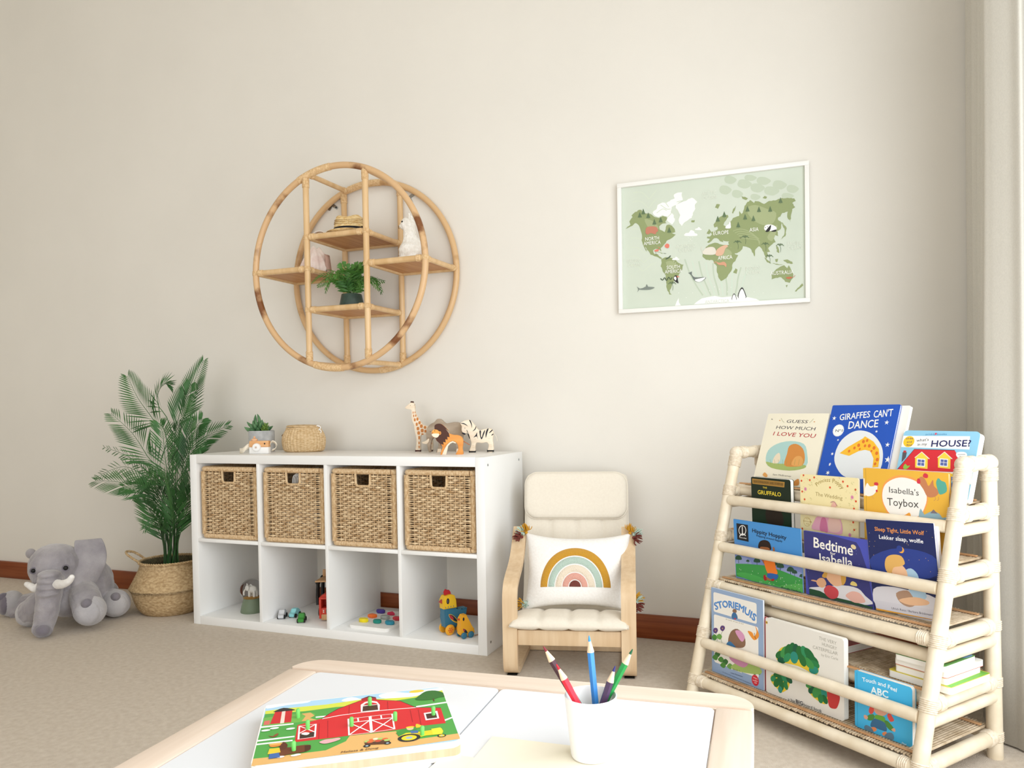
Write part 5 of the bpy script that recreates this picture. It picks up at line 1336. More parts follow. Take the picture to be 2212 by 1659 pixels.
# tractor
A.poly(pp([(1500,520),(1560,480),(1650,470),(1700,480),(1720,520),(1640,560),(1540,570)]), '#3f8f3c'); A.smooth(pp([(1700,430),(1740,440),(1765,455),(1700,470)]), '#e9c42c', 2)
A.poly(pp([(1520,560),(1600,520),(1720,510),(1860,490),(1950,470),(1970,500),(1960,530),(1800,545),(1700,570)]), '#e9cf2b'); A.poly(pp([(1850,480),(1940,465),(1965,500),(1950,530),(1870,535)]), '#f0dc3a')
for u, v, a, c in ((1630, 568, .0155, .0125), (1955, 546, .006, .005)): A.ell(*pz(u, v), a, c, '#2a2a2c'); A.ell(*pz(u, v), a*.68, c*.68, '#e9cf2b'); A.ell(*pz(u, v), a*.3, c*.3, '#9db3c4')
A.ell(*pz(1640, 475), .005, .006, '#e8bf9b'); A.ell(*pz(1640, 463), .006, .003, '#e9cf2b'); A.poly(pp([(1640, 500), (1720, 495), (1720, 520), (1650, 525)]), '#4a6fa5')
# cart with vegetables
A.poly(pp([(1185,620),(1430,585),(1440,610),(1395,630),(1195,640)]), '#5a3726')
for u, v, hx in ((1215, 605, '#a9c46c'), (1260, 590, '#d96a3a'), (1300, 580, '#e3e0c0'), (1345, 578, '#a9c46c'), (1390, 580, '#d96a3a'), (1320, 600, '#c94f34'), (1240, 610, '#d96a3a'), (1410, 592, '#a9c46c')): A.ell(*pz(u, v), .0042, .0034, hx)
for u, v in ((1210, 650), (1415, 622)): A.ell(*pz(u, v), .0048, .004, '#26282c'); A.ell(*pz(u, v), .002, .0018, '#a9c1cf')
# horse, farmer, sheep, pig, hen
A.smooth(pp([(330,730),(360,670),(440,665),(520,650),(600,640),(650,645),(640,690),(560,715),(430,735),(360,750)]), '#6b3a22', 3); A.smooth(pp([(340,650),(380,610),(420,640),(400,680),(350,690)]), '#5b2f1d', 3); A.poly(pp([(590, 650), (650, 640), (650, 680), (590, 710)]), '#4a2617')
for u, v in ((350, 760), (490, 745), (515, 738)): A.ell(*pz(u, v), .005, .003, '#efeae4')
A.poly(pp([(230,780),(240,730),(335,715),(345,765)]), '#3f66a5'); A.poly(pp([(220,735),(240,680),(340,670),(350,715)]), '#e5c436'); A.ell(*pz(298, 645), .0075, .0055, '#d98a3a'); A.ell(*pz(300, 632), .009, .003, '#e0b060')
for u, v in ((203, 497), (290, 475), (450, 480)): A.ell(*pz(u, v), .0062, .0034, '#f3f4f0')
A.smooth(pp([(735,615),(790,590),(860,580),(930,570),(945,585),(880,610),(790,630)]), '#e3a9ad', 3); A.smooth(pp([(225,545),(270,555),(300,535),(330,525),(315,550),(270,565)]), '#8a4a30', 3)
A.text('Melissa & Doug', *pz(1135, 700), .0078, '#6a4a34', .01, .25)
b.build('picture_board', pb, smooth=False)
PEG = mat('green_peg', '#6cc35f', None, rough=.4)
for u, v in ((525, 365), (622, 480), (1058, 450), (1240, 245), (1492, 395), (1872, 340), (1762, 540), (482, 695)):
    x, y = pz(u, v); b = MB(PEG); b.lathe([(.0001, .0135), (.002, .0132), (.0031, .0115), (.0028, 0)], 16, Matrix.Translation((x, y, .0256))); b.build('peg', pb)

# cream sheets of paper
PAP = mat('cream_paper', '#e8e0ca', '#ece5d2', (8, 8, 8), .8)
def sheet_of_paper(label, corner, ang, w, h, z):
    b = MB(PAP); n = 8
    b.box(0, w, -h, 0, 0, .0011)
    o = b.build('paper_sheet', None, (corner[0], corner[1], z), (0, 0, ang)); tag(o, label, 'paper', 'cream paper sheets')
sheet_of_paper('cream paper sheet lying lowest, its far corner right of the white cup', (2.318, -2.115), radians(38), .21, .297, TT-.0014)
sheet_of_paper('topmost cream paper sheet, the one right under the white cup', (2.262, -2.066), radians(4), .297, .21, TT+.0001)
sheet_of_paper('cream paper sheet sticking out on the left beneath the top sheet', (2.224, -2.135), radians(-1), .21, .297, TT-.0002)
# white cup and colouring pencils
CX, CY, CZ = 2.416, -2.080, TT+.0013
CUPH, CR0, CR1 = .0845, .0275, .0355
t = thing('pencil_cup', 'white tapered plastic cup holding colouring pencils', 'cup', (CX, CY, CZ))
b = MB(WHITEP); b.lathe([(.0001, 0), (CR0-.004, 0), (CR0-.001, .0012), (CR0, .004), (CR1, CUPH-.001), (CR1-.0009, CUPH), (CR1-.0018, CUPH-.001), (CR0-.0016, .004), (.0001, .0032)], 48); b.build('cup_wall', t)
def pencil(label, hx, tip, bot, tiphx=None, bandhx=None, mark=True):
    rv = Vector((.933, .36, 0)); fv = Vector((-.36, .933, 0))
    T = Vector((CX, CY, CZ))+rv*tip[0]+fv*tip[1]+Vector((0, 0, tip[2])); B = Vector((CX, CY, CZ))+rv*bot[0]+fv*bot[1]+Vector((0, 0, bot[2]))
    ax = (T-B); Ln = ax.length; q = ax.to_track_quat('Z', 'Y')
    t = thing('colouring_pencil', label, 'pencil', B, q.to_euler(), 'colouring pencils in the white cup')
    R6 = .0049
    def hexa(b, z0, z1, r0, r1, n=6): b.lathe([(r0, z0), (r1, z1)], n, None, True)
    b = MB(flat(hx, .35)); hexa(b, 0 if not bandhx else .03, Ln-.022, R6, R6)
    if mark:
        A = Art(b, lambda x, y, h: (x, -R6*.87-h, y))
        A.text('JOLLY  CE', 0, Ln-.07, .0034, '#e9eef4', .01, 0, 'LEFT', pi/2) if hx != '#d8283c' else A.rect(-.0014, Ln-.07, .0014, Ln-.05, '#f0e9e9')
    b.build('barrel', t, ang=20)
    if bandhx: b = MB(flat(bandhx, .5)); hexa(b, 0, .03, R6, R6); b.build('end_band', t, ang=20)
    b = MB(mat('pencil_wood', '#e5c9a8', None, rough=.6)) if 'pencil_wood' not in bpy.data.materials else MB(bpy.data.materials['pencil_wood'])
    b.lathe([(R6, Ln-.0225), (R6*.98, Ln-.0215), (.0018, Ln-.0075)], 18, None, True); b.build('sharpened_wood', t)
    b = MB(flat(tiphx or hx, .5)); b.lathe([(.0019, Ln-.0078), (.0016, Ln-.005), (.0007, Ln-.0004), (.0001, Ln)], 14); b.build('lead', t)
pencil('dark maroon pencil leaning left behind the red one', '#4a2a35', (-.063, .004, .150), (.020, -.004, .009), '#7a2632', None, False)
pencil('bright red pencil leaning left, its tip lower than the maroon one', '#d8283c', (-.046, -.013, .131), (.017, -.015, .008), '#c3202f')
pencil('light blue pencil standing nearly upright with pink lower end', '#3f86cc', (-.0005, .006, .163), (.012, .004, .006), '#3f8fd8', '#c65a72')
pencil('short dark purple pencil leaning right', '#463350', (.0335, -.006, .125), (-.006, -.009, .010), '#33306e', None, False)
pencil('green pencil leaning far right in the white cup', '#278a45', (.059, .008, .143), (-.014, .010, .008), '#1f5a3a', None, False)
# ------------------------------------------------------------------ leaning rattan book rack
SO = Vector((2.595, -.794, 0)); SA = -.637; SW = .771; SH = .797
RK = Matrix.Translation(SO) @ Matrix.Rotation(SA, 4, 'Z') @ Matrix.Translation((-SW/2, 0, 0))     # rack frame: x along the front from the left leg, y back, z up
YFZ = lambda z: .2766*z
YBZ = lambda z: .369-.03*z/.8
rk = thing('book_rack', 'cream rattan book display rack with five reed shelves', 'bookshelf', RK.to_translation(), SA)
LR, BRr = .0195, .0172
def legm(x, ya, yb):
    b = MB(CREAMR); b.tube([(x, ya, 0), (x, ya+(yb-ya)*.5, SH/2), (x, yb, SH)], [LR*1.03, LR, LR*.97], 14); b.build('leg', rk)
for x in (0, SW): legm(x, 0, YFZ(SH)); legm(x, YBZ(0), YBZ(SH))
def crod(nm, a, c, r): b = MB(CREAMR); b.tube([a, Vector(a).lerp(Vector(c), .5), c], r, 14); b.build(nm, rk)
def lash(p, d, r, w=.028): bind(p, d, r, w, rk, CREAMB)
for x in (0, SW):
    crod('top_side_rail', (x, YFZ(SH), SH-.003), (x, YBZ(SH), SH-.003), LR*.95)
    for y, d in ((YFZ(SH), (0, YFZ(1), 1)), (YBZ(SH), (0, -.04, 1))):
        d = Vector(d).normalized()
        b = MB(CREAMB); p = Vector((x, y, SH-.004)); b.ell(p, (LR*1.17, LR*1.17, LR*1.17), None, 16, 10); b.build('corner_wrap', rk)
        lash(p-d*.030, d, LR, .034)
    lash((x, YFZ(SH)+.03, SH-.003), (0, 1, 0), LR*.95, .024); lash((x, YBZ(SH)-.028, SH-.003), (0, 1, 0), LR*.95, .020)
crod('back_rail', (0, YBZ(.78), .785), (SW, YBZ(.78), .785), BRr*.9)
LV = [(.667, .045), (.517, .045), (.360, 0), (.208, .045), (.060, 0)]
LIP = {0: .637, 1: .485, 3: .178}
rnd = random.Random(4)
for i, (z, off) in enumerate(LV):
    yf, yb = YFZ(z), YBZ(z)
    crod('front_rail', (0, yf+off, z), (SW, yf+off, z), BRr); crod('back_rail', (0, yb, z), (SW, yb, z), BRr)
    for x in (0, SW):
        crod('side_rail', (x, yf, z), (x, yb, z), LR)
        if i < 4: crod('lower_side_rail', (x, YFZ(z-.041)+.004, z-.041), (x, YBZ(z-.041)-.004, z-.041), BRr*.95)
        lash((x, yf, z), (0, YFZ(1), 1), LR, .034); lash((x, yb, z), (0, -.04, 1), LR, .026)
        lash((x, yf+.038, z), (0, 1, 0), LR, .026); lash((x, yb-.036, z), (0, 1, 0), LR, .026)
    if off == 0:
        for x, s in ((0, 1), (SW, -1)): lash((x+s*.036, yf, z), (1, 0, 0), BRr, .026)
    b = MB(REED); n = 92
    for k in range(n):
        x = .018+(SW-.036)*(k+.5)/n; r = .0033*rnd.uniform(.85, 1.05); dz = rnd.uniform(-.0004, .0004)
        b.tube([(x, yf+off+.010+rnd.uniform(-.003, .003), z+BRr+.003+dz), (x+rnd.uniform(-.001, .001), (yf+yb)/2, z+BRr+.003+dz), (x, yb+.004+rnd.uniform(-.004, .006), z+BRr+.003+dz)], r, 6)
    b.build('reed_mat', rk)
    for yy in (yf+.027, yb-.022):
        b = MB(SLATW); b.box(.024, SW-.024, yy-.006, yy+.006, z+BRr+.0062, z+BRr+.0110, .002); b.build('edge_slat', rk)
for i, z in LIP.items():
    crod('lip_rail', (.017, YFZ(z)-.004, z), (SW-.017, YFZ(z)-.004, z), BRr*.97)
z = .315; crod('lower_front_rail', (0, YFZ(z)+.025, z), (SW, YFZ(z)+.025, z), BRr)

# ------------------------------------------------------------------ books
def ZOOM(ox, oy, s): return lambda u, v: (ox+u/s, oy+v/s)
Z6 = ZOOM(1480, 860, 2.0757); ZA = ZOOM(1500, 860, 4.147); ZB = ZOOM(1800, 860, 4.366); ZC_ = ZOOM(1480, 1220, 4.147); ZD = ZOOM(1780, 1180, 3.4625)
ZE = ZOOM(1580, 1330, 6.636); ZF = ZOOM(1820, 1380, 6.637); ZG = ZOOM(1560, 1100, 6.144); ZH = ZOOM(1700, 1000, 10.37)
class Book:
    def __init__(s, name, label, cat, x0, x1, zb, zt, y, k, th, cover, pages='board', tilt=0.0, rad=.004, spine_hex=None, group='picture books facing out on the rattan rack'):
        s.w = x1-x0; s.h = (zt-zb)*sqrt(1+k*k); s.th = th
        Zv = Vector((0, k, 1)).normalized(); Xv = Vector((1, 0, 0)); Yv = Zv.cross(Xv)
        M = Matrix(((Xv.x, Yv.x, Zv.x, 0), (Xv.y, Yv.y, Zv.y, 0), (Xv.z, Yv.z, Zv.z, 0), (0, 0, 0, 1)))
        lift = s.w*sin(tilt) if tilt > 0 else 0
        s.M = RK @ Matrix.Translation((x0, y, zb+lift)) @ M @ Matrix.Rotation(tilt, 4, 'Y')
        s.Mi = s.M.inverted()
        s.t = thing(name, label, cat, s.M.to_translation(), s.M.to_euler(), group)
        s.cover = cover; w, h = s.w, s.h
        t = .0012 if pages != 'hard' else .0022
        if pages == 'board': t = .0018
        s.fc = MB(flat(cover, .35))
        o = round_rect(w, h, rad, 4) if rad else [(0, 0), (w, 0), (w, h), (0, h)]
        o = [(max(0, x), z) for x, z in o]
        s.out = o
        s.fc.prism(o, 0, t)
        b = MB(flat(spine_hex or cover, .4)); b.prism(o, th-t, th); b.build('back_cover', s.t)
        b = MB(flat(spine_hex or cover, .4)); b.box(-.0006, .0012, .0004, th-.0004, .002, h-.002, .0003); b.build('spine', s.t)
        ins = .0025 if pages == 'hard' else .0006
        b = MB(PAGE); b.prism([(x*(w-ins)/w, ins+z*(h-2*ins)/h) for x, z in o], t, th-t); b.build('pages', s.t)
        s.A = Art(s.fc, lambda x, z, hh: (min(max(x, .0006), w-.0006), -hh, min(max(z, .0006), h-.0006)))
        if pages == 'hard': s.A.line([(.008, .001), (.008, h-.001)], .0016, s.shade(cover))
    def shade(s, hx): return '#'+''.join('%02x' % int(int(hx[i:i+2], 16)*.86) for i in (1, 3, 5))
    def p(s, px, py):
        d = s.Mi.to_3x3() @ ray(px, py); c = s.Mi @ CAM_P
        q = c+d*(-c.y/d.y); return (q.x, q.z)
    def pts(s, Z, L_): return [s.p(*Z(u, v)) for u, v in L_]
    def poly(s, Z, L_, c): s.A.poly(s.pts(Z, L_), c)
    def sm(s, Z, L_, c, n=3): s.A.smooth(s.pts(Z, L_), c, n)
    def ln(s, Z, L_, w, c, closed=False): s.A.line(s.pts(Z, L_), w, c, closed)
    def cv(s, Z, L_, w, c): s.A.curve(s.pts(Z, L_), w, c)
    def el(s, Z, u, v, a, bb, c, n=18, rot=0): q = s.p(*Z(u, v)); s.A.ell(q[0], q[1], a, bb, c, n, rot)
    def tx(s, Z, body, uL, vL, uR, vR, cap, col, bold=.012, shear=0, arch=0.0, sp=1.0):
        """lettering from baseline start (uL,vL) to baseline end (uR,vR)"""
        a = Vector(s.p(*Z(uL, vL))); c = Vector(s.p(*Z(uR, vR))); L_ = (c-a).length; rot = atan2(c.y-a.y, c.x-a.x)
        size = cap/.72; vs, _ = text_mesh(body, size, bold, shear, 'LEFT', sp); w = max(v[0] for v in vs)-min(v[0] for v in vs); k = L_/w
        if arch:
            W_ = L_
            def warp(x, y):
                u = x/W_*2-1; dz = arch*(1-u*u); sl = -2*arch*u*2/W_
                X = x-y*sl*.8; Y = y+dz
                return (X*cos(rot)-Y*sin(rot), X*sin(rot)+Y*cos(rot))
            s.A.text(body, a.x, a.y, size, col, bold, shear, 'LEFT', 0, warp, k, sp)
        else: s.A.text(body, a.x, a.y, size, col, bold, shear, 'LEFT', rot, None, k, sp)
    def done(s): s.fc.build('front_cover', s.t, smooth=False); return s

# --- top row
K = Book('picture_book', 'cream paperback with brown mound picture and red and black title, leftmost in top row', 'book', .040, .284, .692, .9245, .252, .36, .008, '#ece6d2')
K.tx(ZA, 'GUESS', 818, 220, 1008, 226, .0115, '#3d3a45', .004, .12); K.tx(ZA, 'HOW MUCH', 725, 274, 1078, 290, .0115, '#3d3a45', .004, .12); K.tx(ZA, 'I LOVE YOU', 698, 332, 1078, 356, .0135, '#b3343a', .012, .12)
K.sm(ZA, [(640, 560), (660, 470), (740, 410), (860, 385), (980, 410), (1010, 500), (1000, 610), (850, 640), (680, 620)], '#a9cdc9'); K.sm(ZA, [(640, 570), (720, 585), (850, 590), (990, 600), (980, 630), (850, 650), (690, 625)], '#a3b56b')
K.sm(ZA, [(805, 600), (830, 500), (850, 430), (910, 410), (970, 450), (990, 530), (970, 600), (890, 615)], '#cf8a45'); K.sm(ZA, [(870, 600), (900, 530), (950, 520), (975, 560), (960, 605)], '#dda25c'); K.sm(ZA, [(700, 580), (720, 520), (760, 490), (770, 540), (750, 580)], '#e5d6bd')
for a in range(9): K.cv(ZA, [(680+36*a, 600), (684+36*a, 575), (676+38*a, 550)], .0008, '#7d9a58')
K.tx(ZA, 'Sam McBratney', 700, 690, 865, 706, .0052, '#6a655c', .0, .1); K.cv(ZA, [(778, 180), (790, 205), (806, 218)], .001, '#8b8f55'); K.cv(ZA, [(1030, 222), (1050, 205), (1068, 184)], .001, '#8b8f55'); K.el(ZA, 765, 200, .003, .0014, '#cf8a45'); K.el(ZA, 1075, 212, .003, .0014, '#cf8a45')
K.tx(ZA, 'k', 688, 193, 702, 194, .004, '#3a3a3a'); K.sm(ZA, [(875, 780), (900, 740), (935, 725), (935, 780)], '#cf8a45'); K.sm(ZA, [(612, 690), (630, 665), (655, 690), (645, 710)], '#dda25c'); K.done()

K = Book('picture_book', 'bright blue paperback with big white moon on its cover in top row', 'book', .290, .520, .692, .950, .252, .36, .007, '#2453b5')
K.sm(ZB, [(10, 560), (60, 420), (160, 330), (260, 305), (370, 340), (450, 440), (468, 560), (430, 690), (300, 760), (120, 745), (40, 670)], '#dfe3e6', 4)
K.tx(Z6, 'GIRAFFES', 690, 100, 826, 86, .021, '#f2f1ea', .012); K.tx(Z6, "CAN'T", 843, 88, 928, 80, .023, '#f2f1ea', .012); K.tx(Z6, 'DANCE', 728, 138, 860, 130, .025, '#f2f1ea', .014)
K.A.star(*K.p(*Z6(687, 145)), .0205, '#eef0ef', 22, .88); K.tx(Z6, 'N\u00ba1', 672, 152, 703, 151, .0085, '#33363d', .015)
K.poly(ZB, [(60, 520), (140, 460), (280, 380), (300, 360), (380, 410), (430, 480), (438, 560), (425, 650), (370, 655), (380, 570), (350, 500), (300, 488), (240, 500), (150, 545)], '#f0b936')
for u, v, a in ((150, 500, .005), (200, 470, .005), (240, 445, .006), (285, 410, .006), (250, 480, .004), (320, 400, .005), (340, 450, .006), (300, 450, .005), (385, 470, .006), (360, 500, .004), (410, 520, .006), (415, 580, .006), (395, 620, .005)): K.el(ZB, u, v, a, a*.85, '#d9722c', 7, a*300)
for u, v, r in ((505, 230, .008), (408, 315, .005), (512, 440, .008), (515, 580, .011), (45, 395, .004), (10, 190, .008)): K.A.star(*K.p(*ZB(u, v)), r, '#f2f3f0', 5, .35)
for u, v, r in ((660, 250, .006), (650, 295, .005), (640, 335, .008), (648, 300, .004)): K.A.star(*K.p(*Z6(u, v)), r, '#f2f3f0', 6, .35)
K.done()
K = Book('picture_book', 'plain white-edged book standing half hidden behind the bright blue paperback', 'book', .350, .546, .692, .946, .2615, .36, .012, '#ebe9e2', 'board'); K.done()

K = Book('board_book', 'light blue board book with red roofed house in top row', 'board book', .548, .762, .692, .8755, .252, .36, .024, '#8fc7e4', 'board', 0, .012, '#f2f3f3')
K.poly(ZB, [(640, 355), (1290, 360), (1285, 485), (615, 460)], '#f1f1ef'); K.el(ZB, 713, 410, .0165, .0165, '#f4c431'); K.tx(ZB, 'slide', 685, 388, 750, 388, .0052, '#3a3c5a', .02); K.tx(ZB, 'and', 692, 420, 738, 420, .0052, '#3a3c5a', .02); K.tx(ZB, 'find', 690, 450, 738, 450, .0052, '#3a3c5a', .02)
K.tx(ZB, "what's", 785, 412, 900, 402, .0085, '#3a3c4a', .002); K.tx(ZB, 'in my', 792, 450, 880, 445, .0085, '#3a3c4a', .002); K.tx(ZB, 'HOUSE?', 915, 458, 1285, 455, .0185, '#2b2f63', .025)
K.tx(ZB, 'priddy books', 870, 348, 1068, 346, .0045, '#4a86b5', .005); K.el(ZB, 968, 337, .003, .003, '#d8506a')
K.poly(ZB, [(605, 670), (765, 480), (1145, 490), (1260, 700), (900, 690)], '#d4313b'); K.ln(ZB, [(605, 672), (765, 482), (1145, 492)], .0014, '#4a2a35'); K.poly(ZB, [(600, 672), (905, 690), (1150, 700), (1150, 715), (598, 690)], '#f3f0ea'); K.poly(ZB, [(598, 690), (1150, 714), (1150, 760), (596, 740)], '#f2d04a')
for u in (835, 1050):
    K.poly(ZB, [(u-62, 560), (u, 505), (u+68, 570), (u+56, 572), (u+54, 668), (u-62, 655)], '#f3d54e'); K.ln(ZB, [(u-66, 562), (u, 508), (u+72, 574)], .0022, '#e9e4da'); K.poly(ZB, [(u-44, 568), (u+34, 574), (u+30, 650), (u-48, 642)], '#f1f1ee'); K.poly(ZB, [(u-36, 578), (u+26, 583), (u+22, 640), (u-40, 634)], '#5c6bb0'); K.ln(ZB, [(u-5, 578), (u-9, 640)], .0012, '#f1f1ee'); K.ln(ZB, [(u-40, 604), (u+24, 611)], .0012, '#f1f1ee')
K.poly(ZB, [(645, 605), (655, 510), (695, 512), (685, 560)], '#56545c'); K.poly(ZB, [(660, 512), (665, 494), (688, 495), (690, 514)], '#c1373b'); K.sm(ZB, [(660, 650), (680, 620), (700, 640), (725, 635), (700, 665), (670, 670)], '#8fc24f'); K.sm(ZB, [(1160, 540), (1170, 512), (1230, 508), (1260, 525), (1255, 560), (1190, 570)], '#f4f5f4'); K.ln(ZB, [(1175, 533), (1245, 532)], .001, '#555b62'); K.ln(ZB, [(1190, 550), (1215, 552)], .001, '#555b62')
for v in (740, 800, 870): K.poly(ZB, [(1090, v), (1145, v+3), (1145, v+40), (1090, v+38)], '#6f86bf')
K.done()

# --- second row
K = Book('board_book', 'small black-green board book with yellow title in second row', 'board book', .092, .250, .542, .720, .194, -.03, .017, '#1d2a1e', 'board', 0, .007)
K.poly(ZA, [(518, 720), (808, 752), (805, 800), (520, 766)], '#b3873f'); K.poly(ZA, [(524, 726), (800, 757), (798, 793), (526, 761)], '#8d6a30'); K.tx(ZA, 'JULIA DONALDSON \u00b7 AXEL SCHEFFLER', 530, 752, 795, 782, .0062, '#2a2416', .004)
K.tx(ZA, 'THE', 612, 808, 650, 812, .0058, '#e3c93f', .015); K.tx(ZA, 'GRUFFALO', 566, 858, 774, 882, .0135, '#e8cf3e', .018); K.sm(ZA, [(520, 1010), (560, 940), (640, 960), (720, 1000), (850, 1010), (860, 1160), (525, 1100)], '#16301d'); K.sm(ZA, [(640, 1010), (700, 990), (780, 1020), (790, 1140), (660, 1120)], '#2b2118'); K.done()

K = Book('picture_book', 'cream floral paperback with orange poppies and pink dress in second row', 'book', .286, .487, .542, .741, .191, 0, .007, '#ecdfae', 'soft', 0, .006)
K.tx(ZH, 'Princess', 672, 535, 960, 425, .0115, '#a08a45', .004, 0, .006); K.tx(ZH, 'Poppy', 1010, 445, 1215, 590, .0125, '#a08a45', .004, 0, .005); K.tx(ZH, 'The Wedding', 635, 730, 1240, 830, .0115, '#a3925c', .002)
for u, v in ((370, 275), (325, 400), (512, 385), (610, 325), (342, 640), (395, 815), (1255, 420), (1358, 520), (1535, 600), (1545, 860), (1502, 1025), (1485, 1330), (1508, 1500), (965, 550), (345, 1470)): K.el(ZH, u, v, .0031, .0034, '#d9532f', 9); K.el(ZH, u+4, v-6, .0012, .0012, '#b93a24', 6)
for u, v in ((415, 585), (1462, 770), (1410, 1615)): K.el(ZH, u, v, .005, .0058, '#d99ab0', 12); K.el(ZH, u, v, .0026, .003, '#c9799a', 10)
rnd = random.Random(8)
for k in range(60):
    u, v = rnd.choice([(rnd.uniform(290, 560), rnd.uniform(260, 900)), (rnd.uniform(1180, 1560), rnd.uniform(380, 1000)), (rnd.uniform(560, 1200), rnd.uniform(330, 440)), (rnd.uniform(1400, 1560), rnd.uniform(1250, 1600))]); K.el(ZH, u, v, .0008, .0008, rnd.choice(['#9aa35a', '#c8924a', '#8e9a52']), 6)
for k in range(14):
    u, v = rnd.choice([(rnd.uniform(300, 560), rnd.uniform(280, 920)), (rnd.uniform(1300, 1560), rnd.uniform(400, 1000))]); K.cv(ZH, [(u, v), (u+20, v+12), (u+34, v+34)], .0007, '#9aa35a')
K.sm(ZH, [(560, 1470), (620, 1290), (680, 1200), (800, 1180), (1000, 1190), (1200, 1260), (1240, 1590), (1000, 1570), (760, 1520)], '#e5a9bd'); K.sm(ZH, [(740, 1500), (760, 1300), (800, 1220), (880, 1260), (920, 1540), (840, 1540)], '#d27a9f'); K.sm(ZH, [(940, 1500), (930, 1280), (1000, 1220), (1180, 1270), (1210, 1500), (1080, 1560)], '#e9c3b6')
K.sm(ZH, [(1000, 1020), (1010, 920), (1050, 880), (1100, 930), (1090, 1030)], '#e2b3a6'); K.cv(ZH, [(980, 885), (1060, 870), (1130, 970)], .0022, '#b9818a'); K.A.ell(*K.p(*ZH(455, 1315)), .0125, .0138, '#c9a94f'); K.A.ell(*K.p(*ZH(455, 1315)), .0116, .0128, '#ecdfae')
K.tx(ZH, 'with', 420, 1250, 500, 1265, .003, '#a8842f'); K.tx(ZH, 'EXCLUSIVE', 372, 1308, 555, 1338, .0038, '#a8842f', .01); K.tx(ZH, 'CD', 430, 1375, 500, 1385, .0042, '#a8842f', .01); K.done()

K = Book('picture_book', 'mustard yellow hardback with white oval and hens in second row', 'book', .505, .749, .542, .772, .194, -.03, .012, '#e5b243', 'hard', 0, .002)
K.poly(ZB, [(270, 755), (295, 758), (305, 925), (280, 918)], '#efe6cf')
K.sm(ZB, [(455, 920), (480, 800), (580, 735), (700, 735), (820, 790), (890, 900), (880, 1020), (800, 1130), (560, 1120), (480, 1030)], '#eda055', 4); K.sm(ZB, [(462, 920), (490, 815), (590, 755), (700, 755), (810, 805), (878, 905), (866, 1020), (790, 1120), (570, 1110), (490, 1025)], '#f0eee9', 4)
K.tx(ZB, "Isabella's", 520, 888, 800, 920, .0165, '#4a4744', .002); K.tx(ZB, 'Toybox', 508, 1010, 805, 1035, .0215, '#4a4744', .002)
K.sm(ZB, [(300, 850), (320, 800), (345, 830), (380, 830), (410, 815), (415, 860), (380, 910), (330, 925), (300, 905)], '#efeee8'); K.sm(ZB, [(385, 815), (390, 795), (420, 797), (425, 820), (405, 825)], '#cf3848'); K.el(ZB, 410, 875, .003, .0036, '#cf3848')
K.sm(ZB, [(800, 780), (830, 740), (870, 770), (900, 830), (940, 770), (950, 830), (1000, 880), (960, 930), (890, 930), (850, 860)], '#c17f58'); K.sm(ZB, [(845, 735), (860, 708), (892, 722), (890, 752), (860, 752)], '#cf3848'); K.sm(ZB, [(790, 800), (795, 760), (818, 765), (820, 805)], '#cf3848'); K.sm(ZB, [(970, 800), (990, 755), (1020, 780), (1060, 800), (1070, 880), (1010, 910), (990, 880)], '#58a796')
for u in (960, 990): K.cv(ZB, [(u, 930), (u+4, 955), (u-12, 968)], .001, '#c0875c')
K.cv(ZB, [(370, 915), (374, 940), (388, 945)], .001, '#d39a6a'); K.poly(ZB, [(815, 1060), (825, 1040), (860, 1100), (940, 1060), (1000, 1090), (1030, 1130), (1080, 1120), (1085, 1165), (800, 1150)], '#8fb0bd'); K.poly(ZB, [(915, 1085), (945, 1050), (985, 1090)], '#7a6f78'); K.sm(ZB, [(630, 1120), (680, 1100), (720, 1080), (725, 1125)], '#e9a13d'); K.done()

# --- third row
K = Book('picture_book', 'sky blue landscape paperback with jumping child on green hill in third row', 'book', .053, .322, .385, .580, .156, -.05, .004, '#4a8fd0', 'soft', 0, .001)
K.poly(ZG, [(140, 420), (1080, 660), (1090, 1140), (190, 900)], '#7f8fc9'); K.poly(ZG, [(150, 420), (1080, 650), (1080, 700), (160, 540)], '#5f93d2')
K.sm(ZG, [(180, 700), (240, 640), (330, 650), (390, 740), (200, 760)], '#95a2d2'); K.sm(ZG, [(780, 800), (860, 780), (960, 820), (1080, 860), (1080, 960), (800, 880)], '#95a2d2')
for u, v, s in ((215, 655, 1), (340, 690, .5), (460, 690, 1), (700, 730, .9), (770, 760, 1.1), (905, 810, 1.1), (960, 840, .8), (1055, 890, .7)): K.sm(ZG, [(u-40*s, v+10*s), (u-30*s, v-30*s), (u, v-44*s), (u+36*s, v-24*s), (u+42*s, v+16*s)], '#2f5340'); K.ln(ZG, [(u, v), (u+4, v+62*s)], .002*s, '#2f4a3a')
K.poly(ZG, [(180, 722), (330, 725), (560, 745), (800, 820), (1078, 930), (1085, 1145), (190, 890)], '#3f9a4c'); K.sm(ZG, [(190, 860), (300, 840), (500, 900), (700, 1000), (900, 1060), (700, 1060), (400, 960)], '#4fae57'); K.sm(ZG, [(760, 1020), (900, 1000), (1075, 1000), (1080, 1130), (900, 1080)], '#5cb05a')
rnd = random.Random(2)
for k in range(34): u = rnd.uniform(200, 1060); K.el(ZG, u, 800+u*.17+rnd.uniform(-50, 90), .0012, .0012, '#e3efdf', 6)
K.poly(ZG, [(190, 185), (342, 208), (352, 432), (203, 400)], '#1c1d22'); K.A.line(K.pts(ZG, [(270+46*cos(a), 280+64*sin(a)) for a in (2*pi*k/22 for k in range(22))]), .0024, '#efefee', True); K.ln(ZG, [(268, 230), (272, 340)], .0034, '#efefee'); K.cv(ZG, [(232, 360), (270, 325), (315, 352)], .003, '#efefee'); K.tx(ZG, 'Room to Read', 230, 378, 322, 395, .004, '#efefee', .02)
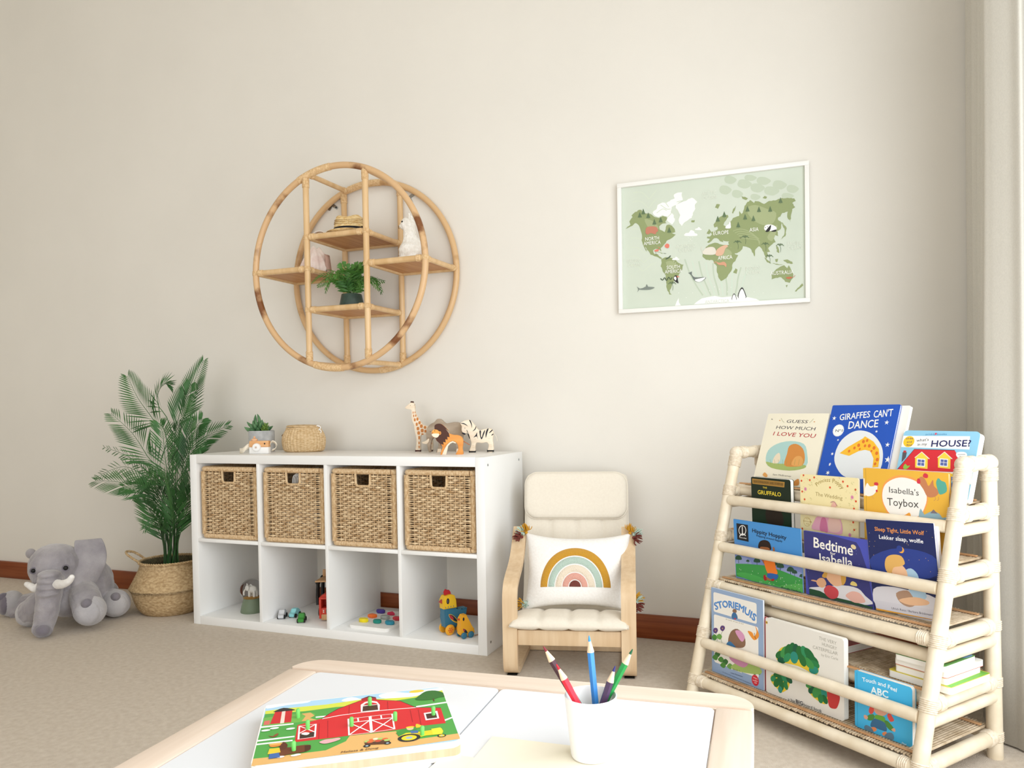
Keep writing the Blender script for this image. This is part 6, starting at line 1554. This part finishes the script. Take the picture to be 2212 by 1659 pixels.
K.tx(ZG, 'Hippity Hoppity', 396, 302, 848, 402, .0125, '#1e2430', .02); K.tx(ZG, 'Hopping around happily', 455, 358, 798, 438, .0062, '#1e2430', .01)
K.sm(ZG, [(480, 490), (500, 430), (560, 408), (620, 430), (648, 490), (640, 540), (500, 520)], '#2a1c18'); K.sm(ZG, [(500, 510), (560, 500), (630, 520), (630, 600), (590, 660), (530, 620)], '#a5673f'); K.sm(ZG, [(675, 545), (672, 505), (690, 505), (700, 545), (690, 660), (650, 680)], '#a5673f'); K.poly(ZG, [(495, 620), (530, 640), (590, 740), (560, 730)], '#a5673f')
K.sm(ZG, [(556, 690), (600, 680), (690, 690), (715, 780), (738, 850), (690, 872), (610, 860)], '#ee7f2c'); K.sm(ZG, [(606, 850), (730, 865), (745, 900), (715, 935), (660, 920), (610, 930)], '#2f62ad'); K.sm(ZG, [(590, 900), (655, 935), (640, 950), (590, 930)], '#a5673f'); K.sm(ZG, [(552, 880), (575, 872), (595, 930), (580, 948), (556, 935)], '#a9262f'); K.sm(ZG, [(655, 930), (690, 920), (690, 948), (660, 952)], '#a9262f')
K.tx(ZG, 'Priscilla Ogefere', 785, 1048, 1042, 1110, .0065, '#1d3f24', .01, .15); K.done()

K = Book('picture_book', 'navy paperback with curled corner and white hand-drawn title in third row', 'book', .332, .560, .385, .577, .157, -.05, .005, '#4a52b0', 'soft', 0, .002)
K.poly(ZG, [(1030, 270), (1220, 292), (1480, 355), (1780, 440), (1830, 520), (1925, 800), (2005, 1260), (2005, 1330), (1990, 1370), (1160, 1150), (1100, 700)], '#383a78')
K.tx(ZG, 'Bedtime', 1205, 500, 1720, 612, .031, '#f1eee6', .02); K.tx(ZG, 'for', 1435, 600, 1505, 612, .009, '#f1eee6', .012); K.tx(ZG, 'Isabella', 1285, 690, 1720, 760, .025, '#f1eee6', .018); K.el(ZG, 1743, 500, .0085, .0065, '#d9c79b', 16, -.3)
for k in range(24): K.el(ZG, rnd.uniform(1080, 1850), rnd.uniform(480, 840), .0009, .0009, '#8f95d0', 5)
K.sm(ZG, [(1160, 1040), (1300, 1030), (1600, 1010), (1800, 1050), (1900, 1150), (2000, 1260), (1700, 1250), (1400, 1130), (1200, 1090)], '#dcdce2'); K.poly(ZG, [(1158, 1050), (1300, 1085), (1420, 1150), (1700, 1215), (2004, 1300), (1985, 1370), (1160, 1150)], '#2b5038')
K.sm(ZG, [(1370, 870), (1420, 820), (1560, 830), (1620, 900), (1600, 1000), (1500, 1020), (1420, 960)], '#e3b48f'); K.sm(ZG, [(1325, 890), (1370, 820), (1400, 830), (1380, 910)], '#cf9f4a'); K.sm(ZG, [(1580, 850), (1640, 870), (1640, 960), (1600, 1010), (1580, 940)], '#cf9f4a')
K.sm(ZG, [(1250, 960), (1290, 915), (1350, 920), (1385, 990), (1340, 1040), (1280, 1020)], '#d9a883'); K.sm(ZG, [(1180, 945), (1210, 935), (1260, 950), (1255, 965)], '#d9a883'); K.sm(ZG, [(1350, 1070), (1400, 1010), (1490, 1030), (1545, 1090), (1530, 1170), (1450, 1190), (1380, 1140)], '#c64a52'); K.sm(ZG, [(1640, 1140), (1720, 1090), (1820, 1110), (1890, 1190), (1890, 1240), (1760, 1240), (1680, 1190)], '#e2b3a6'); K.sm(ZG, [(1700, 990), (1730, 955), (1780, 980), (1790, 1020), (1720, 1010)], '#e4cf7c')
K.done()

K = Book('picture_book', 'dark night-blue paperback with blond child in bed in third row', 'book', .557, .750, .385, .636, .157, -.06, .005, '#232c5c', 'soft', radians(-3.2), .002, '#e9e7ea')
K.sm(ZD, [(330, 100), (500, 20), (700, 30), (850, 100), (860, 220), (600, 250), (400, 200)], '#2c3f8a'); K.tx(ZB, 'Sleep Tight, Little Wolf', 390, 1250, 855, 1292, .0112, '#e0914a', .018); K.tx(ZB, 'Lekker slaap, wolfie', 430, 1325, 845, 1370, .0112, '#efeef2', .018)
K.A.ell(*K.p(*ZB(640, 1432)), .0085, .0085, '#e0a34a'); K.A.ell(*K.p(*ZB(625, 1420)), .0085, .0085, '#2c3f8a')
for k in range(22): K.el(ZB, rnd.uniform(320, 960), rnd.uniform(1200, 1640), .0009, .0009, '#d8b25a', 5)
K.sm(ZD, [(370, 320), (480, 300), (640, 330), (840, 390), (850, 520), (600, 470), (390, 440)], '#d9d9e2'); K.poly(ZD, [(375, 400), (840, 480), (840, 590), (395, 480)], '#d3d3dd')
K.sm(ZD, [(600, 190), (650, 165), (700, 210), (720, 280), (770, 380), (690, 420), (640, 340), (610, 250)], '#a9c7de'); K.sm(ZD, [(500, 150), (560, 130), (610, 170), (625, 230), (580, 240), (520, 215)], '#e9bd97'); K.sm(ZD, [(455, 130), (470, 80), (520, 62), (580, 75), (605, 130), (570, 150), (520, 160), (500, 215), (465, 180)], '#dcae63')
K.sm(ZD, [(540, 350), (620, 330), (660, 370), (690, 430), (640, 455), (570, 420)], '#b08f78'); K.sm(ZD, [(560, 400), (680, 380), (780, 410), (770, 440), (640, 440)], '#e9bd97'); K.poly(ZD, [(388, 462), (860, 555), (868, 610), (396, 500)], '#e3a53a')
K.tx(ZD, 'Ulrich Renz / Barbara Brinkmann', 505, 470, 815, 522, .006, '#4a4a5a', .004); K.tx(ZD, 'English', 430, 497, 482, 506, .004, '#5a4020', .01); K.tx(ZD, 'Afrikaans', 636, 545, 712, 556, .004, '#c07a3a', .01); K.done()
K = Book('picture_book', 'pale lilac edged book behind the night-blue paperback in third row', 'book', .622, .750, .385, .634, .164, -.06, .010, '#e4e2ec', 'soft', radians(-2), .002); K.done()

# --- bottom row
K = Book('picture_book', 'grey-blue framed storybook with butterfly and flowers, leftmost in bottom row', 'book', .031, .247, .0845, .361, .064, 0, .006, '#93aacb', 'soft', 0, .001, '#c9d6ea')
K.A.poly(round_rect(*[abs(c-a) for a, c in zip(K.p(*ZC_(255, 418)), K.p(*ZC_(640, 345)))], .006, 4, K.p(*ZC_(255, 418))[0], K.p(*ZC_(255, 418))[1]), '#eeebe4')
a = K.p(*ZC_(262, 870)); c = K.p(*ZC_(655, 560)); K.A.poly(round_rect(c[0]-a[0], c[1]-a[1], .006, 4, a[0], a[1]), '#eeebe4')
K.tx(ZC_, 'STORIEMUIS', 272, 405, 618, 505, .0215, '#2d5fa8', .045, 0, .022); K.tx(ZC_, 'STORIEMUIS', 274, 403, 620, 503, .0215, '#5b94d6', .02, 0, .022)
a = K.p(*ZC_(355, 500)); c = K.p(*ZC_(540, 520)); K.A.rrect(a[0], c[1]-.008, c[0], a[1]+.008, .005, '#f3efe3'); K.tx(ZC_, 'Ek luister, ek lees, ek leer!', 365, 492, 525, 536, .0042, '#6a6a66', .0, .1)
K.sm(ZC_, [(560, 595), (600, 605), (620, 640), (640, 600), (628, 545), (650, 590), (662, 630), (650, 660), (625, 675), (600, 660)], '#e8943a'); K.cv(ZC_, [(620, 610), (625, 640), (632, 665)], .0018, '#4a3020')
for u, v in ((272, 590), (335, 570)): K.sm(ZC_, [(u-22, v), (u-10, v-24), (u+14, v-22), (u+22, v), (u+6, v+24), (u-10, v+20)], '#5c3f7a'); K.el(ZC_, u, v, .002, .002, '#d9b84a')
for pts in ([(275, 610), (290, 640), (285, 690)], [(335, 595), (320, 640), (330, 700)]): K.cv(ZC_, pts, .0012, '#4a7a3a')
for u, v in ((262, 650), (305, 645), (290, 800), (320, 850), (360, 870), (340, 900), (400, 910), (270, 830), (610, 900), (640, 930), (660, 960), (620, 960), (640, 890)): K.sm(ZC_, [(u-26, v), (u, v-28), (u+26, v-4), (u+8, v+26)], rnd.choice(['#4f8a3f', '#3b6f3a', '#6ea352']))
K.sm(ZC_, [(420, 900), (520, 860), (640, 900), (690, 960), (640, 980), (500, 960), (420, 930)], '#a3bd6a'); K.sm(ZC_, [(395, 830), (420, 770), (500, 760), (560, 830), (565, 890), (520, 920), (440, 880)], '#c98bb0'); K.sm(ZC_, [(385, 690), (410, 600), (470, 575), (530, 640), (540, 720), (500, 745), (420, 730)], '#8a6a54'); K.sm(ZC_, [(450, 590), (500, 595), (535, 650), (510, 690), (470, 640)], '#d79ac0'); K.sm(ZC_, [(370, 710), (400, 685), (440, 720), (450, 740), (390, 730)], '#3f78a8')
K.sm(ZC_, [(418, 450), (440, 420), (465, 450), (468, 485), (425, 485)], '#3f6fa0'); K.sm(ZC_, [(425, 420), (435, 395), (460, 405), (458, 430)], '#8a6a54'); K.el(ZC_, 448, 484, .0045, .0022, '#c8363c')
a = K.p(*ZC_(415, 950)); c = K.p(*ZC_(505, 950)); K.A.rrect(a[0], c[1]-.005, c[0], a[1]+.006, .004, '#f1ecd8'); K.tx(ZC_, 'Boek 1', 430, 942, 488, 955, .0048, '#5a5a58', .004, .1); K.tx(ZC_, 'Leon Rousseau', 410, 972, 515, 1006, .0046, '#41506a', .006); K.tx(ZC_, 'die allergrootste versameling stories van Storiemuis', 335, 962, 590, 1068, .0026, '#51607a'); K.el(ZC_, 629, 1035, .0145, .017, '#cf2f3f'); K.tx(ZC_, 'Met', 612, 1015, 648, 1028, .0042, '#f5e6e6', .015); K.tx(ZC_, 'audio-', 606, 1036, 654, 1050, .0042, '#f5e6e6', .015); K.tx(ZC_, 'CD', 620, 1060, 642, 1066, .0042, '#f5e6e6', .015)
K.done()
K = Book('picture_book', 'thin red book edge showing behind the grey-blue storybook in bottom row', 'book', .08, .2535, .0845, .310, .0715, 0, .006, '#b5474c', 'soft', 0, .001); K.done()

K = Book('board_book', 'large white board book with big green leafy cluster in bottom row', 'board book', .2565, .528, .0845, .311, .064, 0, .019, '#e4e1da', 'board', 0, .008, '#efede8')
K.tx(ZE, 'THE VERY', 1255, 340, 1505, 420, .0095, '#aaa79e', .006); K.tx(ZE, 'HUNGRY', 1295, 425, 1508, 495, .0095, '#aaa79e', .006); K.tx(ZE, 'CATERPILLAR', 1165, 468, 1522, 568, .0095, '#aaa79e', .006); K.tx(ZE, 'by Eric Carle', 1288, 575, 1526, 640, .0075, '#aaa79e', .0)
K.el(ZE, 505, 97, .0038, .0046, '#e3b62c'); K.el(ZE, 507, 97, .0018, .0026, '#3a3a34')
rnd = random.Random(6)
for pts in ([(650, 560), (700, 470), (770, 440), (870, 410), (960, 450), (1050, 480), (1150, 520), (1200, 610), (1245, 700), (1250, 800), (1200, 850), (1090, 790), (950, 720), (780, 680), (660, 640)], [(560, 880), (600, 840), (700, 860), (800, 860), (870, 890), (840, 960), (810, 1050), (720, 1100), (650, 1040), (580, 960)], [(1090, 980), (1200, 1000), (1370, 1060), (1380, 1200), (1340, 1270), (1240, 1220), (1130, 1120)]): K.sm(ZE, pts, '#e2c33a', 3)
LEAF = ['#1f6a3a', '#2a7d46', '#2f8a5a', '#1d5a3f', '#3f8f4a', '#2b8a7a', '#256b35']
for u, v, a, bb, r in ((700, 560, .020, .011, .6), (760, 520, .022, .011, 1.0), (810, 500, .022, .011, 1.2), (880, 500, .024, .014, 1.5), (930, 520, .024, .013, 1.6), (985, 540, .022, .014, 1.7), (1060, 540, .022, .013, 2.1), (1120, 560, .022, .013, 2.4), (1160, 640, .022, .014, 2.9), (1180, 700, .020, .012, 3.2), (1180, 780, .017, .011, 3.4), (1110, 680, .020, .012, 2.6), (720, 640, .016, .009, .2), (1020, 640, .018, .012, 2.0), (900, 600, .018, .014, 1.4), (800, 600, .018, .010, .9),
                       (600, 900, .012, .008, .8), (650, 960, .016, .010, 1.0), (700, 920, .016, .011, 1.5), (760, 900, .016, .009, 2.2), (830, 920, .012, .009, 2.6), (720, 1010, .016, .009, 1.3), (780, 1000, .013, .008, 1.9), (700, 1060, .010, .008, 1.5), (650, 850, .013, .007, .3),
                       (1150, 1060, .015, .009, .9), (1210, 1100, .017, .011, 1.2), (1270, 1120, .017, .011, 1.4), (1330, 1110, .015, .010, 1.8), (1340, 1200, .013, .009, 2.1), (1280, 1190, .013, .009, 1.5), (1110, 1000, .011, .007, .4)): K.el(ZE, u, v, a, bb, rnd.choice(LEAF), 14, r)
K.sm(ZE, [(1375, 1080), (1450, 1070), (1540, 1130), (1555, 1200), (1520, 1310), (1480, 1335), (1410, 1310), (1385, 1220)], '#c23a3a', 3); K.ln(ZE, [(1465, 1075), (1478, 1035)], .0022, '#6a4a2a')
K.tx(ZE, 'a big', 812, 1212, 912, 1246, .0085, '#4a4a48', .01); K.tx(ZE, 'BIG', 922, 1246, 1022, 1282, .0105, '#33343a', .035); K.tx(ZE, 'board book', 1034, 1288, 1294, 1388, .0085, '#4a4a48', .01)
K.done()

K = Book('board_book', 'bright sky-blue padded board book with rag doll in bottom row', 'board book', .561, .724, .0845, .237, .064, 0, .018, '#45b4e6', 'board', 0, .008)
K.ln(ZF, [(205, 480), (215, 1300)], .0022, '#3a9fd0'); K.tx(ZF, 'Touch and Feel', 285, 608, 772, 765, .0108, '#eef6fa', .02, 0, .004); K.tx(ZF, 'ABC', 408, 775, 655, 850, .0185, '#eef6fa', .035)
K.sm(ZF, [(440, 1000), (450, 930), (550, 910), (640, 970), (645, 1060), (580, 1105), (490, 1080)], '#d9a38c'); K.sm(ZF, [(375, 1040), (400, 960), (440, 940), (450, 1040), (410, 1080)], '#d9534a'); K.sm(ZF, [(640, 1090), (680, 1060), (710, 1110), (740, 1170), (690, 1190), (660, 1150)], '#d9534a')
K.sm(ZF, [(360, 1100), (440, 1080), (460, 1130), (420, 1170), (360, 1160)], '#4f8a3f'); K.sm(ZF, [(470, 1090), (600, 1120), (600, 1200), (480, 1160)], '#6aa63a'); K.sm(ZF, [(600, 1180), (650, 1180), (740, 1290), (700, 1320), (630, 1260)], '#4f8a3f'); K.sm(ZF, [(305, 1100), (330, 1090), (365, 1120), (350, 1155), (315, 1140)], '#d9a38c'); K.sm(ZF, [(700, 1300), (740, 1280), (760, 1310), (745, 1335)], '#d9a38c')
K.sm(ZF, [(400, 1250), (440, 1150), (520, 1160), (610, 1210), (635, 1320), (560, 1310), (480, 1280)], '#3a6a90'); K.sm(ZF, [(410, 1270), (470, 1270), (490, 1310), (440, 1330)], '#e08a5a'); K.sm(ZF, [(570, 1350), (620, 1330), (640, 1370), (590, 1390)], '#e08a5a'); K.sm(ZF, [(310, 1270), (340, 1235), (410, 1270), (445, 1330), (430, 1380), (350, 1350)], '#5f7f95'); K.sm(ZF, [(600, 1400), (640, 1350), (710, 1350), (740, 1420), (700, 1485), (640, 1460)], '#5f7f95')
K.tx(ZF, 'Owl', 848, 1503, 912, 1530, .0052, '#e4f2f8', .015); K.done()

# --- books lying flat on the fourth shelf
def rack_local(px, py, z):
    q = RK.inverted() @ at_z(px, py, z); return q
FS = .208+BRr+.0075
def flat_book(label, x0, x1, y0, y1, z, th, cover, edge, art=None, ang=0.0):
    M = RK @ Matrix.Translation(((x0+x1)/2, (y0+y1)/2, z)) @ Matrix.Rotation(ang, 4, 'Z')
    t = thing('board_book', label, 'board book', M.to_translation(), M.to_euler(), 'board books lying flat on the rattan rack')
    w, d = x1-x0, y1-y0; o = round_rect(w, d, .008, 4, -w/2, -d/2)
    slab([(x*.998, y*.998) for x, y in o], .0012, th-.0012, PAGE, 0, 'pages', t); slab(o, 0, .0012, flat(edge, .4), 0, 'back_cover', t)
    b = MB(flat(cover, .4)); b.prism(o, th-.0012, th)
    for v in b.bm.verts: v.co = Vector((v.co.x, v.co.z, v.co.y))
    if art: art(Art(b, lambda x, y, h: (min(max(x, -w/2+.001), w/2-.001), min(max(y, -d/2+.001), d/2-.001), th+h)))
    b.build('front_cover', t, smooth=False)
zz = FS
def a1(A): A.smooth([(-.09, .09), (-.05, .07), (-.02, .09), (-.06, .1)], '#6aa63a'); A.rect(.05, -.09, .09, .09, '#6fae4a')
flat_book('lowest board book of the flat stack, yellow and green cover edge', .632, .800, .105, .292, zz, .0185, '#d9c84a', '#e9e6d8', a1); zz += .0187
flat_book('pale board book second from bottom of the flat stack', .648, .785, .108, .276, zz, .0165, '#e6dfc0', '#d8cf8a', None, .02); zz += .0167
flat_book('cream board book third from bottom of the flat stack', .645, .786, .112, .285, zz, .0155, '#e3e3dd', '#c9574a', None, -.01); zz += .0157
def a2(A):
    A.rect(-.066, -.075, .066, .075, '#5f8f4f'); A.smooth([(-.05, -.06), (-.06, 0), (-.03, .05), (.02, .06), (.05, .02), (.05, -.05), (0, -.07)], '#d9573a'); A.curve([(-.03, -.01), (-.01, -.03), (.015, -.025)], .006, '#3a2018'); A.ell(-.038, .01, .006, .006, '#3a2018'); A.ell(.025, .0, .006, .006, '#3a2018'); A.smooth([(.03, .04), (.06, .03), (.06, .07), (.03, .07)], '#7fa3c8')
flat_book('topmost board book of the flat stack with orange animal face', .650, .782, .105, .255, zz, .0150, '#5f8f4f', '#e9e6dd', a2, .015)
flat_book('red board book lying alone on the shelf behind the white board book', .285, .462, .165, .30, FS, .0225, '#b3333b', '#b3333b', None, -.05)

# ------------------------------------------------------------------ curtain gathered at the right
LINC = mat('stone_linen', '#c6c2b8', '#ccc8be', (300, 300, 200), .95, .12, (600, 600, 400), sheen=.1)
b = MB(LINC)
prof = [(3.34, .020), (3.26, .012), (3.18, .016), (3.166, .004), (3.19, -.030), (3.235, -.055), (3.195, -.105), (3.1605, -.15), (3.185, -.19), (3.24, -.225), (3.19, -.262), (3.1535, -.30), (3.18, -.34), (3.235, -.38), (3.18, -.415), (3.1385, -.45), (3.165, -.49), (3.215, -.53), (3.16, -.565), (3.1235, -.585), (3.137, -.607), (3.162, -.630), (3.188, -.652), (3.208, -.676), (3.224, -.662), (3.240, -.655), (3.256, -.70), (3.278, -.735), (3.30, -.70), (3.315, -.66), (3.335, -.68)]
g = []
for k in range(13):
    z = .006+3.3*k/12
    wob = 1+.10*(1-k/12)
    row = []
    for i, c in enumerate(ease([(x, y, 0) for x, y in prof], 6)):
        row.append(Vector((3.25+(c.x-3.25)*(1+.02*sin(k*.9+i*.05)) - (.22*(c.x-3.1235)*z/2.4 if i > 112 else 0), c.y+.006*sin(k*.7+i*.04)*(1 if c.y < -.05 else 0), z)))
    g.append(row)
b.sheet(g); o = b.build('curtain', None, ang=70)
m = o.modifiers.new('thickness', 'SOLIDIFY'); m.thickness = .0022; m.offset = 0
tag(o, 'floor-length stone grey linen curtain gathered in pleats at the right wall', 'curtain')
